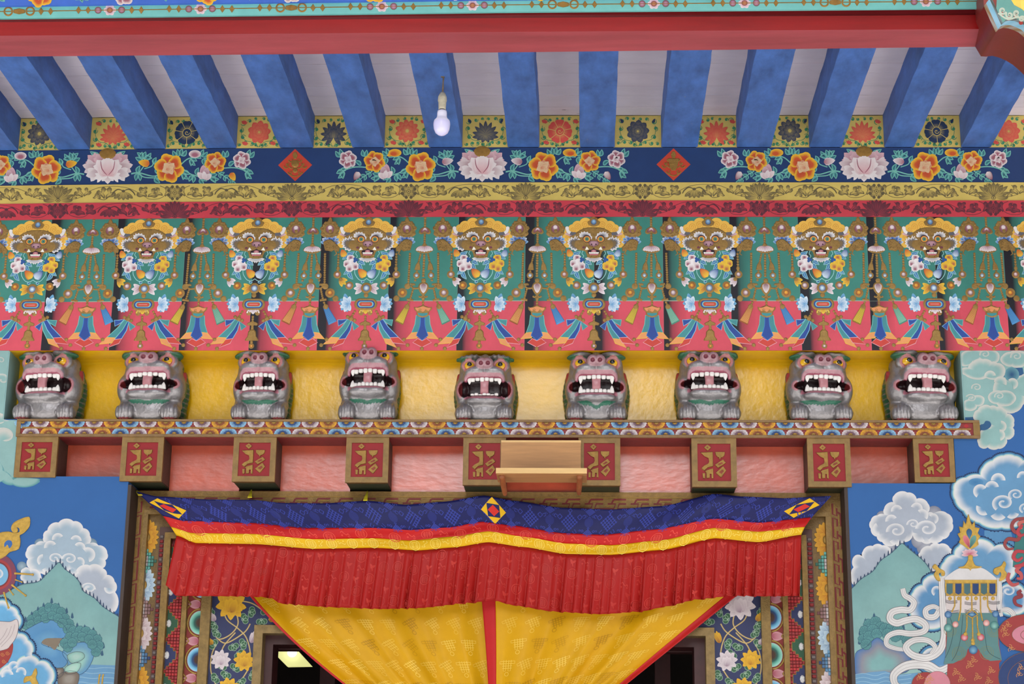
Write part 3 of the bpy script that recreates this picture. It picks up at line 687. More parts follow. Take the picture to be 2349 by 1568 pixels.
# gilded rods and rosettes on the turquoise board, flowers on the blue beam above
A = Art(lambda u, v, l: P(u, v, Yt - l * EPS)); rods = lambda u: lin(u, VT) - 16
for k in range(-2, 14):
    u = -40 + 208 * k + 84; y = rods(u); A.slot = 0
    A.slot = 1; A.ridge([(u - 104, rods(u - 104)), (u + 104, rods(u + 104))], 2.2, GLD, 1, 4); A.slot = 0
    if k % 3 == 0:
        A.slot = 1
        for d in (-25, 25): A.torus(u + d, rods(u + d), 7, 11, GLD, 1, 4)
        A.relief([(u - 13, y - 4), (u, y - 7), (u + 13, y - 4), (u + 13, y + 4), (u, y + 7), (u - 13, y + 4)], GLD, 1, 5)
    else:
        for j in range(6): a = PI * j / 3; A.petal(u + 4 * math.cos(a), y + 4 * math.sin(a), u + 15 * math.cos(a), y + 13 * math.sin(a), 11, S(190, 140, 160), S(226, 212, 214), 2)
        A.gem(u, y, 7, S(200, 130, 90), S(120, 70, 70), 3.5, ry=6.5)
        for d in (-27, 27): A.gem(u + d, y - .012 * d, 8, S(190, 140, 170), S(104, 66, 52), 3)
    A.slot = 1
    for d in (-50, 50, -72, 72):
        A.relief([(u + d - 6, y), (u + d, y - 9), (u + d + 6, y), (u + d, y + 9)], GLD, 1.2, 4)
A.build('gilded_rods', [PAINT, GILT], parent=teal_board)
A = Art(lambda u, v, l: P(u, v, Yt - .01 - l * EPS))
for u in range(-100, 2500, 96):
    y = lin(u, VTT) - 14; j = (u // 96) % 4
    if j == 0: peony(A, u, y - 12, 30, 3, rot=u * .1)
    elif j == 2: wpeony(A, u, y - 10, 26, 3)
    else:
        for a in (2.6, 3.4, -.2, .6, 1.2): sprig(A, u, y - 14, a, 1.3, 2, 2)
A.build('painted_flowers', PAINT, parent=blue_board)
# ---------------------------------------------------------------- painted pleated valance: lion masks, jewelled swags, tassels and streamers
GRN, PKR, BLK = S(58, 128, 116), S(200, 72, 88), S(24, 23, 32)
G2 = S(152, 120, 66, .3); LB, DB, SK = S(122, 184, 216), S(40, 72, 146), S(60, 128, 190)
TE2, ORF, YLF, RDF, PKF = S(66, 136, 142), S(222, 150, 92), S(226, 186, 60), S(196, 66, 56), S(222, 160, 170)
ORC, ORD_ = S(230, 182, 78), S(206, 140, 54)
def lean(u, v): return (u + (u - 1341) * (v - 497) / 14300., v)
FM = swall(0.)
A = Art(FM); A.at(then=lean)                             # cloth ground: green above, pink below, black gaps with soft folds
uu = [-420 + 60 * i for i in range(52)]
for a, b in zip(uu[:-1], uu[1:]):
    A.poly([(a, 497), (b, 497), (b, 690), (a, 690)], GRN, .2)
    A.poly([(a, 688.6), (b, 688.6), (b, 690.4), (a, 690.4)], S(150, 170, 150), .5)
for k in range(-3, 19):
    u = 118 - 155.6 + 155.6 * k + 1.5 * math.sin(k * 2.1); w = 15 + 4 * math.sin(k * 1.7)
    for (v0, v1, c) in ((497, 690, GRN), (690, 803, PKR)):
        s1 = mix(BLK, c, .5); s2 = mix(BLK, c, .85)
        A.put([(u, v0), (u + w, v0), (u + w + 9, v0), (u + w + 26, v0), (u + w + 40, v0), (u, v1), (u + w, v1), (u + w + 9, v1), (u + w + 26, v1), (u + w + 40, v1)],
              [(i, i + 1, i + 6, i + 5) for i in range(4)], [BLK, BLK, s1, s2, c] * 2, .6)
        A.line([(u - .4, v0), (u - .4, v1)], .8, mix(c, S(230, 220, 220), .1), .9)
A.build('painted_pleats', PAINT, parent=valance_panel)

def mask(A, var):
    WH, GY = S(226, 222, 220), S(96, 96, 104)
    # headdress of orange curls
    for sg in (-1, 1):
        for (x, y, r) in ((60, 62, 9), (63, 52, 10), (62, 42, 10), (57, 33, 10), (48, 28, 11), (37, 22, 13), (19, 17, 15)):
            A.disc(sg * x, y, r, ORC, 1 + .01 * r)
        for (x, y, r, t) in ((20, 18, 9, 2.2), (37, 23, 8.5, 2.2), (48, 30, 6, 1.8), (61, 47, 5, 1.6), (60, 59, 5, 1.4)): A.curl(sg * x, y, r, t, 1., ORD_, 2, a0=1.2, dir=sg)
    A.poly([(-48, 30), (-20, 12), (20, 12), (48, 30), (40, 40), (-40, 40)], ORC, 1.3)
    # gilded face
    fo = [(0, 24), (14, 24.5), (27, 28), (40, 36), (50, 42), (56, 45), (52, 48), (45, 50), (44, 56), (46, 62), (45, 70), (38, 75), (28, 77), (20, 79), (17, 86), (14, 95), (7, 98), (0, 98.5)]
    A.slot = 1; A.relief(cr(fo + mir(fo)[::-1][1:-1], 3, closed=True), G2, 2, 4, .95, ctr=(0, 58))
    rnd = random.Random(3)
    for k in range(330):                                  # hammered grain
        x, y = rnd.uniform(-43, 43), rnd.uniform(26, 94)
        if abs(x) > (40 if 38 < y < 72 else 26 if y < 38 else 15) or (abs(abs(x) - 16) < 11 and 40 < y < 60) or (2 < abs(x) < 36 and 31 < y < 52): continue
        A.dome(x, y, 1.45, mix(mix(G2, S(190, 150, 84, .3), .4), S(84, 56, 26, .4), rnd.random() * .7), 5.4, 2.6, n=6)
    A.slot = 0
    for sg in (-1, 1):
        A.petal(sg * 43, 46, sg * 66, 39, 9, S(140, 90, 96), S(216, 176, 180), 3, bend=-.1 * sg)            # ear
        hp = cr([(sg * 41, 39), (sg * 52, 38), (sg * 59, 33), (sg * 61, 25)], 5)                              # horn
        A.line(hp, 9, GY, 6, taper=(7, 8), c2=GY); A.line(hp[6:], 8, WH, 6.5, taper=(7, 7)); A.disc(sg * 61, 26, 4.2, WH, 6.6)
        ch = [(46, 50), (52, 46), (53, 51), (58, 49), (57, 54), (61, 55), (58, 59), (61, 62), (56, 65), (58, 70), (52, 71), (52, 76), (46, 75), (43, 79), (38, 76), (42, 72), (46, 66), (47, 60), (45, 55), (40, 52), (29, 58), (30, 53), (36, 48), (37, 44), (41, 48), (42, 42)]
        A.grad([(sg * x, y) for x, y in ch], (sg * 42, 62), [(1, WH), (.9, WH), (.62, GY), (.45, S(120, 100, 70))], 6.2)
        A.slot = 1; A.dome(sg * 33, 63.5, 11.5, G2, 6.6, 3, ry=11); A.slot = 0
        br = [(5, 52), (8, 47), (13, 43.5), (19, 42), (26, 42), (31, 47), (34, 44), (32, 41), (34, 38), (29, 38), (29, 34), (24, 36), (22, 33), (18, 36), (14, 34), (12, 38), (8, 38), (7, 43), (3.5, 46)]
        A.grad([(sg * x, y) for x, y in br], (sg * 17, 45), [(1, WH), (.75, S(210, 206, 208)), (.3, GY)], 7)
        A.disc(sg * 15.7, 50.5, 9.4, S(40, 26, 40), 7.6, ry=8.6); A.gem(sg * 15.7, 51, 8.2, S(236, 204, 70), S(206, 120, 60), 8.2, ry=7)
        A.disc(sg * 15.7, 51, 4.4, S(42, 96, 90), 8.8); A.disc(sg * 15.7, 51, 3.3, S(92, 150, 130), 9.2); A.disc(sg * 15.7, 51, 1.5, S(16, 22, 24), 9.6)
        A.slot = 1; A.dome(sg * 10, 71, 9.5, G2, 6.4, 3, ry=6); A.slot = 0
    A.grad(cr([(-12, 61), (-7, 55.5), (0, 55), (7, 55.5), (12, 61), (8, 66), (3, 67), (0, 70), (-3, 67), (-8, 66)], 3, closed=True), (0, 60), [(1, S(120, 76, 88)), (.5, S(178, 138, 148))], 10)
    for sg in (-1, 1): A.disc(sg * 5, 63, 1.7, S(50, 22, 36), 10.6); A.poly([(sg * 11, 75), (sg * 20, 76), (sg * 16, 68)], S(240, 236, 226), 10.2); A.disc(sg * 23, 70, 3.4, S(112, 60, 70), 9.8, ry=2.6)
    A.poly(cr([(-13, 77), (-5, 75), (0, 72), (5, 75), (13, 77), (12, 85), (0, 86), (-12, 85)], 3, closed=True), S(44, 20, 34), 9.9); A.gem(0, 79, 6, S(206, 150, 154), S(160, 84, 96), 10.4, ry=4)
    A.poly([(-11.5, 81), (11.5, 81), (10.5, 84.6), (-10.5, 84.6)], S(238, 236, 228), 10.8)
    for x in (-7.6, -3.8, 0, 3.8, 7.6): A.line([(x, 81), (x, 84.6)], .5, S(120, 100, 90), 11)
    A.poly([(-10.5, 85), (10.5, 85), (9, 88), (-9, 88)], S(196, 112, 124), 10.6)
    bd = [(0, 95), (10, 95), (14, 93), (20, 95), (17, 98), (15, 100), (11, 99.5), (9, 103), (5, 101), (2, 105), (0, 102)]
    A.grad(bd + mir(bd)[::-1][1:-1], (0, 96), [(1, WH), (.5, S(180, 178, 184))], 7)
    # crest jewel
    A.slot = 1; A.relief(cr([(0, -4), (4, 1), (9, 3), (9, 8), (14, 11), (13, 17), (10, 20), (0, 23), (-10, 20), (-13, 17), (-14, 11), (-9, 8), (-9, 3), (-4, 1)], 2, closed=True), G2, 6, 5, .9); A.torus(0, 12, 6, 8.5, G2, 11, 3); A.slot = 0
    A.gem(0, 12, 6.6, S(150, 190, 220), S(26, 54, 108), 12, off=(0, -3))

def mask_flowers(A, var):
    SBL, RIM, DBL = S(62, 116, 172), S(150, 204, 204), S(40, 84, 150)
    for sg in (-1, 1):
        A.line(cr([(sg * 24, 77), (sg * 27, 84), (sg * 23, 90), (sg * 27, 96), (sg * 20, 98)], 5), 1.3, RIM, 1)
        A.line(cr([(sg * 28, 116), (sg * 27, 130), (sg * 18, 143), (sg * 8, 146), (0, 141)], 5), 1.4, RIM, 1)
        A.curl(sg * 10, 148, 4.5, .9, 1.4, RIM, 1.6); A.disc(sg * 10, 149, 3.4, DBL, 1.2, ry=2.6)
        for (x0, y0, x1, y1, w, b) in ((47, 85, 30, 79, 9, -.15), (47, 86, 57, 97, 8, .12), (20, 102, 5, 110, 9, .1), (18, 106, 9, 122, 9, -.15), (40, 116, 53, 132, 9.5, .12), (41, 124, 31, 143, 9.5, -.12)):
            A.leaf(sg * x0, y0, sg * x1, y1, w, SBL, RIM, RIM, 1, bend=b * sg, rw=1.2)
    A.petal(-52, 91, -59, 74, 15, S(232, 190, 64), S(190, 66, 40), 3, p=.6, edge=S(210, 110, 50)); A.petal(52, 91, 58, 74, 15, S(206, 220, 230), S(34, 78, 146), 3, p=.6)
    for sg, ci, co in ((-1, S(150, 92, 108), S(232, 226, 226)), (1, S(176, 100, 70), S(228, 190, 54))):
        for (x, y, r, a) in ((38, 96, 10, -1.6), (46, 107, 9, 2.6 if sg < 0 else .4), (40, 117, 9.5, 1.6), (28, 113, 9.5, .6), (33, 105, 10.5, -.4)):
            A.grad(flower_outline(sg * x, y, r, 4, .14, 8), (sg * x + 3 * math.cos(a), y + 4 * math.sin(a)), [(1, co), (.62, co if (x, y) == (33, 105) else mix(co, ci, .3)), (.2, mix(co, ci, .2) if x == 33 else ci)], 4 + .02 * y)
        for a in (0, 2.1, 4.2): A.disc(sg * 27 + 3.4 * math.cos(a), 98.5 + 3.2 * math.sin(a), 3.2, DBL, 7)
    A.petal(-3, 137, -20, 119, 19, S(230, 194, 62), S(192, 70, 46), 6, p=.55); A.petal(4, 138, 20, 120, 20, S(206, 222, 232), S(34, 80, 150), 6.5, p=.55)

def swag(A, var):                                        # jewels, lotus blossoms, plaque, bell and streamers below a mask
    gem1 = (S(226, 214, 216), S(120, 66, 80)); gem2 = (S(232, 176, 60), S(136, 40, 34)); pe1 = (S(228, 196, 60), S(170, 84, 50)); pe2 = (S(230, 224, 226), S(150, 104, 122))
    gi, go = (gem2, gem1) if var else (gem1, gem2); pi_, po = (pe1, pe2) if var else (pe2, pe1)
    for sg in (-1, 1):
        A.slot = 1
        A.chain([(sg * 66, 82), (sg * 66, 124)], 3.1, G2, 1, 5); A.chain([(sg * 97, 82), (sg * 95, 156)], 3, G2, 1, 5)
        A.dome(sg * 66, 118, 4.2, G2, 1, 5)
        A.dome(sg * 59, 143, 5, G2, 1, 4); A.dome(sg * 93, 159, 7, G2, 1, 4); A.dome(sg * 69, 187, 7, G2, 1, 4)
        A.dome(sg * 67, 132, 9, G2, 1, 4); A.dome(sg * 39, 157, 9.4, G2, 1, 4); A.dome(sg * 82, 174, 11, G2, 1, 4); A.slot = 0
        A.gem(sg * 67, 132, 5, gi[0] if not var else go[0], go[1], 5.6, off=(-1, -2)); A.gem(sg * 39, 157, 5.8, gi[0], gi[1], 5.6, off=(sg * 2, -1)); A.gem(sg * 82, 174, 6, (gem1 if var else gem2)[0], (gem1 if var else gem2)[1], 5.6, off=(sg, -2))
        for (dx, dy) in ((-3, 14), (5, 9), (8, 0)): A.petal(sg * 60, 143, sg * (52 - dx * 1.1), 145 + dy * 1.1, 9, po[1], po[0], 3)
        for (dx, dy) in ((15, -10), (19, 1), (15, 13)): A.petal(sg * 10, 163, sg * (10 + dx), 163 + dy * 1.1, 11, pi_[1], pi_[0], 2.5, p=.6)
        # blue lotus
        lx, ly = sg * 46, 198
        for a, r, q in ((-1.7, 23, 2), (-2.6, 19, 2.1), (3.1, 19, 2.2), (.0, 15, 2.2), (1.3, 21, 2.3), (2.2, 20, 2.4)): A.petal(lx + sg * -3, ly, lx + sg * r * .8 * math.cos(a) * -1, ly + r * math.sin(a), 12, S(32, 70, 140), S(110, 170, 206), q)
        for a, r, q in ((-1.15, 20, 3), (-2.1, 20, 3.2), (2.75, 20, 3.4), (1.0, 19, 3.5), (1.9, 19, 3.7), (-2.8, 17, 4)): A.petal(lx + sg * -5, ly + 2, lx + sg * r * .82 * math.cos(a) * -1 - sg * 3, ly + 2 + r * math.sin(a), 11, S(84, 146, 196), S(218, 230, 236), q)
        A.slot = 1; A.chain([(sg * 23, 214), (sg * 32, 230)], 3, G2, 1, 4); A.dome(sg * 32, 233, 5.4, G2, 5, 5); A.dome(sg * 40, 229, 4, G2, 4.6, 4); A.dome(sg * 24, 237, 4, G2, 4.6, 4); A.slot = 0
        # streamers
        ca, ra, cb_, rb = (TE2, S(110, 190, 180), DB, LB) if sg < 0 else (DB, LB, TE2, S(110, 190, 180))
        ea, fa, eb, fb = (ORF, YLF, RDF, PKF) if sg < 0 else (RDF, PKF, ORF, YLF)
        def str_(pts, c, rim, q):
            p = [(sg * x, y) for x, y in pts]; A.poly(p, c, q); A.outl(p, 1.5, rim, q + .5)
        str_([(62, 236), (52, 236), (40, 234), (48, 243), (60, 250)], cb_, rb, 2); str_([(30, 239), (14, 251), (25, 260)], ca, ra, 2)
        str_([(33, 239), (29, 240), (33, 260), (43, 279), (59, 281), (45, 262)], cb_, rb, 2.6); str_([(59, 281), (43, 279), (48, 290), (73, 300)], eb, fb, 2.6)
        str_([(40, 235), (32, 238), (42, 258), (57, 277), (76, 276), (52, 252)], ca, ra, 3.4); str_([(76, 276), (57, 277), (64, 289), (93, 292)], ea, fa, 3.4)
        A.slot = 1; A.dome(sg * 97, 294, 4.4, G2, 4, 4); A.dome(sg * 77, 302, 4.4, G2, 4, 4); A.slot = 0
    A.slot = 1; A.dome(0, 163, 12.5, G2, 3, 5); A.dome(0, 179, 5.5, G2, 2, 5)
    st = lambda rx, ry, cx: [(cx * math.copysign(1, math.cos(a)) + rx * math.cos(a), 200 + ry * math.sin(a)) for a in [2 * PI * (i + .5) / 24 for i in range(24)]]
    A.relief(st(13, 13.5, 13), G2, 3, 4, .9); A.slot = 0
    A.gem(0, 163, 7.4, S(206, 226, 234), S(30, 66, 126), 8.5)
    A.poly(st(8.6, 8.8, 12), S(36, 70, 140), 7.5); A.poly(st(6.4, 6.4, 11), S(120, 186, 206), 8); A.poly(st(5, 5, 10), G2, 8.5); A.poly(st(4, 3.8, 10), S(192, 72, 58), 9); A.poly(st(.8, .7, 9), S(226, 150, 140), 9.4)
    A.slot = 1
    for sg in (-1, 1): A.dome(sg * 10, 218, 6, G2, 1.5, 3, ry=8)
    A.chain([(0, 226), (0, 242)], 3, G2, 2, 4)
    A.relief(cr([(-4, 240), (-12, 244), (-10, 249), (-3, 249), (-3, 258), (3, 258), (3, 249), (10, 249), (12, 244), (4, 240)], 3, closed=True), G2, 2, 5)
    A.relief([(-4, 258), (4, 258), (9, 263), (10, 274), (15, 281), (15, 284), (-15, 284), (-15, 281), (-10, 274), (-9, 263)], G2, 2, 8, .82); A.ridge([(-11, 276), (11, 276)], 1.6, G2, 9, 3)
    A.dome(0, 287, 3.4, G2, 2, 4); A.torus(0, 296, 3, 6.4, G2, 2, 4); A.slot = 0
    A.gem(0, 296, 3.4, (gem2 if var else gem1)[0], (gem2 if var else gem1)[1], 4)
    for sg in (-1, 1): A.petal(0, 208, sg * 15, 220, 10, pi_[1] if not var else S(150, 104, 122), pe1[0] if not var else pe2[0], 4.5, p=.5)
    A.petal(0, 206, 0, 223, 13, (pe1 if not var else pe2)[1], (pe1 if not var else pe2)[0], 5.4, p=.6)

def paw(A, sg):                                          # gilded hand with flaming boss and blue petal cuff
    A.slot = 1
    fl = [(0, -26), (5, -18), (4, -12), (11, -16), (15, -10), (13, -5), (20, -4), (23, 2), (19, 7), (21, 14), (15, 20), (8, 22), (0, 23)]
    cx, cy = sg * 88, 25
    A.relief([(cx + x, cy + y) for x, y in cr(fl + mir(fl)[::-1][1:-1], 2, closed=True)], G2, 1, 4, .9, ctr=(cx, cy)); A.torus(cx, cy + 3, 9, 15, G2, 5, 3)
    for a in range(10): A.dome(cx + 18 * math.cos(a * PI / 5), cy + 3 + 17 * math.sin(a * PI / 5), 3.2, G2, 4, 4, n=8)
    A.slot = 0; A.grad(A.ell(cx, cy + 2, 9.5), (cx, cy - 4), [(1, S(120, 66, 78)), (.6, S(150, 100, 110)), (.35, S(222, 208, 210))], 6.5); A.slot = 1; A.dome(cx + 1, cy + 7, 4, G2, 7, 3); A.slot = 0
    for k in range(8):
        a = -2.95 + k * .40 if sg < 0 else -PI + 2.95 - k * .40
        A.petal(cx + sg * -2 + 9 * math.cos(a), 60 + 9 * math.sin(a), cx + sg * -2 + 23 * math.cos(a), 61 + 22 * math.sin(a), 9.5, S(30, 80, 156), S(222, 232, 238) if k % 2 else S(150, 196, 226), 3 + (k % 2) * .8, p=.62, tipp=2.2)
    A.slot = 1
    pw = [(94, 52), (102, 57), (100, 66), (97, 76), (90, 77), (82, 79), (76, 75), (72, 82), (70, 78), (66, 80), (64, 70), (70, 64), (78, 56), (86, 51)]
    A.relief(cr([(sg * x, y) for x, y in pw], 2, closed=True), G2, 4, 6, .9)
    rnd = random.Random(5)
    for k in range(80): A.dome(sg * rnd.uniform(70, 97), rnd.uniform(56, 76), 1.45, mix(mix(G2, S(190, 150, 84, .3), .4), S(84, 56, 26, .4), rnd.random() * .7), 9, 2.4, n=6)
    A.line(cr([(sg * 74, 76), (sg * 71, 84), (sg * 76, 88)], 4), 3, G2, 4, taper=(4, 1)); A.slot = 0

def pendant(A, var):                                     # hanging jewel chain between two masks
    t1, t2 = ((S(222, 160, 92), S(150, 84, 40)), (S(84, 152, 204), S(40, 90, 150))) if var else ((S(218, 194, 66), S(140, 112, 36)), (S(136, 190, 166), S(70, 130, 112)))
    A.slot = 1; A.chain([(0, 0), (0, 64)], 3.1, G2, 1, 4)
    A.relief(cr([(-14, 36), (-11, 28), (-5, 24), (0, 21), (5, 24), (11, 28), (14, 36), (8, 40), (0, 37), (-8, 40)], 3, closed=True), G2, 2, 4, .9); A.slot = 0
    A.grad(cr([(-10, 34), (-6, 27), (0, 25), (6, 27), (10, 34), (5, 36), (0, 32), (-5, 36)], 3, closed=True), (0, 26), [(1, S(112, 60, 70)), (.55, S(150, 100, 110)), (.2, S(226, 214, 216))], 6.5)
    A.slot = 1; A.dome(0, 65, 5, G2, 2, 4); A.relief(cr([(-21, 75), (-14, 68), (0, 65), (14, 68), (21, 75), (12, 82), (0, 84), (-12, 82)], 3, closed=True), G2, 1.5, 2, .95); A.slot = 0
    for k, x in enumerate((-19, 19, -12.5, 12.5, -6.5, 6.5, 0)): A.petal(x * .25, 67, x, 77 + 4 * (1 - abs(x) / 19), 8, S(150, 96, 116), S(228, 218, 220), 4 + k * .2, p=1.2)
    A.slot = 1
    A.chain([(0, 85), (-1, 138)], 3.2, G2, 1, 4)
    for sg in (-1, 1):
        A.chain([(sg * 8, 84), (sg * 13, 106)], 2.6, G2, 1, 4); A.relief([(sg * 13 - 2, 104), (sg * 13 + 2, 104), (sg * 14 + 5, 110), (sg * 15 + 7, 122), (sg * 15 - 7, 122), (sg * 14 - 5, 110)], G2, 1, 6, .85)
        A.dome(sg * 16, 125, 2.6, G2, 1, 3); A.torus(sg * 16.5, 134, 3.4, 7.6, G2, 1, 4); A.dome(sg * 19, 145, 3, G2, 1, 3); A.slot = 0
        A.gem(sg * 16.5, 134, 4.4, S(206, 226, 232), S(30, 78, 136), 3, off=(0, 2)); A.slot = 1
        A.ridge(cr([(sg * 10, 163), (sg * 20, 164), (sg * 27, 160), (sg * 24, 154), (sg * 19, 156)], 4), 4, G2, 2, 4); A.ridge(cr([(sg * 22, 156), (sg * 30, 153)], 3), 4, G2, 2, 4)
        A.chain([(sg * 23, 164), (sg * 29, 188)], 2.7, G2, 1, 4); A.ridge([(sg * 22, 191), (sg * 37, 189)], 5, G2, 2, 4); A.chain([(sg * 31, 194), (sg * 35, 203)], 2.8, G2, 1, 4); A.dome(sg * 36, 206, 6, G2, 2, 4)
        A.slot = 0
        c, d = t1 if sg < 0 else t2
        p = [(sg * 31, 209), (sg * 42, 207), (sg * 62, 238), (sg * 44, 247)]; A.poly(p, c, 2)
        for j in range(9):
            t = (j + .5) / 9; A.line([(sg * (31 + 11 * t), 209 - 2 * t), (sg * (44 + 18 * t), 247 - 9 * t)], .7, d, 2.6)
        A.outl(p, .8, d, 2.7); A.line([(sg * 44, 246.5), (sg * 62, 237.5)], 3, d if var == 0 or sg < 0 else c, 2.8); A.slot = 1
    A.dome(0, 146, 5.4, G2, 2, 4); A.relief(cr([(-12, 163), (-9, 153), (0, 149), (9, 153), (12, 163), (7, 174), (0, 180), (-7, 174)], 3, closed=True), G2, 2, 4, .85)
    A.ridge(cr([(-10, 182), (-5, 184), (0, 180), (5, 184), (10, 182)], 4), 4, G2, 2, 4); A.dome(0, 187, 4, G2, 2, 4); A.chain([(0, 189), (0, 206)], 3, G2, 1, 4); A.slot = 0
    A.petal(0, 153, 0, 175, 16, S(128, 76, 88), S(230, 222, 224), 7, p=.55)
    # streamer cluster
    for sg in (-1, 1):
        def st2(pts, c, rim, q): p = [(sg * x, y) for x, y in pts]; A.poly(p, c, q); A.outl(p, 1.4, rim, q + .5)
        st2([(4, 226), (15, 226), (17, 246), (24, 266), (9, 264), (5, 246)], TE2, S(110, 190, 180), 2); st2([(24, 266), (9, 264), (12, 278), (37, 280)], ORF, YLF, 2)
    p = [(-10, 279), (0, 284), (10, 279), (21, 288), (0, 299), (-21, 288)]; A.poly(p, RDF, 1.8); A.outl(p, 1.4, PKF, 2.2)
    p = cr([(-5, 228), (-6, 250), (-13, 272)], 4) + [(0, 283)] + cr([(13, 272), (6, 250), (5, 228)], 4); A.poly(p, DB, 3); A.outl(p, 1.5, SK, 3.4)
    A.slot = 1; A.relief(cr([(-20, 206), (-15, 208), (0, 203), (15, 208), (20, 206), (19, 213), (14, 218), (13, 226), (0, 231), (-13, 226), (-14, 218), (-19, 213)], 3, closed=True), G2, 4, 4, .88); A.slot = 0
    A.poly(cr([(-17, 209), (-8, 208), (0, 205), (8, 208), (17, 209), (12, 216), (6, 214), (0, 218), (-6, 214), (-12, 216)], 3, closed=True), S(218, 142, 92), 8.4); A.poly([(-11, 220), (0, 221), (11, 220), (10, 225), (0, 228), (-10, 225)], S(60, 140, 146), 8.4)
    A.slot = 1
    for sg in (-1, 1): A.curl(sg * 7, 214, 3.6, 1.2, 1.2, G2, 8.8, dir=sg); A.dome(sg * 41, 281, 4.3, G2, 3, 4)
    A.dome(0, 302, 4.3, G2, 3, 4); A.slot = 0

MASKS = [-168, 88, 342, 592, 846, 1104, 1362, 1624, 1880, 2133, 2388]
for i, u in enumerate(MASKS):
    var = i % 2
    A = Art(FM); A.at(u, 497, then=lean); paw(A, -1); paw(A, 1); mask(A, var); mask_flowers(A, var); A.build('lion_mask', [PAINT, GILT], parent=valance_panel)
    A = Art(FM); A.at(u, 497, then=lean); swag(A, (i + 1) % 2 == 0); A.build('jewel_swag', [PAINT, GILT], parent=valance_panel)
    if i < len(MASKS) - 1:
        A = Art(FM); A.at((u + MASKS[i + 1]) / 2 + .5, 497, then=lean); pendant(A, 1 if i % 2 else 0); A.build('tassel_pendant', [PAINT, GILT], parent=valance_panel)
# ---------------------------------------------------------------- nine carved silver lions, grown from blended solids
LIONM = material('silver_carving', rough=.40, spec=.45, mottle=.18, mscale=35, bump=.45, bscale=85)
IVORY = material('ivory_teeth', S(226, 222, 218), rough=.4, mottle=.08, mscale=60)
EYEM = material('glazed_eye', rough=.16, spec=.6, mottle=.0)
def vsd_ell(p, c, r):
    q = p - np.array(c); r = np.array(r); k0 = np.linalg.norm(q / r, axis=-1); k1 = np.linalg.norm(q / r ** 2, axis=-1) + 1e-9
    return k0 * (k0 - 1.) / k1
def vsd_box(p, c, h, r):
    q = np.abs(p - np.array(c)) - (np.array(h) - r); return np.linalg.norm(np.maximum(q, 0), axis=-1) + np.minimum(q.max(-1), 0) - r
def vsd_cap(p, a, b, r):
    a = np.array(a); d = np.array(b) - a; t = np.clip(((p - a) @ d) / d.dot(d), 0, 1); return np.linalg.norm(p - a - t[..., None] * d, axis=-1) - r
def smin(a, b, k): h = np.clip(.5 + .5 * (b - a) / k, 0, 1); return b + (a - b) * h - k * h * (1 - h)
def smax(a, b, k): return -smin(-a, -b, k)
def rotm(pitch, yaw, roll=0.):
    a, b, c = pitch, yaw, roll
    Rx = np.array([[1, 0, 0], [0, math.cos(a), -math.sin(a)], [0, math.sin(a), math.cos(a)]])
    Rz = np.array([[math.cos(b), -math.sin(b), 0], [math.sin(b), math.cos(b), 0], [0, 0, 1]])
    Ry = np.array([[math.cos(c), 0, math.sin(c)], [0, 1, 0], [-math.sin(c), 0, math.cos(c)]])
    return Rz @ Rx @ Ry
HC = np.array([0, -.08, .13])

def surface_nets(F, org, h):
    Sg = F < 0; n = np.array(F.shape); acc = np.zeros(tuple(n - 1) + (3,)); cnt = np.zeros(tuple(n - 1)); ed = []
    G = np.stack(np.meshgrid(*[np.arange(k) for k in n], indexing='ij'), -1).astype(float)
    for ax in range(3):
        lo = [slice(None)] * 3; hi = [slice(None)] * 3; lo[ax] = slice(0, -1); hi[ax] = slice(1, None)
        a, b = F[tuple(lo)], F[tuple(hi)]; cross = Sg[tuple(lo)] != Sg[tuple(hi)]
        idx = np.argwhere(cross); t = (a[cross] / (a[cross] - b[cross])); pos = G[tuple(lo)][cross].copy(); pos[:, ax] += t
        o1, o2 = [k for k in range(3) if k != ax]
        for d1 in (0, 1):
            for d2 in (0, 1):
                c = idx.copy(); c[:, o1] -= d1; c[:, o2] -= d2
                ok = (c >= 0).all(1) & (c < n - 1).all(1); c = c[ok]
                np.add.at(acc, tuple(c.T), pos[ok]); np.add.at(cnt, tuple(c.T), 1)
        ed.append((ax, o1, o2, idx, Sg[tuple(lo)][cross]))
    act = cnt > 0; ids = -np.ones(cnt.shape, int); ids[act] = np.arange(act.sum())
    V = acc[act] / cnt[act][:, None] * h + np.array(org); Q = []
    for ax, o1, o2, idx, sg in ed:
        ok = (idx[:, o1] > 0) & (idx[:, o2] > 0) & (idx[:, o1] < n[o1] - 1) & (idx[:, o2] < n[o2] - 1); c = idx[ok]; s_ = sg[ok]; q = []
        for d1, d2 in ((1, 1), (0, 1), (0, 0), (1, 0)):
            e = c.copy(); e[:, o1] -= d1; e[:, o2] -= d2; q.append(ids[tuple(e.T)])
        q = np.stack(q, 1); fl = s_ if ax != 1 else ~s_
        q[~fl] = q[~fl][:, ::-1]; Q.append(q)
    return V, np.concatenate(Q)

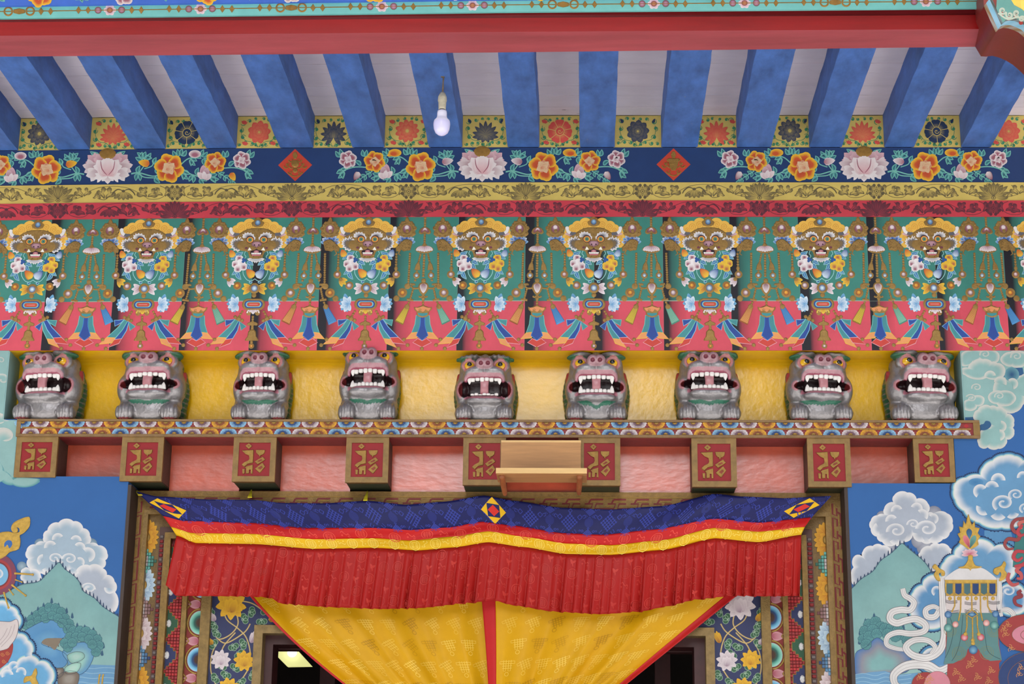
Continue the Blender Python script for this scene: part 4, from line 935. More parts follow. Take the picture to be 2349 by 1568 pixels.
def lion_fields(P_, sp):
    R = rotm(sp['pitch'], sp['yaw'], sp.get('roll', 0)); q = (P_ - HC) @ R + HC; q[..., 2] -= sp['rise']; mo = sp['open']
    x, y, z = P_[..., 0], P_[..., 1], P_[..., 2]; ax = np.abs(P_) * [1, 0, 0] + P_ * [0, 1, 1]; aq = np.abs(q) * [1, 0, 0] + q * [0, 1, 1]
    d = {}
    tor = smin(vsd_box(P_, (0, -.05, .07), (.092, .055, .072), .03), vsd_ell(P_, (0, -.098, .04), (.08, .058, .06)), .02)
    tor = smin(tor, vsd_ell(ax, (.03, -.125, .07), (.042, .024, .034)), .012)
    d['torso'] = tor
    gro = np.sin((z + .25 * np.abs(x)) * 330) * .0007
    d['mane'] = smin(vsd_ell(P_, (0, -.03, .118), (.121 * sp['mane'], .052, .13)), vsd_box(P_, (0, -.03, .1), (.113 * sp['mane'], .042, .095), .035), .01) + gro
    grp = -.0036 * np.exp(-((np.mod(ax[..., 0] - .0715 + .0065, .013) - .0065) / .0019) ** 2) * (P_[..., 1] < -.135)
    paw = vsd_ell(ax, (.077, -.14, .028), (.037, .038, .0335)) - grp
    d['paw'] = smin(paw, vsd_cap(ax, (.082, -.09, .062), (.078, -.13, .032), .027), .012)
    head = smin(vsd_ell(q, (0, -.082, .175), (.1, .062, .078)), vsd_box(q, (0, -.072, .178), (.099, .05, .07), .036), .01)
    d['cheek'] = vsd_ell(aq, (.086 * sp['cheek'], -.088, .126 - mo * .3), (.031, .052, .054 + mo * .3))
    d['eyeb'] = vsd_ell(aq, (.0585, -.122, .218), (.037, .026, .030))
    bw = np.sin(aq[..., 0] * 300 * sp['curl']) * .0017
    d['brow'] = vsd_ell((aq - [.062, -.113, .2475]) @ rotm(.1, 0, -.13).T, (0, 0, 0), (.049, .036, .0135)) + bw
    mz = vsd_box(q, (0, -.118, .184), (.07, .05, .026), .022)
    mz = smin(mz, vsd_ell(aq, (.071, -.128, .166), (.012, .032, .03)), .012); mz = smin(mz, vsd_ell(aq, (.034, -.156, .194), (.04, .022, .021)), .008)
    d['muzzle'] = mz
    d['nose'] = smin(vsd_ell(aq, (.013, -.166, .2235), (.021, .021, .021)), vsd_cap(q, (0, -.15, .222), (0, -.11, .247), .019), .01)
    jaw = smin(vsd_ell(q, (0, -.118, .09 - mo), (.08, .048, .03)), vsd_ell(aq, (.026, -.152, .092 - mo), (.042, .022, .017)), .012)
    d['jaw'] = jaw
    ear = vsd_ell(aq, (.105, -.052, .172), (.008, .02, .026)); d['ear'] = ear
    body = smin(smin(d['torso'], d['mane'], .008), d['paw'], .006)
    hd = smin(head, d['cheek'], .012); hd = smin(hd, d['eyeb'], .008); hd = smin(hd, d['muzzle'], .012); hd = smin(hd, d['jaw'], .014); hd = smin(hd, d['nose'], .005)
    hd = smin(hd, d['brow'], .005); hd = smin(hd, ear, .006)
    mth = vsd_box(q, (0, -.175, .139 - mo / 2), (.0655, .07, .0285 + mo / 2), .014); cor = vsd_ell(aq, (.079, -.142, .131 - mo / 2), (.0215, .042, .0125 + mo * .9 + .006 * sp.get('gape', 0)))
    d['mouth'] = np.minimum(mth, cor); d['corner'] = cor
    hd = smax(hd, -mth, .005); hd = smax(hd, -cor, .005)
    ns = vsd_ell(aq, (.0135, -.19, .222), (.0085, .014, .0085)); hd = smax(hd, -ns, .002); d['nostril'] = ns
    sock = vsd_ell(aq, (.0595, -.15, .217), (.0235, .018, .0205)); hd = smax(hd, -sock, .003); d['sock'] = sock
    f = smin(body, hd, .01); f = np.maximum(f, y); f = np.maximum(f, -z); return f, d, q

def lion_colour(V, sp):
    f, d, q = lion_fields(V, sp); mo = sp['open']; N = len(V); C = np.zeros((N, 4)); ax = np.abs(q[:, 0])
    def put(mask, c): C[mask] = c
    put(np.ones(N, bool), S(146, 142, 143, .58))
    GRN_ = S(46, 92, 66, .05); z, y = V[:, 2], V[:, 1]
    m = d['mane']; near = m < np.minimum.reduce([d['cheek'] + .004, d['paw'] + .002, d['eyeb'], d['jaw'], d['brow'], d['torso'] + .003]); gr = np.sin((z + .25 * np.abs(V[:, 0])) * 330) > -.7
    put(near & gr, GRN_); put(near & ~gr, S(120, 116, 112, .3))
    put((d['torso'] < .004) & (y > -.07) & (z < .1) & (np.abs(V[:, 0]) > .085), S(126, 120, 104, .3))
    # beard fringe under the jaw
    zz = .07 - mo * .9 + sp['rise'] - .012 * np.exp(-(V[:, 0] / .018) ** 2) * sp['beard'] + .1 * np.maximum(np.abs(V[:, 0]) - .05, 0); jag = .004 * np.abs(np.sin(V[:, 0] * 260))
    put((z < zz + .004) & (z > zz - .013 + jag) & (y < -.07) & (d['paw'] > .006) & (sp['beard'] > 0), S(44, 104, 82, .05))
    ck = (d['cheek'] < .005) & (y > -.112); put(ck & (q[:, 2] > .1) & (q[:, 2] < .15) & (y > -.1) & (y < -.075), GRN_)
    br = d['brow'] < .0035; put(br, S(122, 117, 114, .35)); put(br & (q[:, 2] < .2455 + .1 * (ax - .06)), S(44, 90, 62, .05))
    lidd = d['sock']; put((lidd < .0085) & (lidd > -.003) & (q[:, 1] < -.118) & (d['nose'] > .004), S(172, 112, 112, .05)); put((lidd < -.0025) & (q[:, 1] > -.15) & (q[:, 1] < -.1), S(120, 112, 106, .1))
    lip = (q[:, 1] < -.118) & (ax < .078)
    arch = .186 - .016 * np.clip((ax - .055) / .022, 0, 1) ** 2 + .003 * np.exp(-(ax / .012) ** 2)
    put(lip & (q[:, 2] < arch) & (q[:, 2] > .12) & (d['mouth'] > -.004) & (d['muzzle'] < .012), S(174, 128, 136, .05))
    put(lip & (d['mouth'] < .005) & (q[:, 2] > .12), S(150, 74, 94, .03))
    put(lip & (q[:, 2] > .099 - mo) & (q[:, 2] < .125 - mo) & (d['jaw'] < .01), S(166, 104, 116, .05))
    ins = (d['mouth'] < .0032) & (q[:, 1] > -.149); put(ins, S(36, 14, 18, .0)); put(ins & (d['corner'] < .003) & (ax > .088), S(112, 36, 38, .02))
    put((d['corner'] < .010) & (d['corner'] > .0026) & (ax > .09), S(170, 116, 122, .05))
    put((d['nose'] < .003) & (q[:, 1] < -.146), S(166, 130, 136, .1)); put((d['nostril'] < .0012) & (d['nose'] < .02), S(120, 58, 70, .0))
    put((d['ear'] < .003) & (q[:, 1] < -.058), S(150, 52, 60, .0))
    put((z < .0055) & (d['paw'] < .004), S(112, 44, 48, 0)); return C

def blob(mb, c, r, T, col, n=10):                        # small rounded solid (tooth, eye)
    R_ = []
    for i in range(n + 1):
        a = PI * i / n; R_.append([T(c[0] + r[0] * math.sin(a) * math.cos(2 * PI * j / n), c[1] + r[1] * math.sin(a) * math.sin(2 * PI * j / n), c[2] + r[2] * math.cos(a)) for j in range(n)])
    mb.col = col; sm = mb.smooth; mb.smooth = True; mb.loft(R_, caps=False); mb.smooth = sm
def tooth(mb, x, y, z0, z1, w, T, fang=0.):
    V = []; k = 8; R_ = []; s = 1 if z1 > z0 else -1
    for t, q in ((0, .86), (.12, 1.), (.6, 1. - .25 * fang), (.88, .88 - .55 * fang), (1, .6 - .55 * fang)):
        R_.append([T(x + w / 2 * q * math.copysign(abs(math.cos(a)) ** .6, math.cos(a)), y + .0075 * q * math.copysign(abs(math.sin(a)) ** .6, math.sin(a)), z0 + (z1 - z0) * t) for a in [2 * PI * (j + .5) / k for j in range(k)]])
    mb.smooth = True; mb.loft(R_); mb.smooth = False

def make_lion(sp, loc, scale):
    h = .0029; lo = np.array([-.14, -.205, -.006]); hi = np.array([.14, .006, .29]); n = np.ceil((hi - lo) / h).astype(int) + 1
    G = np.stack(np.meshgrid(*[lo[k] + h * np.arange(n[k]) for k in range(3)], indexing='ij'), -1)
    F = lion_fields(G, sp)[0]; V, Q = surface_nets(F, lo, h); C = lion_colour(V, sp)
    root = empty('lion_statue', loc); root.scale = scale
    me = bpy.data.meshes.new('body'); me.from_pydata(V.tolist(), [], Q.tolist()); me.materials.append(LIONM)
    me.color_attributes.new('Col', 'FLOAT_COLOR', 'POINT').data.foreach_set('color', C.astype(np.float32).ravel()); me.polygons.foreach_set('use_smooth', [True] * len(Q)); me.update()
    b = bpy.data.objects.new('body', me); COL.objects.link(b); b.parent = root
    R = rotm(sp['pitch'], sp['yaw'], sp.get('roll', 0)); mo = sp['open']
    def T(x, y, z): v = R @ (np.array([x, y, z + sp['rise']]) - HC) + HC; return tuple(v)
    for nm, sg in (('upper_teeth', 1), ('lower_teeth', -1)):
        m = MB(); m.col = S(228, 224, 220)
        for k in range(6 if sg > 0 else 7):
            nn = 6 if sg > 0 else 7; x = (k - (nn - 1) / 2.) * .0178 * (6. / nn); yy = -.157 + 4.2 * x * x
            if sg < 0 and sp.get('worn'): tooth(m, x, yy, .1115 - mo, .119 - mo + .003 * math.sin(k * 2.3), .0155, T)
            else:
                if sg > 0: tooth(m, x, yy, .172, .155 + .0015 * math.sin(k * 3.1 + sp['seed']), .0172, T)
                else: tooth(m, x, yy, .109 - mo, .1225 - mo + .001 * math.sin(k * 2 + sp['seed']), .0150, T)
        for s2 in (-1, 1):
            x = s2 * .0575
            if sg > 0: tooth(m, x, -.150, .172, .142 - .006 * sp['fang'], .0195, T, 1.)
            elif not sp.get('worn'): tooth(m, x * .99, -.147, .108 - mo, .1345 - mo + .003 * sp['fang'], .0185, T, 1.)
        m.build(nm, IVORY, parent=root)
    m = MB(); m.smooth = True; m.col = S(196, 136, 140); R_ = []
    for t in np.linspace(0, 1, 9):
        z = .163 - (.163 - (.112 - mo)) * t; y = -.142 - .011 * math.sin(PI * t) ** .7; w = .0175 * (1 - .12 * math.sin(PI * t))
        R_.append([T(w * math.copysign(abs(math.cos(a)) ** .45, math.cos(a)), y + .012 * math.copysign(abs(math.sin(a)) ** .45, math.sin(a)), z) for a in [2 * PI * (j + .5) / 12 for j in range(12)]])
    m.loft(R_, cols=[S(178, 124, 130)] * 3 + [S(172, 116, 122)] * 4 + [S(150, 84, 94)] * 2); m.build('tongue', GLOSS, parent=root)
    for sg in (-1, 1):
        c = np.array([sg * .059, -.127, .217]); m = MB(); nn = 20; R_ = []; cols = []
        Vv = []; Cc = []
        for i in range(nn + 1):
            a = PI * i / nn; ring = []
            for j in range(nn):
                dv = np.array([math.sin(a) * math.cos(2 * PI * j / nn), -math.cos(a), math.sin(a) * math.sin(2 * PI * j / nn)])
                ring.append(T(*(c + dv * [.0225, .021, .0205])))
                pol = dv[2]
                Cc.append(S(116, 108, 104) if pol > .62 else S(222, 172, 24) if (a < .85 or pol > -.25) else S(206, 92, 30) if a < 1.35 else S(170, 50, 40))
            R_.append(ring)
        m.smooth = True; m.add([p for r in R_ for p in r], [(i * nn + j, i * nn + (j + 1) % nn, (i + 1) * nn + (j + 1) % nn, (i + 1) * nn + j) for i in range(nn) for j in range(nn)], Cc)
        e = m.build('eye', EYEM, parent=root)
        m = MB(); blob(m, (sg * .059 + sp['gaze'] * .004, -.1445, .2215), (.0098, .0062, .0088), T, S(26, 28, 30), 12); m.build('pupil', EYEM, parent=e)
    return root

LIONS = [  # centre, width, top, base of each statue in the picture; carving differences
    (93, 160, 797, 962, dict(yaw=-.17, pitch=.02, open=.004, mane=1.0, cheek=1.06, curl=.5, fang=-.3, beard=0, gaze=-1, seed=1, gape=1.3), 'silver lion statue at the left end of the shelf, one cheek hollow wide open'),
    (331, 164, 800, 962, dict(yaw=-.08, pitch=-.06, open=0., mane=1.0, cheek=1.04, curl=.6, fang=.1, beard=.4, gaze=0, seed=2), 'silver lion statue with both yellow eyes showing, second from the left'),
    (587, 142, 803, 963, dict(yaw=-.06, pitch=-.02, open=.002, mane=.96, cheek=.98, curl=.3, fang=.4, beard=.3, gaze=0, seed=3), 'silver lion statue with one large yellow eye and flat brows, third from the left'),
    (837, 148, 795, 968, dict(yaw=-.03, pitch=-.10, open=.001, mane=.94, cheek=1.0, curl=1.0, fang=-.6, beard=.5, gaze=0, seed=4), 'tall silver lion statue with scrolled brows rising over the pink frieze edge'),
    (1106, 146, 815, 967, dict(yaw=.0, pitch=.10, open=.010, mane=1.03, cheek=1.0, curl=1.1, fang=-.2, beard=0, gaze=0, seed=5, worn=1, gape=1.), 'silver lion statue with worn lower teeth and gaping mouth, above the wooden bracket shelf'),
    (1372, 152, 813, 970, dict(yaw=.0, pitch=.04, open=.004, mane=1.03, cheek=.98, curl=.25, fang=.8, beard=1.4, gaze=0, seed=6), 'silver lion statue with meeting fangs and thick green beard'),
    (1632, 156, 803, 970, dict(yaw=.03, pitch=-.07, open=-.001, mane=.98, cheek=1.02, curl=.8, fang=.1, beard=.5, gaze=0, seed=7), 'silver lion statue staring with two round yellow eyes, third from the right'),
    (1890, 156, 815, 971, dict(yaw=.14, pitch=0., open=.0, mane=.97, cheek=1.04, curl=.5, fang=0., beard=.4, gaze=1, seed=8), 'silver lion statue with one orange ringed eye, second from the right'),
    (2128, 166, 803, 972, dict(yaw=.17, pitch=.02, open=.002, mane=1.02, cheek=1.04, curl=.4, fang=.3, beard=0, gaze=1, seed=9), 'silver lion statue at the right end of the shelf beside the painted clouds'),
]
for uc, wd, vt, vb, sp, lab in LIONS:
    sp['rise'] = 0.; b = P(uc, vb, YS - .005); sx = wd / 156.; sz = min((vb - vt) / 160., 1.0 if vt > 796 else 1.06)
    o = make_lion(sp, (b[0] - math.copysign(.006, b[0]), YR - .004, zs_t + .0005), (sx, .86, sz)); tag(o, lab, 'statue', 'nine silver lions on the shelf')
# ---------------------------------------------------------------- painted half daisies along the shelf
BLU_, WHI_, AMB_ = (S(44, 96, 160), S(150, 196, 222)), (S(150, 112, 122), S(222, 214, 216)), (S(178, 96, 36), S(226, 172, 40))
zr0, zr1 = zs_b + .0095, zs_t - .0085
A = Art(lambda u, v, l: (u, YS - .001 - l * EPS, v)); H = zr1 - zr0
n_ = int((xs1 - .03 - (xs0 + .02)) / .0645)
p_ = (xs1 - .03 - (xs0 + .02)) / n_
for k in range(n_ + 1):
    for row in (0, 1):
        x = xs0 + .02 + p_ * (k + (.5 if row else 0)); zc = zr1 - .0005 if row == 0 else zr0 + .0005; sg = -1 if row == 0 else 1
        if x > xs1 - .035: continue
        c, e = (BLU_, WHI_, AMB_)[(k + (0 if row == 0 else 1)) % 3] if row == 0 else (WHI_, AMB_, BLU_)[k % 3]
        m_ = 11
        for j in range(m_):
            a = PI * (j + .5) / m_; r = H * .56
            A.petal(x + .006 * math.cos(a), zc + sg * .0045 * math.sin(a), x + p_ * .49 * math.cos(a), zc + sg * r * math.sin(a), .0125, mix(c, S(40, 24, 50), .5), e, 2 + .1 * (j % 2), p=1.35, edge=mix(c, e, .7), tipp=1.9)
        hc = [(x + .0165 * math.cos(PI * j / 10), zc + sg * .0135 * math.sin(PI * j / 10)) for j in range(11)]; A.poly(hc, mix(c, S(40, 20, 40), .55), 5.6)
        A.slot = 1; hc = [(x + .009 * math.cos(PI * j / 10), zc + sg * .0085 * math.sin(PI * j / 10)) for j in range(11)]; A.relief(hc, S(150, 116, 58, .3), 6, 9, .7); A.slot = 0
    xm = xs0 + .02 + p_ * (k + .25); zm = (zr0 + zr1) / 2
    for q in (0, .5):
        xx = xm + p_ * q
        if xx < xs1 - .04:
            for dz in (-.012, .0, .012):
                A.poly([(xx - .010, zm + dz), (xx, zm + dz - .007), (xx + .010, zm + dz), (xx, zm + dz + .007)], S(168, 40, 46) if dz else S(140, 30, 40), 1)
            A.slot = 1; A.relief([(xx - .017, zm - .003), (xx + .017, zm - .003), (xx + .017, zm + .003), (xx - .017, zm + .003)], S(150, 114, 58, .3), 3.5, 5, .9); A.slot = 0
A.build('daisy_band', [PAINT, GILT], parent=shelf)

# ---------------------------------------------------------------- wooden bracket shelf hung in front of the corbels
WOODM = material('bare_pine', S(186, 136, 84), rough=.55, mottle=.16, mscale=11, stretch=(.55, 6, 9), bump=.06, bscale=40, bstretch=(.2, 2, 3))
WOODL = material('planed_pine_edge', S(218, 178, 116), rough=.5, mottle=.10, mscale=16, stretch=(.5, 5, 5))
PEG = material('stained_peg', S(152, 88, 48), rough=.55, mottle=.2, mscale=30, stretch=(2, 2, .5))
bs = empty('bracket_shelf', P(1241, 1100, YS - .01)); tag(bs, 'plain wooden bracket shelf with leaning backboard in front of two gold corbels', 'shelf')
def sub(o): o.location = -Vector(bs.location); return o
b0, b1 = P(1150, 1010, YS - .015), P(1332.5, 1010, YS - .015); zq = zat(1241, 1080, YS - .03)
m = MB(); m.prism_x([(YS - .032, zq - .01), (YS - .018, zq - .01), (YS - .004, b0[2]), (YS - .018, b0[2])], b0[0], b1[0]); sub(m.build('backboard', WOODM, parent=bs))
m = MB(); m.box(b0[0] - .0002, b1[0] + .0002, YS - .0188, YS - .003, b0[2] - .0125, b0[2] + .0006); sub(m.build('backboard_edge', WOODL, parent=bs))
yf = -.190; f0, f1 = P(1138, 1078, yf), P(1346, 1078, yf); ft, fb = zat(1241, 1073, yf), zat(1241, 1083, yf); fb2 = fb - .003
m = MB(); m.box(f0[0], f1[0], yf, -.037, fb2, ft - .0005); sub(m.build('plank', WOODM, parent=bs))
m = MB(); m.box(f0[0] - .0006, f1[0] + .0006, yf - .0012, yf + .004, fb2 - .0003, ft); sub(m.build('plank_edge', WOODL, parent=bs))
for ut, ub, vb_ in ((1150.5, 1159, 1137), (1330, 1328, 1135)):
    a = P(ut, 1086, yf + .03); b = P(ub, vb_ - 2, -.018)
    a[2] = fb2; m = MB()
    m.smooth = True; m.tube([a + (b - a) * t for t in (0, .1, .4, .8, .95, 1)], [.0102, .0105, .0102, .0092, .008, .004], 10, cols=[S(176, 84, 36)] * 6); sub(m.build('peg', PEG, parent=bs))

# ---------------------------------------------------------------- hanging light bulb
yb_ = -.62; pt = P(1017, 116, yb_); pz = Pw(1020, 337, 0)[2]
bl = empty('hanging_bulb', P(1015, 290, yb_)); tag(bl, 'white light bulb hanging on a brown cord below the sixth gap of rafters', 'light bulb'); bl['label'] = 'white light bulb hanging by a brown cord in front of a blue rafter'
def subb(o): o.location = -Vector(bl.location); return o
CORD = material('old_cord', S(104, 88, 70), rough=.8, mottle=.3, mscale=60); SOCK = material('bakelite_socket', S(196, 188, 166), rough=.5, mottle=.25, mscale=60)
BULB = material('milky_bulb', rough=.25, mottle=0, emit=(S(206, 204, 236), .28), coat=.3)
q = lambda u, v: tuple(P(u, v, yb_))
m = MB(); m.smooth = True; m.tube([(pt[0], yb_, pz - .0004), q(1019, 128), q(1018.5, 160), q(1016.5, 190), q(1015.5, 214)], [.0075, .0055, .0026, .0024, .0034], 8); subb(m.build('cord', CORD, parent=bl))
m = MB(); m.smooth = True; m.tube([q(1018.5, 118), q(1018, 140), q(1018, 150)], [.011, .007, .003], 8); subb(m.build('cord_wrap', CORD, parent=bl))
px = 1 / 735.
def zz_(v): return P(1015, v, yb_)[2]
cx_, m = P(1014.5, 240, yb_)[0], MB(); m.smooth = True
m.lathe([(.004, zz_(211)), (.009, zz_(214)), (.0145, zz_(222)), (.0155, zz_(231)), (.0135, zz_(235)), (.0125, zz_(248)), (.012, zz_(251))], cx_, yb_, 20); subb(m.build('socket', SOCK, parent=bl))
m = MB(); m.smooth = True; m.lathe([(.0105, zz_(250)), (.0105, zz_(254))], cx_, yb_, 20); subb(m.build('metal_collar', material('bulb_collar', S(120, 116, 120), rough=.35, metal=.8), parent=bl))
prof = [(.0115, 254), (.0158, 255), (.0168, 260), (.0168, 267), (.0195, 272), (.027, 277), (.0288, 282), (.029, 287), (.027, 296), (.0215, 304), (.012, 309), (.002, 311)]
cc = [S(226, 224, 236)] * 6 + [S(196, 192, 226)] * 6
m = MB(); m.smooth = True; m.lathe([(r * .98, zz_(v)) for r, v in prof], cx_, yb_, 28, cols=cc); subb(m.build('glass_bulb', BULB, parent=bl))

# ---------------------------------------------------------------- carved corner bracket under the beam, and the gold cloth end
BRM = material('dark_red_bracket', rough=.42, spec=.5, mottle=.14, mscale=8, bump=.12, bscale=40)
back = [(2226, 78), (2237, 107), (2250, 129), (2262, 130), (2276, 128), (2292, 132), (2308, 139), (2324, 149), (2338, 161), (2349, 172), (2380, 196), (2450, 220), (2560, 232)]
front = [(2257, 14), (2270, 44), (2284, 74), (2291, 67), (2301, 64), (2313, 65), (2325, 69), (2337, 75), (2345, 82), (2353, 89), (2384, 112), (2454, 136), (2564, 148)]
Yk, Yf_ = -.862, -1.155
m = MB(); zcap = beam.data.vertices[0].co.z + .09
rb = [tuple(P(u, v, Yk)) for u, v in back]; rf = [tuple(P(u, v, Yf_)) for u, v in front]; NB = len(rb)
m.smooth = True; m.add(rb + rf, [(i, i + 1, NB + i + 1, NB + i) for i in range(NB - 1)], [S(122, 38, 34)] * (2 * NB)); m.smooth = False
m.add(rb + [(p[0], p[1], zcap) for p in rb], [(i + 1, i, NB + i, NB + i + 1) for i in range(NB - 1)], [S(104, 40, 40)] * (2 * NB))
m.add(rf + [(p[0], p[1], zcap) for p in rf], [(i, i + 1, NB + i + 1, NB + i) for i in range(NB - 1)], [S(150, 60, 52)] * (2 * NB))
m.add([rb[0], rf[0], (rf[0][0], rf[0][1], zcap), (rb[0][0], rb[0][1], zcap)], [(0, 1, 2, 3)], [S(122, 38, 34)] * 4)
br = tag(m.build('corner_bracket', [BRM, GILT]), 'dark red carved bracket with turquoise and gold edge in the upper right corner', 'bracket')
A = Art(lambda u, v, l: P(u, v, Yf_ - .002 - l * EPS))
A.smooth = False
def off(pts, d): return [(u + d * .75, v - d) for u, v in pts]
for d0, d1, c, q_ in ((0, 7, S(132, 100, 60), 3), (7, 17, S(122, 178, 206), 2), (17, 22, S(70, 80, 70), 2)):
    a, b = off(front, d0), off(front, d1); A.put(a + b, [(i, i + 1, NB + i + 1, NB + i) for i in range(NB - 1)], [mix(c, S(180, 200, 220), .35 * (i % 2)) for i in range(2 * NB)], q_)
A.poly(off(front, 20)[1:] + [(2600, -60), (2290, -60)], S(112, 172, 166), 1)
for (u, v, r, d) in ((2300, 24, 9, 1), (2316, 34, 9, -1), (2332, 30, 8, 1), (2344, 44, 8, -1), (2362, 40, 8, 1), (2380, 60, 9, -1)):
    A.curl(u, v, r, 1.4, 4.5, S(198, 210, 196), 3, a0=u, dir=d); A.disc(u - 2, v + 8, 5, S(168, 60, 56), 2.4)
A.line(cr([(2290, 30), (2312, 44), (2340, 40), (2370, 62)], 6), 4, S(200, 212, 198), 3.4)
A.build('painted_edge', [PAINT, GILT], parent=br)
CLOTH = material('sunlit_gold_cloth', S(246, 206, 96), rough=.7, mottle=.06)
m = MB(); pts = []; nu_, nv_ = 24, 8
for j in range(nv_):
    for i in range(nu_):
        s_, t_ = i / (nu_ - 1), j / (nv_ - 1); uu_ = 2312 + 300 * s_ + 4 * t_ ; vv_ = -70 + (64 + 62 * min(1, s_ * 5) * 1.0) * t_ + 6 * s_
        p = P(uu_, vv_, -1.34); pts.append((p[0], -1.34 + .012 * math.sin(s_ * 40), p[2]))
m.grid(pts, nu_, nv_); o = m.build('gold_cloth', CLOTH); sm_ = o.modifiers.new('thick', 'SOLIDIFY'); sm_.thickness = .003
tag(o, 'bright yellow cloth corner hanging at the top right edge of the picture', 'cloth')
# ---------------------------------------------------------------- carved door surround: nested mouldings
GOLDF = material('gilded_moulding', rough=.5, metal=.25, spec=.4, mottle=.25, mscale=45, bump=.45, bscale=170)
DARKW = material('dark_stained_wood', S(58, 44, 38), rough=.6, mottle=.25, mscale=14, stretch=(4, 4, .6))
OXBL = material('oxblood_door_wood', S(66, 26, 26), rough=.5, mottle=.25, mscale=14)
ds = empty('door_surround', ((XL + XR) / 2, .12, 0)); tag(ds, 'carved and gilded door surround of many nested mouldings around the curtained doorway', 'door surround')
def subd(o): o.location = -Vector(ds.location); return o
def bx4(name, x0, x1, y0, y1, z0, z1, mat, col=S(80, 60, 50), **k):
    m = MB(); m.box(x0, x1, y0, y1, z0, z1, col); return subd(m.build(name, mat, parent=ds, **k))
bx4('jamb', XL, XL + .012, .002, .3, 0, ZT, DARKW); bx4('jamb', XR - .012, XR, .002, .3, 0, ZT, DARKW)
bx4('head_strip', XL, XR, .112, .15, zat(1345, 1140, .112), ZT - .0008, GOLDF, S(140, 108, 58))
BANDS = [('fret_band', 282, 317, 1912, 1940, 1140, 1172, .11, S(138, 106, 56)), ('gold_fillet', 317, 328, 1900, 1912, 1172, 1182, .105, S(142, 112, 64)), ('lotus_band', 328, 357, 1868, 1900, 1182, 1212, .13, S(120, 94, 56)),
         ('bead_band', 357, 369, 1854, 1868, 1212, 1224, .124, S(90, 62, 56)), ('gold_fillet', 369, 384, 1842, 1854, 1224, 1238, .116, S(138, 108, 56)), ('cube_band', 384, 419, 1807, 1842, 1238, 1272, .14, S(126, 38, 40)),
         ('gold_fillet', 419, 430, 1795, 1807, 1272, 1284, .13, S(138, 108, 56)), ('petal_band', 430, 463, 1766, 1795, 1284, 1316, .15, S(134, 46, 44)), ('gold_fillet', 463, 485, 1745, 1766, 1316, 1338, .14, S(132, 106, 60)),
         ('flower_panel', 485, 587, 1637, 1745, 1338, 1437, .16, S(46, 52, 90)), ('gold_frame', 587, 607, 1617, 1637, 1437, 1456, .15, S(136, 112, 70)), ('door_frame', 607, 632, 1590, 1617, 1456, 1482, .21, S(66, 26, 26))]
BX = {}
zlow = 0.
for nm, l0, l1, r1, r0, v0, v1, Y, col in BANDS:
    a, b, c, d = [P(u, 1364, Y)[0] for u in (l0, l1, r1, r0)]; z0, z1 = zat(1345, v0, Y), zat(1345, v1, Y); th = .12
    BX.setdefault(nm, []).append((a, b, c, d, z0, z1, Y))
    m = MB(); m.col = col
    if nm == 'fret_band': a, d = XL + .012, XR - .012; z0 = ZT
    for pts in ([(a, zlow), (b, zlow), (b, z1), (a, z0)], [(c, zlow), (d, zlow), (d, z0), (c, z1)], [(a, z0), (b, z1), (c, z1), (d, z0)]):
        m.prism_y([(x, z) for x, z in pts], Y, Y + th)
    if nm == 'gold_fillet':                              # rounded nosing on the fillets
        for xa, xb in ((a, b), (c, d)): m.prism_y([(xa, zlow), (xb, zlow), (xb, z1), (xa, z1)], Y - .004, Y)
    subd(m.build(nm, GOLDF if 'gold' in nm or 'fret' in nm or 'lotus' in nm else OXBL if nm == 'door_frame' else [PAINT, GILT], parent=ds))
def dmap(Y): return lambda u, v, l: (u, Y - l * EPS, v)
def dart(name, Y): A = Art(dmap(Y)); A.nm = name; return A
def dbuild(A): subd(A.build(A.nm, [PAINT, GILT], parent=ds))
GO3 = S(164, 130, 66, .3)
# meander fret, dark red lines on gold, both jambs and the head
a, b, c, d, z0, z1, Y = BX['fret_band'][0]; A = dart('fret_carving', Y); RD_ = S(122, 36, 38)
def fret(T, n, per):
    for k in range(n):
        t = k * per
        for pts in ([(.82, 0), (.82, .46), (.47, .54), (.47, .2)], [(.16, .46), (.16, 1.0)], [(.16, .46), (.47, .36)], [(.82, 1.0), (.82, .62), (.47, .7), (.47, 1.0)]):
            A.line([T(x, t + y * per) for x, y in pts], .0062, RD_, 1)
        A.slot = 1
        for pts in ([(.97, .0), (.97, 1.)], [(.02, .0), (.02, 1.0)], [(.65, .04), (.65, .4)], [(.31, .5), (.31, .95)]): A.ridge([T(x, t + y * per) for x, y in pts], .0036, GO3, 1.3, 7)
        A.slot = 0
fret(lambda x, y: (a + (b - a) * x, z0 - .02 - y), 13, .082); fret(lambda x, y: (d - (d - c) * x, z0 - .02 - y), 13, .082)
fret(lambda x, y: (b + .02 + y, z0 - (z0 - z1) * x), 28, .0815)
dbuild(A)
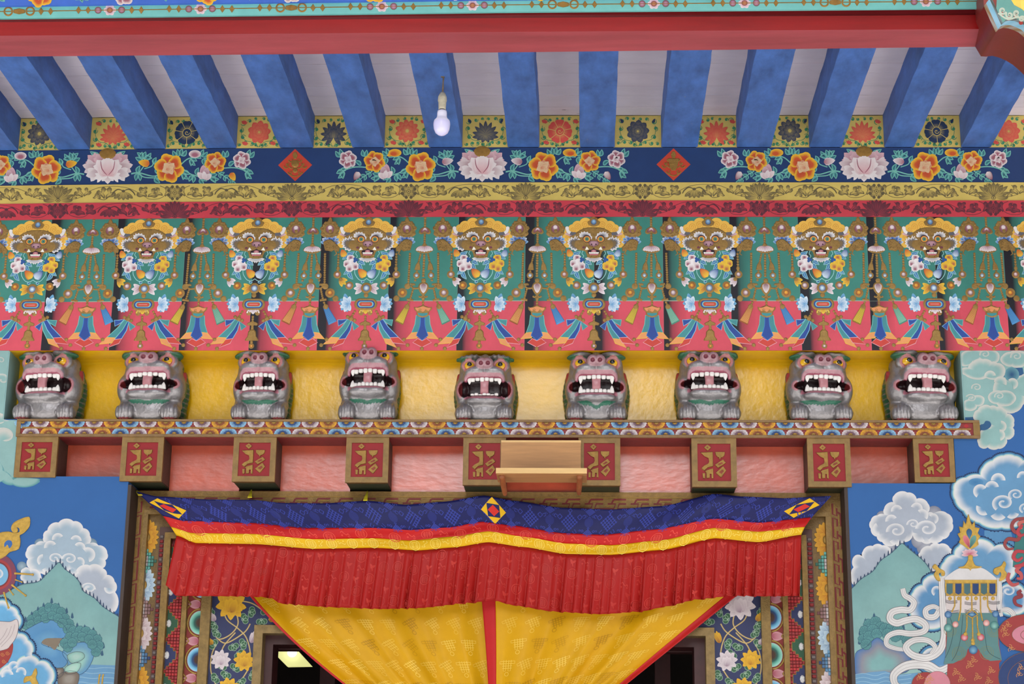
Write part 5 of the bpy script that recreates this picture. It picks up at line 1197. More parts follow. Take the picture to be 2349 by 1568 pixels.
# half lotuses and stepped blocks
LT = [(S(60, 110, 168), S(196, 216, 226)), (S(150, 96, 112), S(220, 206, 206)), (S(176, 92, 34), S(222, 164, 40))]
BK = [(S(50, 100, 84), S(110, 186, 176)), (S(108, 64, 66), S(170, 140, 138)), (S(46, 66, 112), S(110, 160, 196))]
a, b, c, d, z0, z1, Y = BX['lotus_band'][0]; A = dart('lotus_carving', Y); w = b - a
for x0, sg, ph in ((a, 1, 0), (d, -1, 1)):
    for k in range(7):
        zc = z0 - .085 - .172 * k; cb, ct = LT[(k + 2 - ph * 2 + (0 if ph == 0 else 2)) % 3] if ph == 0 else LT[(k + 1 if k else 2) % 3]
        if k == 0: cb, ct = LT[2]
        for j in range(9):
            ang = -PI / 2 + PI * (j + .5) / 9; A.petal(x0 + sg * .006 * math.cos(ang), zc + .014 * math.sin(ang), x0 + sg * w * .98 * math.cos(ang), zc + .066 * math.sin(ang), .021, cb, ct, 2 + 8 * math.cos(ang), p=.9, edge=ct, tipp=.8)
        for j in range(3): ang = (j - 1) * .7; A.petal(x0, zc + .01 * math.sin(ang), x0 + sg * w * .6 * math.cos(ang), zc + .034 * math.sin(ang), .02, mix(cb, ct, .35), ct, 15 + .5 * j, p=.8)
        A.slot = 1; A.dome(x0 + sg * .003, zc, .010, GO3, 18, 14, ry=.016); A.slot = 0
        zb_ = zc - .086; bc = BK[k % 3]; q = w / 4.4
        for j in range(4):
            for i in range(-(3 - j), 4 - j):
                if (i + j) % 2 and j == 0: pass
                zz = zb_ + i * .0125; m_ = mix(bc[1], bc[0], j / 3.)
                if j == 0 and abs(i) < 2: m_ = S(206, 196, 198)
                A.relief([(x0 + sg * (q * j + .001), zz - .0057), (x0 + sg * (q * (j + 1)), zz - .0057), (x0 + sg * (q * (j + 1)), zz + .0057), (x0 + sg * (q * j + .001), zz + .0057)], m_, 1, 26 - 5 * j, .9)
dbuild(A)
# red beads
a, b, c, d, z0, z1, Y = BX['bead_band'][0]; A = dart('beads', Y)
for xa, xb in ((a, b), (c, d)):
    for k in range(64):
        z = z0 - .03 - .0165 * k; A.relief([(xa + .003, z), (xb - .003, z), (xb - .003, z - .0115), (xa + .003, z - .0115)], S(132, 32, 34) if k % 5 else S(112, 100, 98), 1, 14, .75)
dbuild(A)
# stepped red cubes with green and blue half diamonds
a, b, c, d, z0, z1, Y = BX['cube_band'][0]; A = dart('cube_carving', Y); w = b - a
for x0, sg, ph in ((a, 1, 0), (d, -1, 1)):
    nz = 96; hz = .0112; nx = 5; qx = w / nx
    for k in range(nz):
        for j in range(nx):
            u = ((k + ph * 4) % 10) ; depth = 4.2 - abs(u - 5)      # half diamond reaches inwards
            z = z0 - .02 - k * hz
            if j < depth: continue
            xo = (k % 2) * qx * .5
            A.relief([(x0 + sg * (qx * j + .0006), z), (x0 + sg * (qx * (j + 1) - .0006), z), (x0 + sg * (qx * (j + 1) - .0006), z - hz * .88), (x0 + sg * (qx * j + .0006), z - hz * .88)], S(150 + 14 * ((k * 7 + j * 3) % 3), 46, 48), 1, 16 + 3 * ((k + j) % 2), .88)
    for g in range(9):
        zc = z0 - .02 - hz * (5 - ph * 4 + 10 * g + .45); cc_ = (S(44, 84, 60), S(42, 50, 92))[(g + ph) % 2]
        st_ = [(x0, zc + 4.6 * hz)]
        for j in range(4): st_ += [(x0 + sg * qx * (j + .15), zc + (4.4 - j) * hz), (x0 + sg * qx * (j + 1), zc + (4.4 - j) * hz)]
        st_ += [(x0 + sg * qx * 4.1, zc + hz * .6)]
        full = st_ + [(x, 2 * zc - z) for x, z in st_[::-1]]
        A.poly(full, cc_, 2); A.slot = 1; A.ridge(full[1:-1], .0042, GO3, 2.4, 8); A.slot = 0
        A.dome(x0 + sg * w * .22, zc, .0085, S(214, 212, 212), 3, 16, ry=.014, n=10)
        for j in range(5): A.dome(x0 + sg * (w * .22 + .006 * math.cos(j * 1.26)), zc + .010 * math.sin(j * 1.26), .0034, S(220, 218, 218), 10, 12, n=6)
dbuild(A)
# ovals and pink buds
a, b, c, d, z0, z1, Y = BX['petal_band'][0]; A = dart('petal_carving', Y); w = b - a
for x0, x1_, sg, ph in ((b, a, -1, 0), (c, d, 1, 1)):
    for k in range(10):
        zc = z0 - .10 - .13 * k + ph * .03; cb, ct = ((S(30, 70, 120), S(110, 180, 214)), (S(34, 92, 84), S(116, 190, 170)))[(k + ph) % 2]
        o = [(x0 + sg * w * .74 * math.sin(t), zc + .042 * math.cos(t)) for t in np.linspace(0, PI, 15)]
        A.slot = 1; A.ridge([(x0 + sg * w * .86 * math.sin(t), zc + .049 * math.cos(t)) for t in np.linspace(0.05, PI - .05, 15)], .007, GO3, 2, 14); A.slot = 0
        A.grad(o, (x0, zc), [(1, mix(ct, S(240, 240, 240), .3)), (.8, ct), (.55, cb), (.3, S(70, 44, 30))], 3)
        A.petal(x0 + sg * .002, zc - .065, x0 + sg * w * .9, zc - .065, .032, S(160, 70, 90), S(212, 160, 168), 3, p=.7); A.slot = 1; A.ridge([(x0 + sg * w * .95, zc - .05), (x0 + sg * w * .72, zc - .065), (x0 + sg * w * .95, zc - .08)], .006, GO3, 5, 10); A.slot = 0
dbuild(A)
# navy panel with flowering vines
Y = BX['flower_panel'][0][6]; A = Art(wallmap(Y)); A.nm = 'vine_painting'
VG, VR, VN = S(52, 94, 66), S(150, 176, 150), S(170, 142, 84); FY, FW = (S(222, 172, 40), S(150, 86, 30)), (S(216, 204, 206), S(140, 110, 130))
def cleaf(x, y, a, s=1.):
    for j in (-.9, 0, .9):
        px_, py_ = x + 8 * s * math.cos(a + j), y + 8 * s * math.sin(a + j); o = A.ell(px_, py_, 6.4 * s, n=12); A.poly(o, VG, 2 + .1 * j); A.outl(o, 1, VR, 2.3)
    A.curl(x, y, 4 * s, 1.1, 1.2, VR, 3, a0=a)
def mlotus(x, y, r, fc, rot=0.):
    for n_, q, ww in ((9, 1., .52), (7, .82, .5)):
        for j in range(n_):
            an = rot + 2 * PI * j / n_ + (.3 if q < 1 else 0); A.petal(x, y, x + r * q * math.cos(an), y + r * q * math.sin(an), r * ww, fc[1], fc[0], 5 + (0 if q == 1 else 1) + .05 * j, p=.85, tipp=.7)
    for j in (-.7, 0, .7): A.petal(x, y + r * .5, x + r * .5 * math.sin(j), y - r * .45 * math.cos(j), r * .55, fc[1], fc[0], 7 + .1 * j, p=.7, tipp=.6)
for flip in (0, 1):
    L_ = lambda u: u if not flip else 1640 + (587 - u) * 1.02
    A.T = lambda x, y: (L_(x), y)
    for pts in ([(512, 1392), (520, 1420), (545, 1440), (565, 1462), (574, 1500), (566, 1540), (520, 1600)], [(540, 1398), (546, 1430), (528, 1455), (500, 1465), (490, 1440)], [(500, 1465), (520, 1474), (560, 1450), (574, 1430)], [(540, 1450), (514, 1480), (505, 1505)], [(556, 1378), (580, 1384), (610, 1404), (640, 1420)], [(500, 1470), (486, 1500), (484, 1540), (500, 1580)]):
        A.line(cr(pts, 6), 3, VN, 1.5); A.line(cr(pts, 6), 1, S(206, 186, 130), 1.8)
    for x, y, an in ((494, 1430, 2.5), (556, 1420, -.4), (572, 1402, .2), (500, 1448, 2.4), (534, 1478, 1.2), (552, 1478, -.3), (545, 1496, .8), (494, 1480, -2.5), (520, 1542, 2.), (536, 1535, -.9), (574, 1546, .4), (498, 1552, 2.6), (550, 1560, .9), (602, 1396, .4), (622, 1410, -.5), (600, 1420, 1.5), (640, 1424, .3), (538, 1406, -1.2), (486, 1396, 2.4), (506, 1532, -1.2)): cleaf(x, y, an)
    f1, f2 = (FY, FW) if not flip else (FW, FY)
    mlotus(530, 1386, 36, f1, .2); mlotus(506, 1512, 24, f2); mlotus(560, 1515, 25, f1, .5); mlotus(525, 1578, 26, f1 if not flip else f2, .3)
    for x, y, x1_, y1_, fc in ((492, 1424, 484, 1404, f2), (576, 1474, 584, 1446, f2), (484, 1478, 480, 1462, f1), (618, 1424, 630, 1412, FY)):
        for dx in (-6, 0, 6): A.petal(x, y, x1_ + dx, y1_ + abs(dx) * .6, 10, fc[1], fc[0], 5 + abs(dx) * .05)
dbuild(A)
# dark posts and beams, glowing skylight panel and lamps inside the hall
m = MB(); m.box(P(632, 1500, .3)[0] - .02, P(1600, 1500, .3)[0] + .02, .34, .40, zat(1345, 1478, .3) - .02, zat(1345, 1478, .3) + .3); o = m.build('trim_1', OXBL); structure(o)
for i, u in enumerate((752, 1520)):
    m = MB(); x = P(u, 1530, .9)[0]; m.box(x - .03, x + .03, .9, .96, 0, 2.62); structure(m.build('trim_%d' % (i + 2), OXBL))
m = MB(); z = 2.62; m.box(-2.1, 1.4, .9, .96, z, z + .05); structure(m.build('trim_4', OXBL))
PANE = material('lit_skylight', S(214, 214, 150), rough=.8, mottle=.1, mscale=2, emit=(S(232, 230, 150), .82))
yy_ = 1.6; q = [P(u, v, yy_) for u, v in ((631, 1484), (676, 1484), (715, 1527), (659, 1528), (631, 1500))]
m = MB(); m.prism_y([(p[0], p[2]) for p in q], yy_, yy_ + .03); structure(m.build('window_1', PANE))
LAMP = material('lamp_glow', S(240, 240, 250), rough=.4, mottle=0, emit=(S(245, 245, 255), 2.2))
for (u, v, rx, rz, lab) in ((661, 1486, .0145, .006, 'flat white lamp glow at the top of the lit panel in the doorway'), (670, 1496, .0165, .0155, 'round white bulb glowing before the lit panel in the doorway')):
    p = P(u, v, yy_ - .03); m = MB(); k_ = (yy_ + 6.3) / 6.3; m.smooth = True; m.lathe([(max(.0005, rx * k_ * math.sin(t)), p[2] + rz * k_ * math.cos(t)) for t in np.linspace(0, PI, 11)], p[0], p[1], 18); lp = tag(m.build('lamp', LAMP), lab, 'lamp'); m = MB(); m.col = S(60, 56, 50); m.tube([(p[0], p[1], p[2] + rz * .9), (p[0], p[1], 3.3)], .003, 6); m.build('cord', DARKW, parent=lp)
# ---------------------------------------------------------------- silk door curtain: banded valance and two gathered yellow halves
NAV, REDB, YELB, SKR, YCU = S(24, 27, 84), S(188, 28, 28), S(222, 174, 20), S(164, 29, 26), S(210, 156, 12)
def interp(pts, u):
    if u <= pts[0][0]: return pts[0][1]
    for (a, va), (b, vb_) in zip(pts[:-1], pts[1:]):
        if u <= b: t = (u - a) / (b - a); t = t * t * (3 - 2 * t) * .5 + t * .5; return va + (vb_ - va) * t
    return pts[-1][1]
TOP = [(312, 1127), (360, 1138), (480, 1145), (580, 1146), (650, 1153), (740, 1154), (845, 1148), (930, 1157), (1020, 1150), (1110, 1136), (1180, 1148), (1290, 1164), (1400, 1168), (1520, 1160), (1640, 1132), (1700, 1138), (1800, 1142), (1905, 1137)]
BB = [(374, 1183), (420, 1194), (580, 1199), (700, 1210), (860, 1210), (940, 1215), (1030, 1209), (1105, 1196), (1180, 1205), (1290, 1222), (1380, 1226), (1500, 1214), (1640, 1189), (1740, 1198), (1863, 1186)]
RB = [(392, 1208), (440, 1222), (580, 1224), (720, 1236), (860, 1234), (940, 1239), (1040, 1230), (1120, 1218), (1200, 1230), (1300, 1246), (1400, 1250), (1520, 1238), (1640, 1210), (1740, 1219), (1845, 1208)]
YBT = [(405, 1228), (450, 1245), (580, 1247), (720, 1258), (860, 1256), (960, 1262), (1040, 1255), (1120, 1243), (1200, 1254), (1300, 1270), (1400, 1272), (1520, 1261), (1640, 1234), (1740, 1243), (1838, 1226)]
SK1 = [(380, 1342), (405, 1366), (560, 1367), (620, 1370), (645, 1384), (760, 1392), (880, 1396), (960, 1394), (1080, 1382), (1130, 1376), (1180, 1388), (1270, 1402), (1380, 1408), (1470, 1402), (1520, 1392), (1600, 1374), (1680, 1366), (1760, 1367), (1832, 1366)]
# rows as (left end, right end, height curve)
ROWS = [(312, 1907, TOP), (374, 1862, BB), (392, 1846, RB), (405, 1838, YBT), (380, 1834, SK1)]
def vsurf(s, r):                                         # s across 0..1, r = row coordinate 0..4
    k = min(3, int(r)); t = r - k; (a0, a1, A0), (b0, b1, B0) = ROWS[k], ROWS[k + 1]
    ua, ub = a0 + (a1 - a0) * s, b0 + (b1 - b0) * s; return ua + (ub - ua) * t, interp(A0, ua) + (interp(B0, ub) - interp(A0, ua)) * t
rp = random.Random(11); PLE = [0.]
while PLE[-1] < 1.: PLE.append(PLE[-1] + rp.uniform(.0125, .0195))
PLE[-1] = 1.0001; PAMP = [rp.choice((.5, .7, .9, 1.1, 1.9)) for _ in PLE]
def pleat(s):
    for k in range(len(PLE) - 1):
        if s <= PLE[k + 1]: x = (s - PLE[k]) / (PLE[k + 1] - PLE[k]); return PAMP[k], x
    return 1., 1.
def vY(s, r):
    y = .052 - .008 * math.sin(s * 9.) - .006 * math.sin(s * 23 + r * 1.3)
    y -= .005 * math.sin(r * 3.1 + s * 15) * (r < 3)
    if r > 3:
        a, x = pleat(s); g = (r - 3); prof = (x / .86) ** 2. if x < .86 else (1 - x) / .14
        y += -.006 + (prof - .4) * .015 * a * (.3 + .9 * g * g) - .012 * g
    return y
def vpoint(s, r, l=0.):
    u, v = vsurf(s, r)
    if r > 3: a, x = pleat(s); v += (r - 3) * (2.4 * (x - .5) * a)
    return tuple(P(u, v, vY(s, r) - l * .0004 - .0008 * (l > 0)))
dv = empty('door_valance', P(1105, 1140, .05)); tag(dv, 'blue, red and yellow banded silk valance with a pleated dark red skirt above the doorway', 'valance')
def subv(o): o.location = -Vector(dv.location); return o
def band(name, r0, r1, nr, S_, col):
    m = MB(); m.smooth = True; pts = [vpoint(s, r0 + (r1 - r0) * j / nr) for j in range(nr + 1) for s in S_]; m.col = col
    m.grid(pts, len(S_), nr + 1); o = m.build(name, SILK, parent=dv); q = o.modifiers.new('cloth', 'SOLIDIFY'); q.thickness = .0010; q.offset = 0; return subv(o)
S0 = [i / 260. for i in range(261)]
band('blue_band', 0, 1, 10, S0, NAV); band('red_band', 1, 2, 6, S0, REDB); band('yellow_band', 2, 3, 6, S0, YELB)
SP = []
for k in range(len(PLE) - 1): SP += [PLE[k] + (PLE[k + 1] - PLE[k]) * x for x in (0, .2, .45, .7, .84, .9, .96)]
SP = [min(1., s) for s in SP] + [1.]
band('pleated_skirt', 3, 4, 14, SP, SKR)
# woven motifs, tone on tone
def bro(name): A = Art(lambda u, v, l: vpoint(min(1., max(0., u)), min(4., max(0., v)), l)); A.nm = name; return A
KX, KY = 1 / 1500., 1 / 52.
def knot(A, x, y, s, c, l=1, kx=KX, ky=KY):              # endless knot with side flourishes
    def ln(p, w=2.): 
        px_ = [(a_ * s, b_ * s) for a_, b_ in p]; A.T = lambda a_, b_: (x + a_ * kx, y + b_ * ky); A.line(px_, w, c, l)
    for d in (-10, -5, 0, 5, 10):
        r_ = lambda a_, b_: ((a_ - b_) * .78, (a_ + b_) * .78)
        ln([r_(d, -12), r_(d, 12)], 1.7); ln([r_(-12, d), r_(12, d)], 1.7)
    for d in ():
        e = 16 - abs(d) * .55; ln([(d - e * .5, -e * .5 - d * 0 + d), (d * 0 + e, e + d * 0)] if 0 else [(-12 + (d + 12) / 2 - 4, (d + 12) / 2 - 4 - 8), (4 + (d + 12) / 2, 8 + (d + 12) / 2)], 1.9); ln([(12 - (d + 12) / 2 + 4, (d + 12) / 2 - 12), (-4 - (d + 12) / 2, 8 + (d + 12) / 2)], 1.9)
    for sg in (-1, 1):
        ln([(sg * 16, -10), (sg * 21, -15), (sg * 26, -10), (sg * 21, -5), (sg * 16, -10)], 1.7); ln([(sg * 26, -12), (sg * 31, -15), (sg * 33, -10), (sg * 29, -8)], 1.5); ln([(sg * 12, 14), (sg * 17, 20), (sg * 12, 23), (sg * 8, 18)], 1.5)
    ln([(0, -18), (4, -22), (0, -26), (-4, -22), (0, -18)], 1.5); ln([(0, 22), (4, 26), (0, 30), (-4, 26), (0, 22)], 1.5)
def medal(A, x, y, s, c, l=1, kx=KX, ky=KY, q=0):        # round longevity medallion
    A.T = lambda a_, b_: (x + a_ * kx * s, y + b_ * ky * s)
    A.outl(A.ell(0, 0, 12.5, n=20), 1.8, c, l)
    for yy in (-7, -3.2, 0, 3.2, 7): e = math.sqrt(121 - yy * yy) * .8; A.line([(-e, yy), (-1.5, yy)], 1.5, c, l); A.line([(1.5, yy), (e, yy)], 1.5, c, l)
    for xx in (-6, 0, 6): A.line([(xx, -9 + abs(xx) * .4), (xx, 9 - abs(xx) * .4)], 1.5, c, l)
def squig(A, x, y, s, c, a=0., l=1, kx=KX, ky=KY):
    A.T = lambda a_, b_: (x + (a_ * math.cos(a) - b_ * math.sin(a)) * kx * s, y + (a_ * math.sin(a) + b_ * math.cos(a)) * ky * s)
    A.line(cr([(-9, -4), (-5, -7), (-2, -2), (3, 3), (7, 0), (9, 5)], 4), 2., c, l); A.disc(-7, 4, 2.2, c, l); A.curl(7, 7, 3, .8, 1.5, c, l)
def leafs(A, x, y, s, c, a=0., l=1, kx=KX, ky=KY):
    A.T = lambda a_, b_: (x + (a_ * math.cos(a) - b_ * math.sin(a)) * kx * s, y + (a_ * math.sin(a) + b_ * math.cos(a)) * ky * s)
    A.petal(0, 0, 9, -6, 6, c, c, l); A.petal(0, 0, -6, -9, 6, c, c, l); A.petal(0, 0, 2, 10, 3, c, c, l); A.disc(-2, 0, 2.6, c, l)
A = bro('knot_weave'); C_ = S(50, 62, 150)
for k in range(17):
    x = .04 + k * .0585; knot(A, x, .58 + .05 * math.sin(k), 1.05, C_); knot(A, x + .029, 1.02 - .03 if False else .98, .62, C_, ky=KY * .8); knot(A, x + .029, .12, .6, mix(C_, NAV, .3), ky=KY * .8)
    A.T = lambda a_, b_: (x + .029 + a_ * KX, .55 + b_ * KY); A.disc(0, 0, 10, mix(C_, NAV, .72), 1)
subv(A.build(A.nm, SILK, parent=dv))
A = bro('red_weave'); C_ = S(214, 70, 58)
for k in range(38):
    x = .02 + k * .0257
    (medal if k % 2 else squig)(A, x, 1.55 + .25 * (k % 4 == 1), 1.05, C_, kx=KX, ky=1 / 31.)
subv(A.build(A.nm, SILK, parent=dv))
A = bro('yellow_weave'); C_ = S(238, 206, 84)
for k in range(30):
    x = .02 + k * .033; medal(A, x, 2.5, .95, C_, kx=KX, ky=1 / 25.); squig(A, x + .0165, 2.45, .8, C_, k * 1.3, kx=KX, ky=1 / 25.)
subv(A.build(A.nm, SILK, parent=dv))
A = bro('skirt_weave'); C_ = S(190, 58, 50); rb_ = random.Random(4)
for k in range(46):
    for j in range(5):
        x = .02 + k * .0213 + .004 * math.sin(j * 2 + k); y = 3.1 + .19 * j + .05 * ((k * 3) % 4) / 3.
        if y > 3.95: continue
        f_ = (medal, squig, leafs)[(k // 2 + j + (k % 3 == 0)) % 3]
        f_(A, x, y, .92, mix(C_, SKR, rb_.uniform(0, .55)), kx=KX, ky=1 / 135.)
subv(A.build(A.nm, SILK, parent=dv))
# three appliqued diamonds
def diamond(s0, r0, sc, sk):
    A = bro('diamond_patch'); A.T = lambda a_, b_: (max(.001, min(.999, s0 + (a_ * KX) * sk[0] + b_ * sk[1] * KX)), r0 + (b_ + a_ * sk[2]) * KY * sc * .82)
    def quad(p, c, l, n=12):
        V = [tuple((p[0][k] * (1 - i / n) + p[1][k] * i / n) * (1 - j / n) + (p[3][k] * (1 - i / n) + p[2][k] * i / n) * j / n for k in (0, 1)) for j in range(n + 1) for i in range(n + 1)]
        A.put(V, [(j * (n + 1) + i, j * (n + 1) + i + 1, (j + 1) * (n + 1) + i + 1, (j + 1) * (n + 1) + i) for j in range(n) for i in range(n)], c, l)
    quad([(0, -31), (28, 0), (0, 31), (-28, 0)], YELB, 3); quad([(-14, -15), (14, -15), (14, 15), (-14, 15)], NAV, 4.5); quad([(0, -13), (13, 0), (0, 13), (-13, 0)], S(200, 44, 36), 6)
    subv(A.build(A.nm, SILK, parent=dv))
diamond((1104 - 343) / 1487., .52, 1.05, (1., 0, 0)); diamond(.0275, .5, .85, (1.35, 0, .15)); diamond(.9705, .5, .9, (1.3, 0, -.2))
# ties
for (u, v, u2, v2) in ((577, 1124, 573, 1141), (843, 1127, 838, 1148), (308, 1120, 322, 1136)):
    m = MB(); m.col = S(206, 190, 44); pts = [tuple(P(u + dx, v + (v2 - v) * t, .108 - .065 * t) + np.array([(u2 - u) * t / 655., 0, 0])) for t in (0, .5, 1) for dx in (-1 - 4 * t, 1 + 4 * t)]
    m.grid(pts, 2, 3); o = m.build('tie', SILK, parent=dv); q = o.modifiers.new('cloth', 'SOLIDIFY'); q.thickness = .003; subv(o)

# gathered yellow halves: each vertical thread runs from the hidden top edge to the tie-back below the picture
def bez(p0, p1, p2, t): return tuple((1 - t) ** 2 * a + 2 * t * (1 - t) * b + t * t * c for a, b, c in zip(p0, p1, p2))
def half(side):
    if side < 0: T0, T1, G0, G1, k0, k1 = (556, 1345), (1112, 1345), (985, 1705), (1150, 1735), (690, 1520), (1112, 1520)
    else: T0, T1, G0, G1, k0, k1 = (1716, 1345), (1102, 1345), (1285, 1690), (1128, 1735), (1548, 1478), (1120, 1520)
    rr = random.Random(21 + side); ph = [rr.uniform(0, 6) for _ in range(6)]
    def path(s, t):
        a = (T0[0] + (T1[0] - T0[0]) * s, T0[1]); g = (G0[0] + (G1[0] - G0[0]) * s ** .85, G0[1] + (G1[1] - G0[1]) * s)
        q = s ** .9; c = (k0[0] + (k1[0] - k0[0]) * q, k0[1] + (k1[1] - k0[1]) * q + 8 * math.sin(PI * s)); return bez(a, c, g, t)
    def Yc(s, t):
        w = 1 - .35 * s; f = (.0135 * math.sin(s * 21 + ph[0] + t * .8) + .008 * math.sin(s * 37 + ph[1] - t) + .005 * math.sin(s * 64 + ph[2]) * t) * w * (.5 + .8 * t)
        return .108 - .012 * t + f - .014 * math.sin(PI * min(1, s * 1.05)) + (.02 if side < 0 else 0.)
    return path, Yc
def curtain(side, name, lab):
    path, Yc = half(side); ns, ntt = 180, 34
    def pt(s, t, l=0.): u, v = path(s, t); return tuple(P(u, v, Yc(s, t) - l * .0005))
    root = empty(name, pt(.5, 0)); tag(root, lab, 'curtain')
    def sb(o): o.location = -Vector(root.location); return o
    lo_, hi_ = (0.012, 1.) if side < 0 else (.045, .945)
    m = MB(); m.smooth = True; m.col = YCU
    m.grid([pt(lo_ + (hi_ - lo_) * i / ns, j / ntt) for j in range(ntt + 1) for i in range(ns + 1)], ns + 1, ntt + 1); o = m.build('cloth', SILK, parent=root); q = o.modifiers.new('cloth', 'SOLIDIFY'); q.thickness = .0012; q.offset = 0; sb(o)
    for a, b in (((0, .012),) if side < 0 else ((0, .046), (.944, 1.))):
        m = MB(); m.smooth = True; m.col = S(186, 34, 36); m.grid([pt(a + (b - a) * i / 6., j / ntt, 1.) for j in range(ntt + 1) for i in range(7)], 7, ntt + 1); o = m.build('red_border', SILK, parent=root); q = o.modifiers.new('cloth', 'SOLIDIFY'); q.thickness = .002; sb(o)
    A = Art(lambda u, v, l: pt(u, v, 1.6 + l)); rk = random.Random(8)
    for i in range(9):
        for j in range(7):
            x = lo_ + .05 + i * .105 + (.05 if j % 2 else 0); y = .1 + j * .13
            if x > hi_ - .04: continue
            c = mix(YCU, rk.choice((S(242, 206, 90), S(242, 206, 90), S(150, 104, 10))), rk.uniform(.3, .75)); rq = rk.uniform(-.5, .1) * side * -1
            kx = 1 / (620. - 420 * y); ky = 1 / 430.
            def ln(p, w=2.): A.T = lambda a_, b_: (x + (a_ * math.cos(rq) - b_ * math.sin(rq)) * kx, y + (a_ * math.sin(rq) + b_ * math.cos(rq)) * ky); A.line([(p[i_][0] + (p[i_ + 1][0] - p[i_][0]) * k_ / 4., p[i_][1] + (p[i_ + 1][1] - p[i_][1]) * k_ / 4.) for i_ in range(len(p) - 1) for k_ in range(5)][:: 1] if len(p) == 2 else p, w, c, 1)
            for d in (-9, -3, 3, 9): ln([(d, -12), (d, 10)], 1.8); ln([(-12, d), (12, d)], 1.8)
            for sg in (-1, 1): ln([(sg * 12, -9), (sg * 18, -9), (sg * 18, -3), (sg * 12, -3)], 1.6); ln([(sg * 9, 10), (sg * 9, 16), (sg * 3, 16), (sg * 3, 10)], 1.6)
            A.T = lambda a_, b_: (x + a_ * kx, y + b_ * ky); A.outl(A.ell(0, 24, 5, n=10), 1.6, c, 1)
    sb(A.build('brocade_weave', SILK, parent=root))
curtain(-1, 'door_curtain', 'left half of the yellow brocade curtain, drawn down towards the middle of the doorway')
curtain(1, 'door_curtain', 'right half of the yellow brocade curtain with broad red borders')
# ---------------------------------------------------------------- wall paintings left and right of the doorway
def conv(k, ox, oy): return lambda pts: [(ox + x / k, oy + y / k) for x, y in pts]
def sst(t): return t * t * (3 - 2 * t)
def strip(A, pts, ctr, depth, c0, c1, l, closed=True, rows=5):
    n = len(pts); V = []; C = []; ls = []
    for k in range(rows + 1):
        t = k / rows
        for x, y in pts:
            dx, dy = ctr[0] - x, ctr[1] - y; d = math.hypot(dx, dy) or 1; q = min(1., depth * t / d); V.append((x + dx * q, y + dy * q)); C.append(mix(c0, c1, sst(t))); ls.append(l + .02 * k)
    m_ = n if closed else n - 1
    A.put(V, [(k * n + i, k * n + (i + 1) % n, (k + 1) * n + (i + 1) % n, (k + 1) * n + i) for k in range(rows) for i in range(m_)], C, ls)
def offs(pts, ctr, d):
    o = []
    for x, y in pts: dx, dy = x - ctr[0], y - ctr[1]; r = math.hypot(dx, dy) or 1; o.append((x + dx / r * d, y + dy / r * d))
    return o
CW = S(222, 220, 220)
def cloud(A, anc, ctr, cin, rim=CW, depth=15, l=2, bulge=.26, edge=False):
    o = lobes(anc, bulge, 7)
    if edge:                                             # dark beaded border, then two tinted bands
        o1 = offs(o, ctr, 9); A.poly(o1, S(24, 52, 96), l - .8)
        for i in range(0, len(o1), 1): A.disc(o1[i][0], o1[i][1], 1.7, S(22, 44, 84), l - .75, n=6)
        A.poly(offs(o, ctr, 6.5), S(70, 130, 172), l - .6); A.poly(offs(o, ctr, 3.2), S(150, 196, 206), l - .4); A.poly(offs(o, ctr, 1.2), S(196, 212, 190), l - .2)
    A.poly(o, cin, l); strip(A, o, ctr, depth, rim, cin, l + .5)
    return o
def puff(A, x, y, r, a0, a1, cin, rim=CW, l=3, depth=None):
    a0, a1 = math.radians(a0), math.radians(a1); p = [(x + r * math.cos(a0 + (a1 - a0) * i / 16), y + r * math.sin(a0 + (a1 - a0) * i / 16)) for i in range(17)]
    A.poly([(x, y)] + p, cin, l); strip(A, p, (x, y), (depth or r * .8), rim, cin, l + .4, closed=False)
def swirl(A, x, y, r, cin, rim=CW, l=3, turns=1.35, a0=200, dir=1, w=.42):
    n = int(24 * turns); V = []; C = []
    for i in range(n + 1):
        t = i / n; a = math.radians(a0) + dir * 2 * PI * turns * t; R_ = r * (1 - .78 * t)
        for k in range(4): q = R_ - r * w * (1 - .35 * t) * k / 3.; q = max(0., q); V.append((x + q * math.cos(a) * 1.15, y + q * math.sin(a) * .9)); C.append(mix(rim, cin, sst(k / 3.)))
    A.put(V, [(4 * i + k, 4 * i + k + 1, 4 * i + k + 5, 4 * i + k + 4) for i in range(n) for k in range(3)], C, [l + .25 * t_ / (n + 1.) for t_ in range(n + 1) for _ in range(4)])
MT1, MT2, FIR = S(120, 164, 164), S(156, 194, 188), S(38, 62, 96)
def mountain(A, ridge, foot, l=4):                       # painted teal hill, fading downwards, fringed with firs
    r = cr(ridge, 5); n = len(r); rows = 5; V = []; C = []
    for k in range(rows + 1):
        t = k / rows
        for x, y in r: V.append((x, y + (foot - y) * t)); C.append(mix(MT1, MT2, t))
    A.put(V, [(k * n + i, k * n + i + 1, (k + 1) * n + i + 1, (k + 1) * n + i) for k in range(rows) for i in range(n - 1)], C, l)
    dens = []
    for (x0, y0), (x1, y1) in zip(r[:-1], r[1:]):
        k = max(1, int(math.hypot(x1 - x0, y1 - y0) / 2.1)); dens += [(x0 + (x1 - x0) * j / k, y0 + (y1 - y0) * j / k) for j in range(k)]
    A.line(r, 1.6, mix(FIR, MT1, .2), l + .5)
    for i, (x, y) in enumerate(dens):
        A.line([(x, y), (x + (4 if x > ridge[len(ridge) // 2][0] else -4), y + 3.)], .8, mix(FIR, MT1, .55), l + .4)
        if i % 4 == 1:
            h = 8 + 3 * math.sin(i * 1.7)
            for q in (0, .33, .62): A.poly([(x - 2.7 * (1 - q * .7), y - h * q), (x + 2.7 * (1 - q * .7), y - h * q), (x, y - h * (q + .5))], FIR, l + .6)
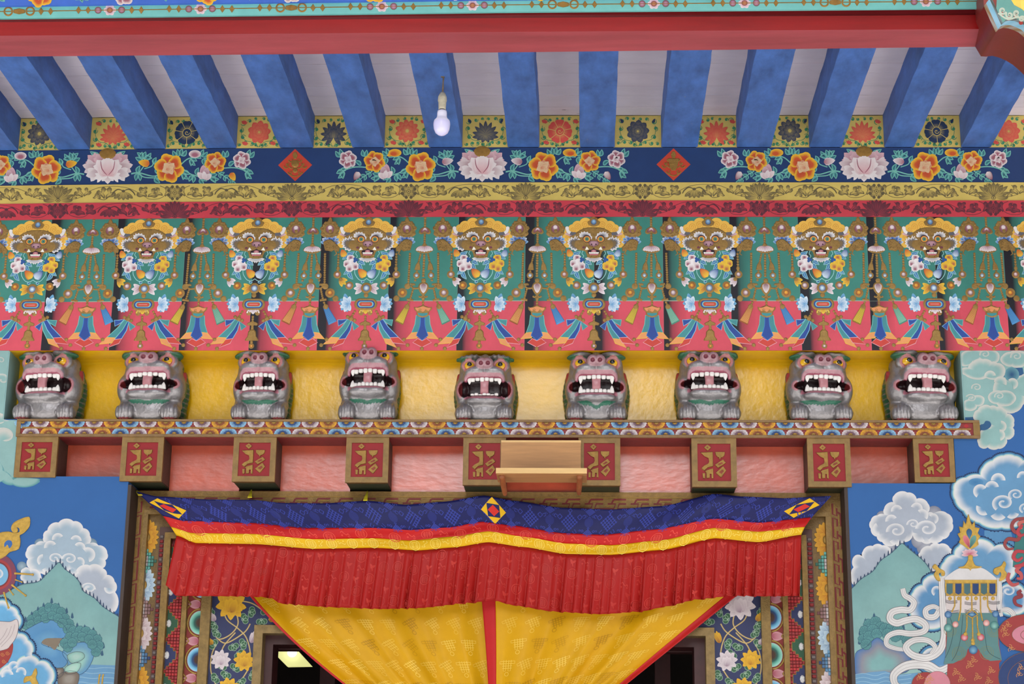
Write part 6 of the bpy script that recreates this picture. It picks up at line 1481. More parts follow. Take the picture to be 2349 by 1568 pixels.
def grove(A, pts, r, l=5, c=S(84, 140, 142), d=S(40, 80, 104)):
    A.nojit = 1
    for i, (x, y) in enumerate(pts):                     # fan-shaped tree crowns
        o = flower_outline(x, y, r, 9, .10, 4, i); A.poly(o, c, l + .09 * i); A.outl(o, .8, d, l + .09 * i + .03)
        for k in range(7): a = -2.9 + k * .43; A.line([(x + r * .3 * math.cos(a), y + r * .35 + r * .3 * math.sin(a)), (x + r * .9 * math.cos(a), y + r * .2 + r * .85 * math.sin(a))], .6, d, l + .09 * i + .06)
    A.nojit = 0
def spires(A, pts, h, l=4.8):
    for x, y in pts:
        y += 6
        for q in (0, .3, .6): A.poly(flower_outline(x, y - h * q, h * .34 * (1 - q * .6), 6, .25, 3), S(52, 90, 118), l)
        A.poly([(x - 1.4, y - h * .5), (x + 1.4, y - h * .5), (x, y - h * 1.1)], S(52, 90, 118), l)
def ribbon(A, pts, w, l, c=S(220, 216, 214), d=S(120, 112, 116), n=7, tap=None):
    p = cr(pts, n); m_ = len(p)
    ww = [w * (.55 + .45 * math.sin(PI * min(1, .12 + i / m_ * .9))) for i in range(m_)]
    for q, col, ll in ((1., d, l), (.88, c, l + .15)):
        V = []
        for i in range(m_):
            a, b = p[max(0, i - 1)], p[min(m_ - 1, i + 1)]; dx, dy = b[0] - a[0], b[1] - a[1]; e = math.hypot(dx, dy) or 1
            V += [(p[i][0] - dy / e * ww[i] / 2 * q, p[i][1] + dx / e * ww[i] / 2 * q), (p[i][0] + dy / e * ww[i] / 2 * q, p[i][1] - dx / e * ww[i] / 2 * q)]
        A.put(V, [(2 * i, 2 * i + 1, 2 * i + 3, 2 * i + 2) for i in range(m_ - 1)], col, [ll + .3 * i / m_ for i in range(m_) for _ in range(2)])
    for off_ in (-.2, .16): A.line([(p[i][0] - (p[min(m_ - 1, i + 1)][1] - p[max(0, i - 1)][1]) / (math.hypot(p[min(m_ - 1, i + 1)][0] - p[max(0, i - 1)][0], p[min(m_ - 1, i + 1)][1] - p[max(0, i - 1)][1]) or 1) * ww[i] * off_,
                                     p[i][1] + (p[min(m_ - 1, i + 1)][0] - p[max(0, i - 1)][0]) / (math.hypot(p[min(m_ - 1, i + 1)][0] - p[max(0, i - 1)][0], p[min(m_ - 1, i + 1)][1] - p[max(0, i - 1)][1]) or 1) * ww[i] * off_) for i in range(m_)], .8, mix(c, d, .6), l + .55)
GD3 = S(198, 160, 74, .15)
CIN1, CIN2, CIN3, TEALC = S(160, 180, 196), S(168, 176, 190), S(98, 150, 192), S(142, 182, 180)
CRW = S(206, 204, 196)

# --- left wall
def lwall(u, v, l): p = P(u, v, .004 - l * EPS); p[0] = min(p[0], XN0 if v < 963 else XC0 if v < 1095.5 else XL); return p
def rwall(u, v, l): p = P(u, v, .004 - l * EPS); p[0] = max(p[0], XN1 if v < 963 else XS1 if v < 1004 else XC1 if v < 1106 else XR); return p
A = Art(lwall); k_ = conv(3.5, 0, 1120); one = lambda x, y: k_([(x, y)])[0]
A.poly([(-420, 803), (62, 803), (62, 962), (62, 962.9), (62, 963.1), (62, 1000), (62, 1090), (92, 1104), (84, 1110), (40, 1109), (10, 1096), (-40, 1092), (-420, 1092)], TEALC, 1)
cloud(A, [(-60, 1090), (-30, 1040), (-4, 1056), (6, 1078), (30, 1100), (92, 1098), (84, 1110), (30, 1112), (4, 1104), (-30, 1104)], (20, 1088), TEALC, S(86, 150, 156), 9, 1.4, .12)
for x, y, r, a0, dr in ((6, 870, 19, 160, 1), (30, 850, 12, 200, 1), (-4, 962, 22, 180, 1), (10, 1000, 26, 190, 1), (28, 905, 14, 150, -1), (2, 826, 10, 180, 1), (40, 830, 12, 20, -1)):
    swirl(A, x, y, r, TEALC, CRW, 2, 1.1, a0, dr)
puff(A, 8, 1010, 26, 180, 330, TEALC, CRW, 2.6); puff(A, 2, 968, 20, 170, 350, TEALC, CRW, 2.5)
for x, y, r in ((320, 445, 44), (735, 445, 46), (175, 625, 40)): px_, py_ = one(x, y); A.gem(px_, py_, r / 3.5, S(150, 170, 184), S(104, 132, 152), 1.6)
cloud(A, k_([(235, 640), (225, 565), (212, 500), (285, 448), (362, 432), (348, 390), (380, 335), (470, 272), (590, 262), (668, 318), (722, 378), (712, 446), (790, 455), (862, 520), (845, 575), (825, 640), (700, 670), (560, 660), (450, 650), (330, 680)]), one(540, 480), CIN1, CW, 20, 2, .22)
cloud(A, k_([(180, 740), (172, 690), (190, 640), (240, 650), (330, 700), (300, 760)]), one(260, 720), CIN1, CW, 12, 2.4)
cloud(A, k_([(590, 720), (610, 660), (720, 616), (825, 640), (858, 692), (920, 745), (925, 830), (912, 1000), (760, 900), (660, 800)]), one(760, 800), CIN2, CW, 20, 2.6, .2)
for x, y, r, a0, a1 in ((465, 405, 48, 170, 330), (610, 420, 46, 200, 360), (405, 470, 52, 170, 330), (640, 475, 46, 210, 380), (705, 530, 60, 230, 440), (345, 575, 48, 130, 270), (490, 560, 40, 60, 160), (640, 590, 40, 240, 400), (720, 810, 50, 190, 360), (880, 800, 44, 20, 190), (580, 640, 60, 30, 150), (390, 620, 60, 50, 150)):
    px_, py_ = one(x, y); puff(A, px_, py_, r / 3.5, a0, a1, CIN1, CW, 3.4)
for x, y, r, a0, dr in ((440, 560, 54, 0, -1), (560, 565, 60, 180, 1), (715, 800, 58, 180, 1)): px_, py_ = one(x, y); swirl(A, px_, py_, r / 3.5, CIN1, CW, 4, 1.3, a0, dr)
mountain(A, k_([(-300, 900), (0, 850), (130, 790), (190, 765), (310, 745), (370, 690), (430, 632), (475, 592), (520, 645), (600, 705), (642, 760), (668, 822), (760, 880), (830, 950), (960, 1030)]), 1700, 5)
A.poly(k_([(600, 1500), (700, 1440), (730, 1412), (900, 1418), (980, 1418), (980, 2100), (300, 2100), (420, 1540)]), S(104, 152, 190), 5.8)
for j in range(9): A.line(cr(k_([(560 + 20 * (j % 3), 1440 + 40 * j), (650, 1432 + 40 * j), (740, 1444 + 40 * j), (850, 1436 + 40 * j), (960, 1446 + 40 * j)]), 5), 1., S(158, 196, 214), 6)
spires(A, k_([(205, 1040), (255, 1000), (305, 960), (350, 930), (415, 890), (470, 930), (535, 970), (580, 1010), (620, 1090), (680, 1105), (750, 1125), (800, 1180), (830, 1250), (180, 1090), (820, 1310)]), 11, 6)
grove(A, k_([(215, 1095), (255, 1050), (300, 1015), (345, 985), (395, 955), (445, 960), (490, 990), (520, 1040), (555, 1085), (575, 1130), (250, 1090), (310, 1060), (365, 1040), (420, 1020), (465, 1040), (500, 1080), (545, 1130), (590, 1140), (640, 1140), (690, 1145), (740, 1170), (780, 1210), (795, 1260), (770, 1310), (560, 1190), (610, 1190), (660, 1190), (715, 1210), (740, 1250), (520, 1240), (545, 1275), (580, 1235)]), 11.5, 6.2)
RB1 = [(190, 1155), (260, 1105), (330, 1070), (400, 1052), (470, 1065), (515, 1100), (540, 1150), (505, 1200), (420, 1202), (330, 1240), (400, 1275), (480, 1300), (530, 1330), (545, 1375), (520, 1425), (460, 1445), (380, 1438), (300, 1400), (240, 1330), (200, 1240)]
o = cr(k_(RB1), 4, closed=True); A.grad(o, one(380, 1250), [(1, S(92, 146, 190)), (.6, S(84, 140, 186)), (.25, S(104, 156, 192))], 7); A.outl(o, .9, S(40, 70, 100), 7.5)
A.poly(cr(k_([(335, 1240), (365, 1205), (430, 1200), (505, 1205), (470, 1250), (440, 1295), (405, 1270)]), 4, closed=True), S(130, 116, 100), 7.6)
for x in (400, 440, 480): A.line(cr(k_([(x, 1205), (x - 14, 1235), (x - 10, 1270)]), 4), 2, S(92, 82, 74), 7.8)
o = cr(k_([(500, 1320), (550, 1265), (620, 1238), (690, 1236), (745, 1280), (752, 1345), (715, 1430), (660, 1485), (580, 1500), (520, 1480), (545, 1400)]), 4, closed=True); A.grad(o, one(620, 1400), [(1, S(88, 144, 186)), (.75, S(110, 158, 184)), (.35, S(150, 196, 186))], 7.2); A.outl(o, .9, S(40, 70, 100), 7.7)
for pts, c in (([(540, 1340), (600, 1310), (660, 1315), (680, 1350), (640, 1385), (570, 1400)], S(146, 190, 180)), ([(520, 1440), (590, 1400), (650, 1405), (620, 1470), (540, 1490)], S(160, 204, 190)), ([(470, 1500), (540, 1465), (610, 1470), (636, 1510), (600, 1600), (480, 1600)], S(122, 108, 96)), ([(405, 1450), (460, 1440), (510, 1445), (500, 1500), (430, 1530)], S(116, 104, 94))):
    o = cr(k_(pts), 4, closed=True); A.grad(o, (sum(p[0] for p in o) / len(o), sum(p[1] for p in o) / len(o)), [(1, mix(c, S(60, 60, 60), .3)), (.7, c), (.3, mix(c, S(230, 230, 220), .2))], 8); A.outl(o, .8, S(60, 66, 80), 8.4)
# wheel, gilded flame and rays at the left edge
wc = one(-15, 690)
for r0, r1, c, q in ((30, 42, S(126, 64, 86), 9), (26, 31, S(168, 60, 60), 9.3), (23, 26, S(120, 50, 52), 9.4)):
    p0 = [(wc[0] + r0 * math.cos(a), wc[1] + r0 * math.sin(a) * 1.12) for a in np.linspace(0, 2 * PI, 49)]; p1 = [(wc[0] + r1 * math.cos(a), wc[1] + r1 * math.sin(a) * 1.12) for a in np.linspace(0, 2 * PI, 49)]
    A.put(p0 + p1, [(i, i + 1, 49 + i + 1, 49 + i) for i in range(48)], c, q)
A.poly(A.ell(wc[0], wc[1], 23, 26, 30), S(120, 176, 210), 8.8); swirl(A, wc[0] - 4, wc[1], 20, S(120, 176, 210), CW, 9, 1.2, 180, 1)
A.slot = 1
for pts, w in (([(115, 680), (200, 685), (262, 690)], 4.6), ([(120, 730), (175, 750)], 3.4), ([(92, 770), (150, 815), (205, 858)], 4.4), ([(70, 805), (105, 850)], 3.4), ([(30, 830), (48, 890), (68, 955)], 4.4)):
    A.ridge(k_(pts), w, GD3, 9.5, 5, taper=(w, w * .7)); e = k_(pts)[-1]; A.dome(e[0], e[1], w * .62, GD3, 9.5, 6)
fl_ = [(-30, 560), (40, 545), (80, 510), (150, 485), (165, 420), (160, 375), (200, 350), (238, 300), (240, 235), (210, 228), (150, 250), (108, 275), (90, 310), (110, 345), (145, 340), (135, 300), (162, 310), (160, 345), (110, 352), (50, 345), (-30, 380)]
A.relief(cr(k_(fl_), 3, closed=True), GD3, 9.6, 5, .92, ctr=one(70, 440)); A.slot = 0
o = cr(k_([(35, 440), (60, 415), (90, 420), (98, 450), (75, 480), (60, 450), (38, 470)]), 3, closed=True); A.poly(o, S(56, 104, 172), 16)
# bordered clouds, white cloth and red robe in the lower left
cloud(A, k_([(-200, 1100), (-160, 950), (0, 905), (80, 950), (140, 1010), (150, 1100), (60, 1130), (-60, 1150)]), one(0, 1050), S(104, 170, 214), CW, 14, 9, .2, True)
cloud(A, k_([(-200, 1500), (-100, 1250), (60, 1160), (150, 1170), (220, 1220), (255, 1320), (200, 1420), (100, 1500)]), one(60, 1350), S(104, 166, 208), CW, 16, 9.8, .2, True)
cloud(A, k_([(-100, 1700), (0, 1480), (130, 1420), (210, 1350), (310, 1390), (400, 1430), (410, 1560), (330, 1700)]), one(190, 1540), S(104, 166, 208), CW, 16, 10.6, .2, True)
puff(A, *one(110, 1430), 13, 120, 330, S(104, 166, 208), CW, 11.4); puff(A, *one(170, 1475), 12, 180, 400, S(104, 166, 208), CW, 11.5); puff(A, *one(60, 1500), 14, 160, 350, S(104, 166, 208), CW, 11.3)
o = cr(k_([(-200, 1060), (0, 1065), (80, 1068), (135, 1050), (148, 1110), (130, 1190), (90, 1250), (30, 1295), (-200, 1310)]), 4, closed=True); A.poly(o, S(212, 200, 198), 12); A.outl(o, .9, S(110, 90, 100), 12.4)
for d in (0, 14, 30): A.line(cr(k_([(120 - d * 2, 1090 + d), (90 - d * 2, 1180), (10 - d, 1270 - d)]), 5), 1., S(166, 150, 152), 12.6)
A.poly(cr(k_([(-200, 1305), (0, 1300), (60, 1275), (102, 1240), (100, 1310), (70, 1380), (20, 1430), (-40, 1460), (-200, 1480)]), 4, closed=True), S(158, 58, 52), 11.8)
for x, y in ((20, 1330), (60, 1320), (30, 1385)): px_, py_ = one(x, y); A.curl(px_, py_, 5, 1.6, 1.4, S(196, 120, 70), 12.2)
A.slot = 1
for pts in ([(190, 1560), (200, 1510), (250, 1500), (270, 1460), (290, 1440), (300, 1480), (290, 1520), (310, 1570), (270, 1600), (240, 1545)],): A.relief(cr(k_(pts), 3, closed=True), GD3, 12.5, 5, .9)
for x in (790, 818): A.ridge(k_([(x, 1580), (x + 8, 1500), (x + 14, 1490)]), 3.6, GD3, 8, 4)
A.slot = 0
A.tone(.84); A.build('mural', [PAINT, GILT], parent=wall_left)

# --- right wall
A = Art(rwall); k4, k5, k6, k8 = conv(5.227, 2040, 1000), conv(5.443, 2040, 1280), conv(6.03, 2180, 790), conv(3.28, 1749, 1090)
o4, o5, o6, o8 = [(lambda f: (lambda x, y: f([(x, y)])[0]))(f) for f in (k4, k5, k6, k8)]
# pale turquoise cloud bank at the top
A.poly([(2190, 802), (2740, 802), (2740, 850)] + k6([(1019, 420), (985, 420), (1020, 700), (985, 840), (900, 930), (780, 935), (700, 860), (560, 900), (330, 1000), (190, 1005), (120, 900), (60, 500)]), TEALC, 1)
cloud(A, k6([(600, 700), (640, 480), (800, 470), (900, 480), (980, 425), (1150, 400), (1200, 700), (1040, 720), (1000, 840), (900, 935), (780, 940), (690, 870)]), o6(860, 660), TEALC, CRW, 13, 1.1, .12)
A.poly(k6([(880, 320), (1000, 320), (1019, 420), (970, 430), (900, 480), (780, 480), (740, 440), (760, 370)]), S(44, 92, 140), 1.4); A.gem(*o6(850, 415), 17, S(40, 88, 128), S(104, 158, 170), 1.6)
A.poly(k6([(190, 1005), (330, 1000), (400, 1100), (560, 1050), (570, 1180), (190, 1190)]), S(42, 92, 136), 1.5)
cloud(A, k6([(245, 320), (320, 230), (450, 200), (575, 240), (650, 255), (740, 300), (755, 400), (720, 450), (500, 460), (200, 420), (130, 350)]), o6(470, 420), TEALC, CRW, 16, 2, .14)
cloud(A, k6([(410, 1110), (330, 1040), (325, 960), (380, 900), (440, 845), (550, 850), (640, 860), (740, 890), (790, 955), (860, 990), (880, 1080), (865, 1150), (885, 1210), (850, 1290), (780, 1310), (770, 1380), (660, 1440), (515, 1420), (430, 1430), (385, 1370), (420, 1190), (520, 1170), (560, 1100), (500, 1055)]), o6(680, 1150), TEALC, CRW, 14, 3, .16)
A.poly(cr(k6([(415, 1110), (460, 1095), (490, 1055), (545, 1065), (565, 1115), (530, 1160), (470, 1185), (420, 1175)]), 4, closed=True), S(42, 92, 136), 3.8)
cloud(A, k6([(180, 800), (240, 760), (400, 700), (470, 740), (450, 830), (370, 850), (340, 900), (230, 910), (180, 880)]), o6(320, 800), TEALC, CRW, 10, 2.2, .12)
cloud(A, k6([(520, 720), (560, 660), (700, 640), (860, 660), (905, 740), (860, 820), (740, 850), (640, 820), (550, 790)]), o6(720, 740), TEALC, CRW, 9, 2.4, .1)
cloud(A, k6([(690, 210), (720, 150), (830, 100), (980, 90), (1080, 150), (1050, 270), (950, 315), (850, 300), (750, 280)]), o6(880, 200), TEALC, CRW, 10, 2.3, .12)
cloud(A, k6([(130, 220), (150, 130), (250, 80), (420, 70), (560, 75), (660, 110), (680, 170), (650, 240), (560, 220), (420, 200), (300, 230), (240, 290), (160, 290)]), o6(400, 160), TEALC, CRW, 10, 1.8, .12)
for x, y, r, a0, d in ((365, 590, 70, 160, 1), (290, 740, 72, 200, 1), (680, 710, 68, 160, 1), (480, 130, 72, 160, 1), (915, 160, 80, 160, 1)): px_, py_ = o6(x, y); swirl(A, px_, py_, r / 6.03, TEALC, CRW, 4, 1.4, a0, d)
for x, y, r, a0, a1 in ((550, 440, 82, 180, 350), (690, 530, 90, 190, 380), (860, 540, 78, 220, 440), (700, 1130, 78, 270, 440), (680, 1250, 78, 270, 440), (840, 740, 70, 300, 440)): px_, py_ = o6(x, y); puff(A, px_, py_, r / 6.03, a0, a1, TEALC, CRW, 4.2)
# large bordered blue cloud on the right
cloud(A, k4([(780, 640), (800, 560), (930, 500), (1100, 470), (1130, 380), (1240, 300), (1370, 240), (1500, 245), (1600, 300), (1760, 280), (1900, 420), (1900, 900), (1600, 1020), (1500, 1075), (1350, 1085), (1090, 1030), (905, 890), (800, 760)]), o4(1350, 680), S(100, 150, 190), CW, 22, 3, .12, True)
A.gem(*o4(1040, 550), 17, S(60, 120, 170), S(84, 140, 184), 3.7, ry=9)
for x, y, r, a0, a1 in ((1090, 660, 85, 120, 330), (1230, 620, 85, 190, 350), (1305, 530, 88, 180, 360), (1600, 490, 70, 170, 330), (1130, 860, 90, 60, 200), (1310, 900, 110, 40, 150), (1470, 900, 90, 20, 130)): px_, py_ = o4(x, y); puff(A, px_, py_, r / 5.227, a0, a1, S(100, 150, 190), CW, 4.2)
for x, y, r, a0, d in ((1370, 800, 130, 130, 1), (1520, 700, 90, 130, 1), (1640, 860, 80, 120, 1)): px_, py_ = o4(x, y); swirl(A, px_, py_, r / 5.227, S(100, 150, 190), CW, 4.6, 1.45, a0, d)
A.poly(k4([(1140, 1130), (1450, 1110), (1500, 1300), (1480, 1330), (1270, 1320), (1140, 1230)]), S(84, 138, 182), 2.2)
# white cumulus and the fir-fringed hill
for x, y, r in ((900, 310, 44), (1290, 290, 62), (960, 545, 50), (1230, 540, 70), (1180, 490, 60), (720, 640, 46)): px_, py_ = o8(x, y); A.gem(px_, py_, r / 3.28, S(172, 174, 184), S(124, 128, 146), 1.6)
cloud(A, k8([(860, 460), (815, 400), (815, 340), (865, 300), (925, 300), (915, 250), (985, 200), (990, 150), (1090, 128), (1160, 175), (1245, 210), (1245, 280), (1290, 290), (1390, 285), (1430, 360), (1410, 430), (1350, 480), (1270, 505), (1190, 490), (1130, 450), (1070, 500), (990, 525), (900, 500)]), o8(1120, 350), CIN2, CW, 20, 2.4, .2)
for x, y, r, a0, a1 in ((1010, 265, 44, 170, 340), (1160, 250, 46, 200, 380), (1200, 300, 48, 230, 400), (970, 340, 46, 170, 330), (1285, 325, 40, 220, 430), (880, 400, 50, 90, 240), (1000, 470, 50, 30, 150), (1300, 440, 70, 20, 140), (1190, 440, 60, 60, 190)): px_, py_ = o8(x, y); puff(A, px_, py_, r / 3.28, a0, a1, CIN2, CW, 3.4)
for x, y, r, a0, d in ((1010, 415, 72, 170, 1), (1240, 400, 80, 180, 1), (1135, 365, 46, 170, 1)): px_, py_ = o8(x, y); swirl(A, px_, py_, r / 3.28, CIN2, CW, 4, 1.35, a0, d)
cloud(A, k8([(690, 830), (685, 690), (700, 600), (760, 620), (755, 570), (830, 530), (900, 525), (970, 570), (960, 640), (900, 720)]), o8(820, 680), CIN2, CW, 16, 2.6, .2)
cloud(A, k8([(1170, 640), (1185, 580), (1260, 530), (1330, 515), (1410, 545), (1430, 600), (1400, 680), (1300, 720)]), o8(1300, 620), CIN2, CW, 16, 2.6, .2)
mountain(A, k8([(650, 870), (690, 832), (740, 780), (830, 720), (890, 640), (960, 590), (1010, 545), (1050, 510), (1090, 540), (1150, 590), (1210, 640), (1250, 690), (1290, 750), (1420, 840)]), 1650, 5)
# white cloud banks behind the banner
cloud(A, k8([(1350, 760), (1375, 650), (1450, 600), (1480, 540), (1600, 490), (1740, 540), (1850, 540), (1900, 640), (1900, 720), (1800, 800), (1500, 840)]), o8(1620, 680), S(100, 150, 190), CW, 26, 5.6, .16, True)
cloud(A, k8([(1130, 960), (1140, 880), (1210, 830), (1230, 780), (1330, 760), (1420, 860), (1400, 1000), (1360, 1120), (1200, 1130), (1130, 1060)]), o8(1290, 950), S(90, 142, 186), CW, 22, 6, .16, True)
cloud(A, k8([(1180, 1420), (1200, 1360), (1300, 1300), (1400, 1280), (1420, 1400), (1360, 1460)]), o8(1320, 1390), S(90, 142, 186), CW, 14, 6.2, .2, True)
cloud(A, k8([(1790, 1000), (1800, 860), (1880, 820), (1960, 860), (1990, 980), (1900, 1040)]), o8(1890, 930), S(90, 142, 186), CW, 16, 6.3, .16, True)
px_, py_ = o8(1850, 870); swirl(A, px_, py_, 18, S(90, 142, 186), CW, 7, 1.4, 160, 1); px_, py_ = o8(1310, 870); puff(A, px_, py_, 12, 120, 320, S(90, 142, 186), CW, 7)
# grove, rocks and water
spires(A, k8([(840, 1050), (775, 1090), (880, 1090), (735, 1170), (960, 1110), (1060, 1130), (730, 1240)]), 12, 6)
grove(A, k8([(800, 1120), (850, 1100), (890, 1140), (770, 1170), (830, 1160), (760, 1230), (800, 1210), (860, 1190), (920, 1150), (970, 1150), (1020, 1160), (1060, 1200), (940, 1190), (1000, 1210), (780, 1270), (1090, 1240)]), 13, 6.2)
o = cr(k8([(700, 1340), (780, 1290), (860, 1220), (930, 1260), (1010, 1290), (1090, 1330), (1120, 1400), (1080, 1480), (900, 1500), (700, 1500)]), 4, closed=True); A.grad(o, o8(900, 1430), [(1, S(70, 116, 172)), (.7, S(140, 140, 150)), (.35, S(126, 172, 172))], 7); A.outl(o, .9, S(40, 60, 96), 7.5)
A.poly(k8([(680, 1500), (800, 1480), (920, 1470), (1010, 1500), (1200, 1480), (1200, 2000), (640, 2000)]), S(108, 156, 194), 7.8)
for j in range(10): A.line(cr(k8([(690, 1500 + 30 * j), (760, 1488 + 30 * j), (850, 1505 + 30 * j), (930, 1485 + 30 * j), (1010, 1508 + 30 * j), (1120, 1495 + 30 * j)]), 5), 1., S(160, 198, 216), 8)
# flying white scarves
ribbon(A, k8([(1055, 850), (1070, 900), (1110, 925), (1140, 960), (1110, 1010), (1040, 1010), (975, 1030), (960, 1080), (1010, 1110), (1080, 1090), (1160, 1080), (1225, 1120), (1215, 1170), (1120, 1190), (1020, 1180), (945, 1210), (935, 1270), (1000, 1300), (1070, 1310)]), 17, 9)
ribbon(A, k8([(1400, 960), (1340, 1000), (1300, 1060), (1240, 1060), (1230, 1010), (1290, 985), (1350, 1020)]), 15, 9.6)
ribbon(A, k8([(1345, 770), (1352, 900), (1358, 1020), (1366, 1120), (1368, 1220), (1330, 1320), (1240, 1370), (1130, 1350), (1080, 1290), (1140, 1240), (1240, 1240), (1300, 1290), (1270, 1340)]), 18, 10.2)
ribbon(A, k8([(1780, 770), (1786, 880), (1782, 980), (1800, 1060)]), 13, 9.4); ribbon(A, k8([(1800, 1010), (1850, 1010), (1890, 1050), (1860, 1090)]), 12, 9.5)
ribbon(A, k8([(1400, 1440), (1330, 1470), (1250, 1430), (1150, 1420), (1060, 1440), (990, 1500), (1000, 1570), (1060, 1600)]), 22, 9.2)
# victory banner
A.poly(k5([(680, 1310), (700, 1240), (715, 690), (1345, 690), (1375, 1100), (1405, 1270), (1370, 1310), (1390, 1800), (700, 1800), (728, 1320)]), S(158, 58, 58), 10.8)
A.poly(k5([(715, 680), (1345, 680), (1365, 1080), (1405, 1270), (1260, 1280), (1180, 1240), (1110, 1130), (980, 1130), (960, 1210), (900, 1260), (800, 1310), (680, 1320), (700, 1230), (720, 1000)]), S(90, 132, 132), 11.2)
for x, y, r in ((1040, 720, 95), (760, 900, 75), (1310, 900, 80), (1040, 1020, 90), (870, 1190, 85), (1215, 1180, 85)):
    for q in (1, .72, .45): px_, py_ = o5(x, y); A.outl(A.ell(px_, py_, r * q / 5.443, n=16), 1., S(126, 130, 84), 11.6)
for pts in ([(760, 740), (800, 900), (760, 1100), (700, 1240)], [(920, 700), (890, 1000), (840, 1180), (780, 1280)], [(1170, 760), (1200, 1000), (1240, 1170), (1390, 1260)]): A.line(cr(k5(pts), 5), 1.1, S(44, 70, 78), 11.8)
for x, y in ((830, 1420), (1050, 1270), (1000, 1330), (1270, 1400), (900, 1500), (1100, 1480), (1240, 1530)):
    for d in (0, 2.1, 4.2): px_, py_ = o5(x + 26 * math.cos(d), y + 26 * math.sin(d)); A.curl(px_, py_, 5, 1.2, 1.2, S(204, 146, 84), 11.7, a0=d)
A.poly(k5([(705, 470), (1340, 470), (1340, 690), (705, 690)]), S(212, 200, 198), 11.4)
for x0, y0 in ((740, 520), (760, 640), (980, 540), (980, 640), (1270, 530), (1280, 640)):
    for d in (0, 14, 28): A.line(cr(k5([(x0 - 40, y0 + d), (x0 + 30, y0 + 14 + d), (x0 + 110, y0 + 6 + d)]), 4), 1.1, S(40, 40, 50), 11.9)
A.poly(cr(k5([(690, 250), (760, 190), (870, 125), (1020, 100), (1170, 125), (1270, 190), (1345, 255)]), 5) + k5([(1335, 275), (700, 275)]), S(216, 212, 212), 12); A.poly(k5([(700, 270), (1338, 270), (1338, 470), (705, 470)]), S(170, 136, 66), 12)
for j, x in enumerate((715, 825, 935, 1040, 1145, 1250)): w_ = 75; A.poly(k5([(x, 315), (x + w_, 315), (x + w_, 430), (x + w_ / 2, 452), (x, 430)]), (S(70, 104, 110), S(34, 62, 112))[j % 2], 12.4)
A.slot = 1
A.relief(k5([(690, 268), (1345, 268), (1340, 306), (700, 306)]), GD3, 12.6, 4, .97)
for x in (705, 808, 913, 1020, 1126, 1230, 1335): A.ridge(k5([(x, 306), (x, 430)]), 3.6, GD3, 12.6, 4)
for x in (757, 868, 975, 1083, 1190, 1295): A.ridge(k5([(x - 48, 440), (x, 466), (x + 48, 440)]), 2.6, GD3, 12.8, 4); A.dome(*o5(x, 500), 4.4, GD3, 12.8, 6)
for pts in ([(815, 460), (818, 590), (780, 670)], [(895, 460), (890, 640), (865, 780)], [(1028, 460), (1032, 640)], [(1138, 460), (1140, 660), (1165, 780)], [(1225, 470), (1230, 600), (1275, 680)], [(968, 720), (970, 850), (950, 940)], [(1038, 740), (1042, 1010)], [(1098, 720), (1100, 850), (1120, 940)]): A.chain(k5(pts), 1.9, GD3, 13, 4, 1.5)
for x, y in ((950, 945), (1118, 945), (1042, 1020), (1045, 1060)): A.dome(*o5(x, y), 4.6, GD3, 13, 6)
A.relief(cr(k5([(860, 110), (930, 95), (980, 20), (985, -40), (1040, -40), (1045, 20), (1080, 90), (1160, 105), (1100, 125), (1030, 130), (1012, 155), (990, 130), (900, 125)]), 3, closed=True), GD3, 13, 6, .9)
for pts in ([(640, 285), (590, 270), (555, 200), (580, 150), (535, 110), (575, 70), (620, 120), (690, 160), (690, 215), (650, 215), (655, 180), (620, 190), (625, 230)], [(1370, 285), (1440, 260), (1470, 190), (1440, 140), (1460, 70), (1430, 35), (1395, 90), (1310, 125), (1300, 180), (1350, 210), (1380, 170), (1400, 200), (1385, 240)]): A.relief(cr(k5(pts), 3, closed=True), GD3, 13, 6, .9)
fl = [(950, 930), (975, 985), (990, 1040), (1050, 1060), (1090, 1150), (1075, 1270), (1010, 1340), (965, 1355), (900, 1330), (840, 1270), (820, 1160), (850, 1060), (905, 1040), (925, 990)]
A.relief(cr(k4([(950, 930), (962, 975), (990, 1060), (1025, 1010), (1030, 1090), (1085, 1100), (1060, 1160), (1092, 1200), (1060, 1250), (1070, 1300), (1000, 1345), (950, 1355), (890, 1310), (835, 1275), (850, 1230), (818, 1170), (850, 1150), (835, 1080), (880, 1090), (890, 1010), (915, 1050), (930, 985)]), 2, closed=True), GD3, 13, 5, .9, ctr=o4(955, 1190)); A.slot = 0
for x0, y0, x1_, y1_, cb, ct in ((966, 1340, 895, 1185, S(150, 40, 60), S(226, 130, 140)), (966, 1340, 1030, 1185, S(40, 92, 96), S(110, 160, 150)), (962, 1230, 955, 1105, S(70, 120, 160), S(40, 80, 120))): a_, b_ = o4(x0, y0), o4(x1_, y1_); A.petal(a_[0], a_[1], b_[0], b_[1], 13, cb, ct, 19, p=1.5)
for an in (-2.7, -2.2, -1.57, -.95, -.45, 2.9, .25): px_, py_ = o4(965, 1410); A.petal(px_, py_, px_ + 20 * math.cos(an), py_ + 13 * math.sin(an), 9, S(190, 70, 100), S(224, 200, 206), 14 + abs(an + 1.57) * .1)
for x, y, r, ci, co in ((735, 700, 45, S(120, 160, 196), S(34, 84, 134)), (1328, 693, 43, S(120, 160, 196), S(34, 84, 134)), (735, 866, 52, S(140, 190, 180), S(50, 110, 110)), (1312, 835, 54, S(140, 190, 180), S(50, 110, 110)), (826, 824, 38, S(236, 200, 196), S(196, 120, 110)), (1212, 806, 40, S(236, 200, 196), S(196, 120, 110)), (938, 985, 44, S(230, 170, 176), S(176, 44, 60)), (1143, 985, 44, S(230, 170, 176), S(176, 44, 60)), (1048, 1140, 56, S(120, 170, 196), S(36, 88, 136))): px_, py_ = o5(x, y); A.gem(px_, py_, r / 5.443, ci, co, 15, off=(0, 3))
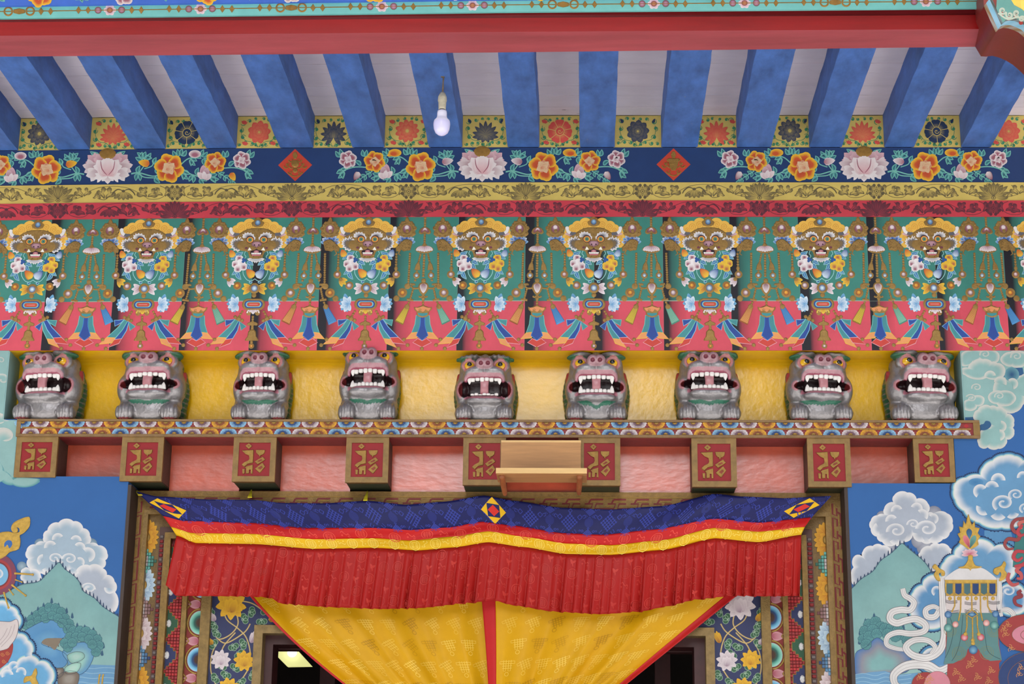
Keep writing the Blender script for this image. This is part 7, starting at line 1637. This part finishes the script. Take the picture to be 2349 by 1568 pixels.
A.slot = 1; A.ridge(k5([(960, 700), (1032, 640), (1105, 700), (1032, 745)]), 3, GD3, 15, 4, closed=True); A.slot = 0; A.gem(*o5(1032, 702), 9, S(120, 170, 200), S(30, 70, 120), 16, ry=5)
# red and pink drum shapes low on the right, curling coral scarf
for cx_, cy_, rx, ry, c in ((600, 1570, 160, 160, S(206, 130, 144)), (455, 1580, 175, 160, S(156, 52, 54)), (1700, 930, 340, 230, S(158, 56, 56)), (1780, 950, 250, 130, S(204, 128, 146)), (1800, 955, 160, 80, S(222, 160, 172)), (1780, 1480, 420, 320, S(40, 62, 112)), (1800, 1500, 320, 250, S(158, 56, 56))):
    px_, py_ = o5(cx_, cy_); A.poly(A.ell(px_, py_, rx / 5.443, ry / 5.443, 30), c, 13 + (cx_ % 7) * .05 + .3 * (c == S(156, 52, 54)) + .5 * (rx < 260)); A.outl(A.ell(px_, py_, rx / 5.443, ry / 5.443, 30), 1.2, S(120, 80, 60), 13.9 if rx < 300 else 13.3)
for x, y in ((380, 1480), (510, 1500), (470, 1540), (1430, 880), (1480, 830), (1450, 940), (1520, 1120), (1640, 1360), (1620, 1440)):
    for d in (0, 2.1, 4.2): px_, py_ = o5(x + 22 * math.cos(d), y + 22 * math.sin(d)); A.curl(px_, py_, 5, 1.2, 1.2, S(204, 140, 84), 14.6, a0=d)
A.poly(k4([(1500, 1300), (1560, 1000), (1800, 900), (1900, 1568), (1480, 1568)]), S(52, 118, 116), 9)
for pts, w in (([(1640, 985), (1520, 1000), (1470, 1070), (1500, 1140), (1560, 1170), (1540, 1240), (1430, 1230), (1385, 1290), (1420, 1350), (1490, 1345)], 9), ([(1700, 1010), (1560, 1040), (1590, 1110)], 8)): ribbon(A, k4(pts), w, 12.5, S(206, 112, 100), S(140, 56, 60))
for pts, w in (([(1600, 1060), (1540, 1140), (1570, 1190), (1630, 1170)], 8), ([(1640, 1390), (1530, 1380), (1490, 1450), (1540, 1490), (1600, 1450)], 9), ([(1660, 1480), (1600, 1540), (1500, 1560)], 9)): ribbon(A, k4(pts), w, 12.9, S(192, 64, 74), S(120, 36, 50))
for pts in ([(1640, 100), (1590, 150), (1640, 190), (1650, 250), (1590, 250)], [(1500, 180), (1480, 260), (1540, 330), (1620, 310)], [(1650, 400), (1610, 430), (1650, 470), (1570, 500), (1580, 570), (1660, 600)]): ribbon(A, k5(pts), 9, 13, S(198, 90, 90), S(130, 46, 56))
A.tone(.84); A.build('mural', [PAINT, GILT], parent=wall_right)
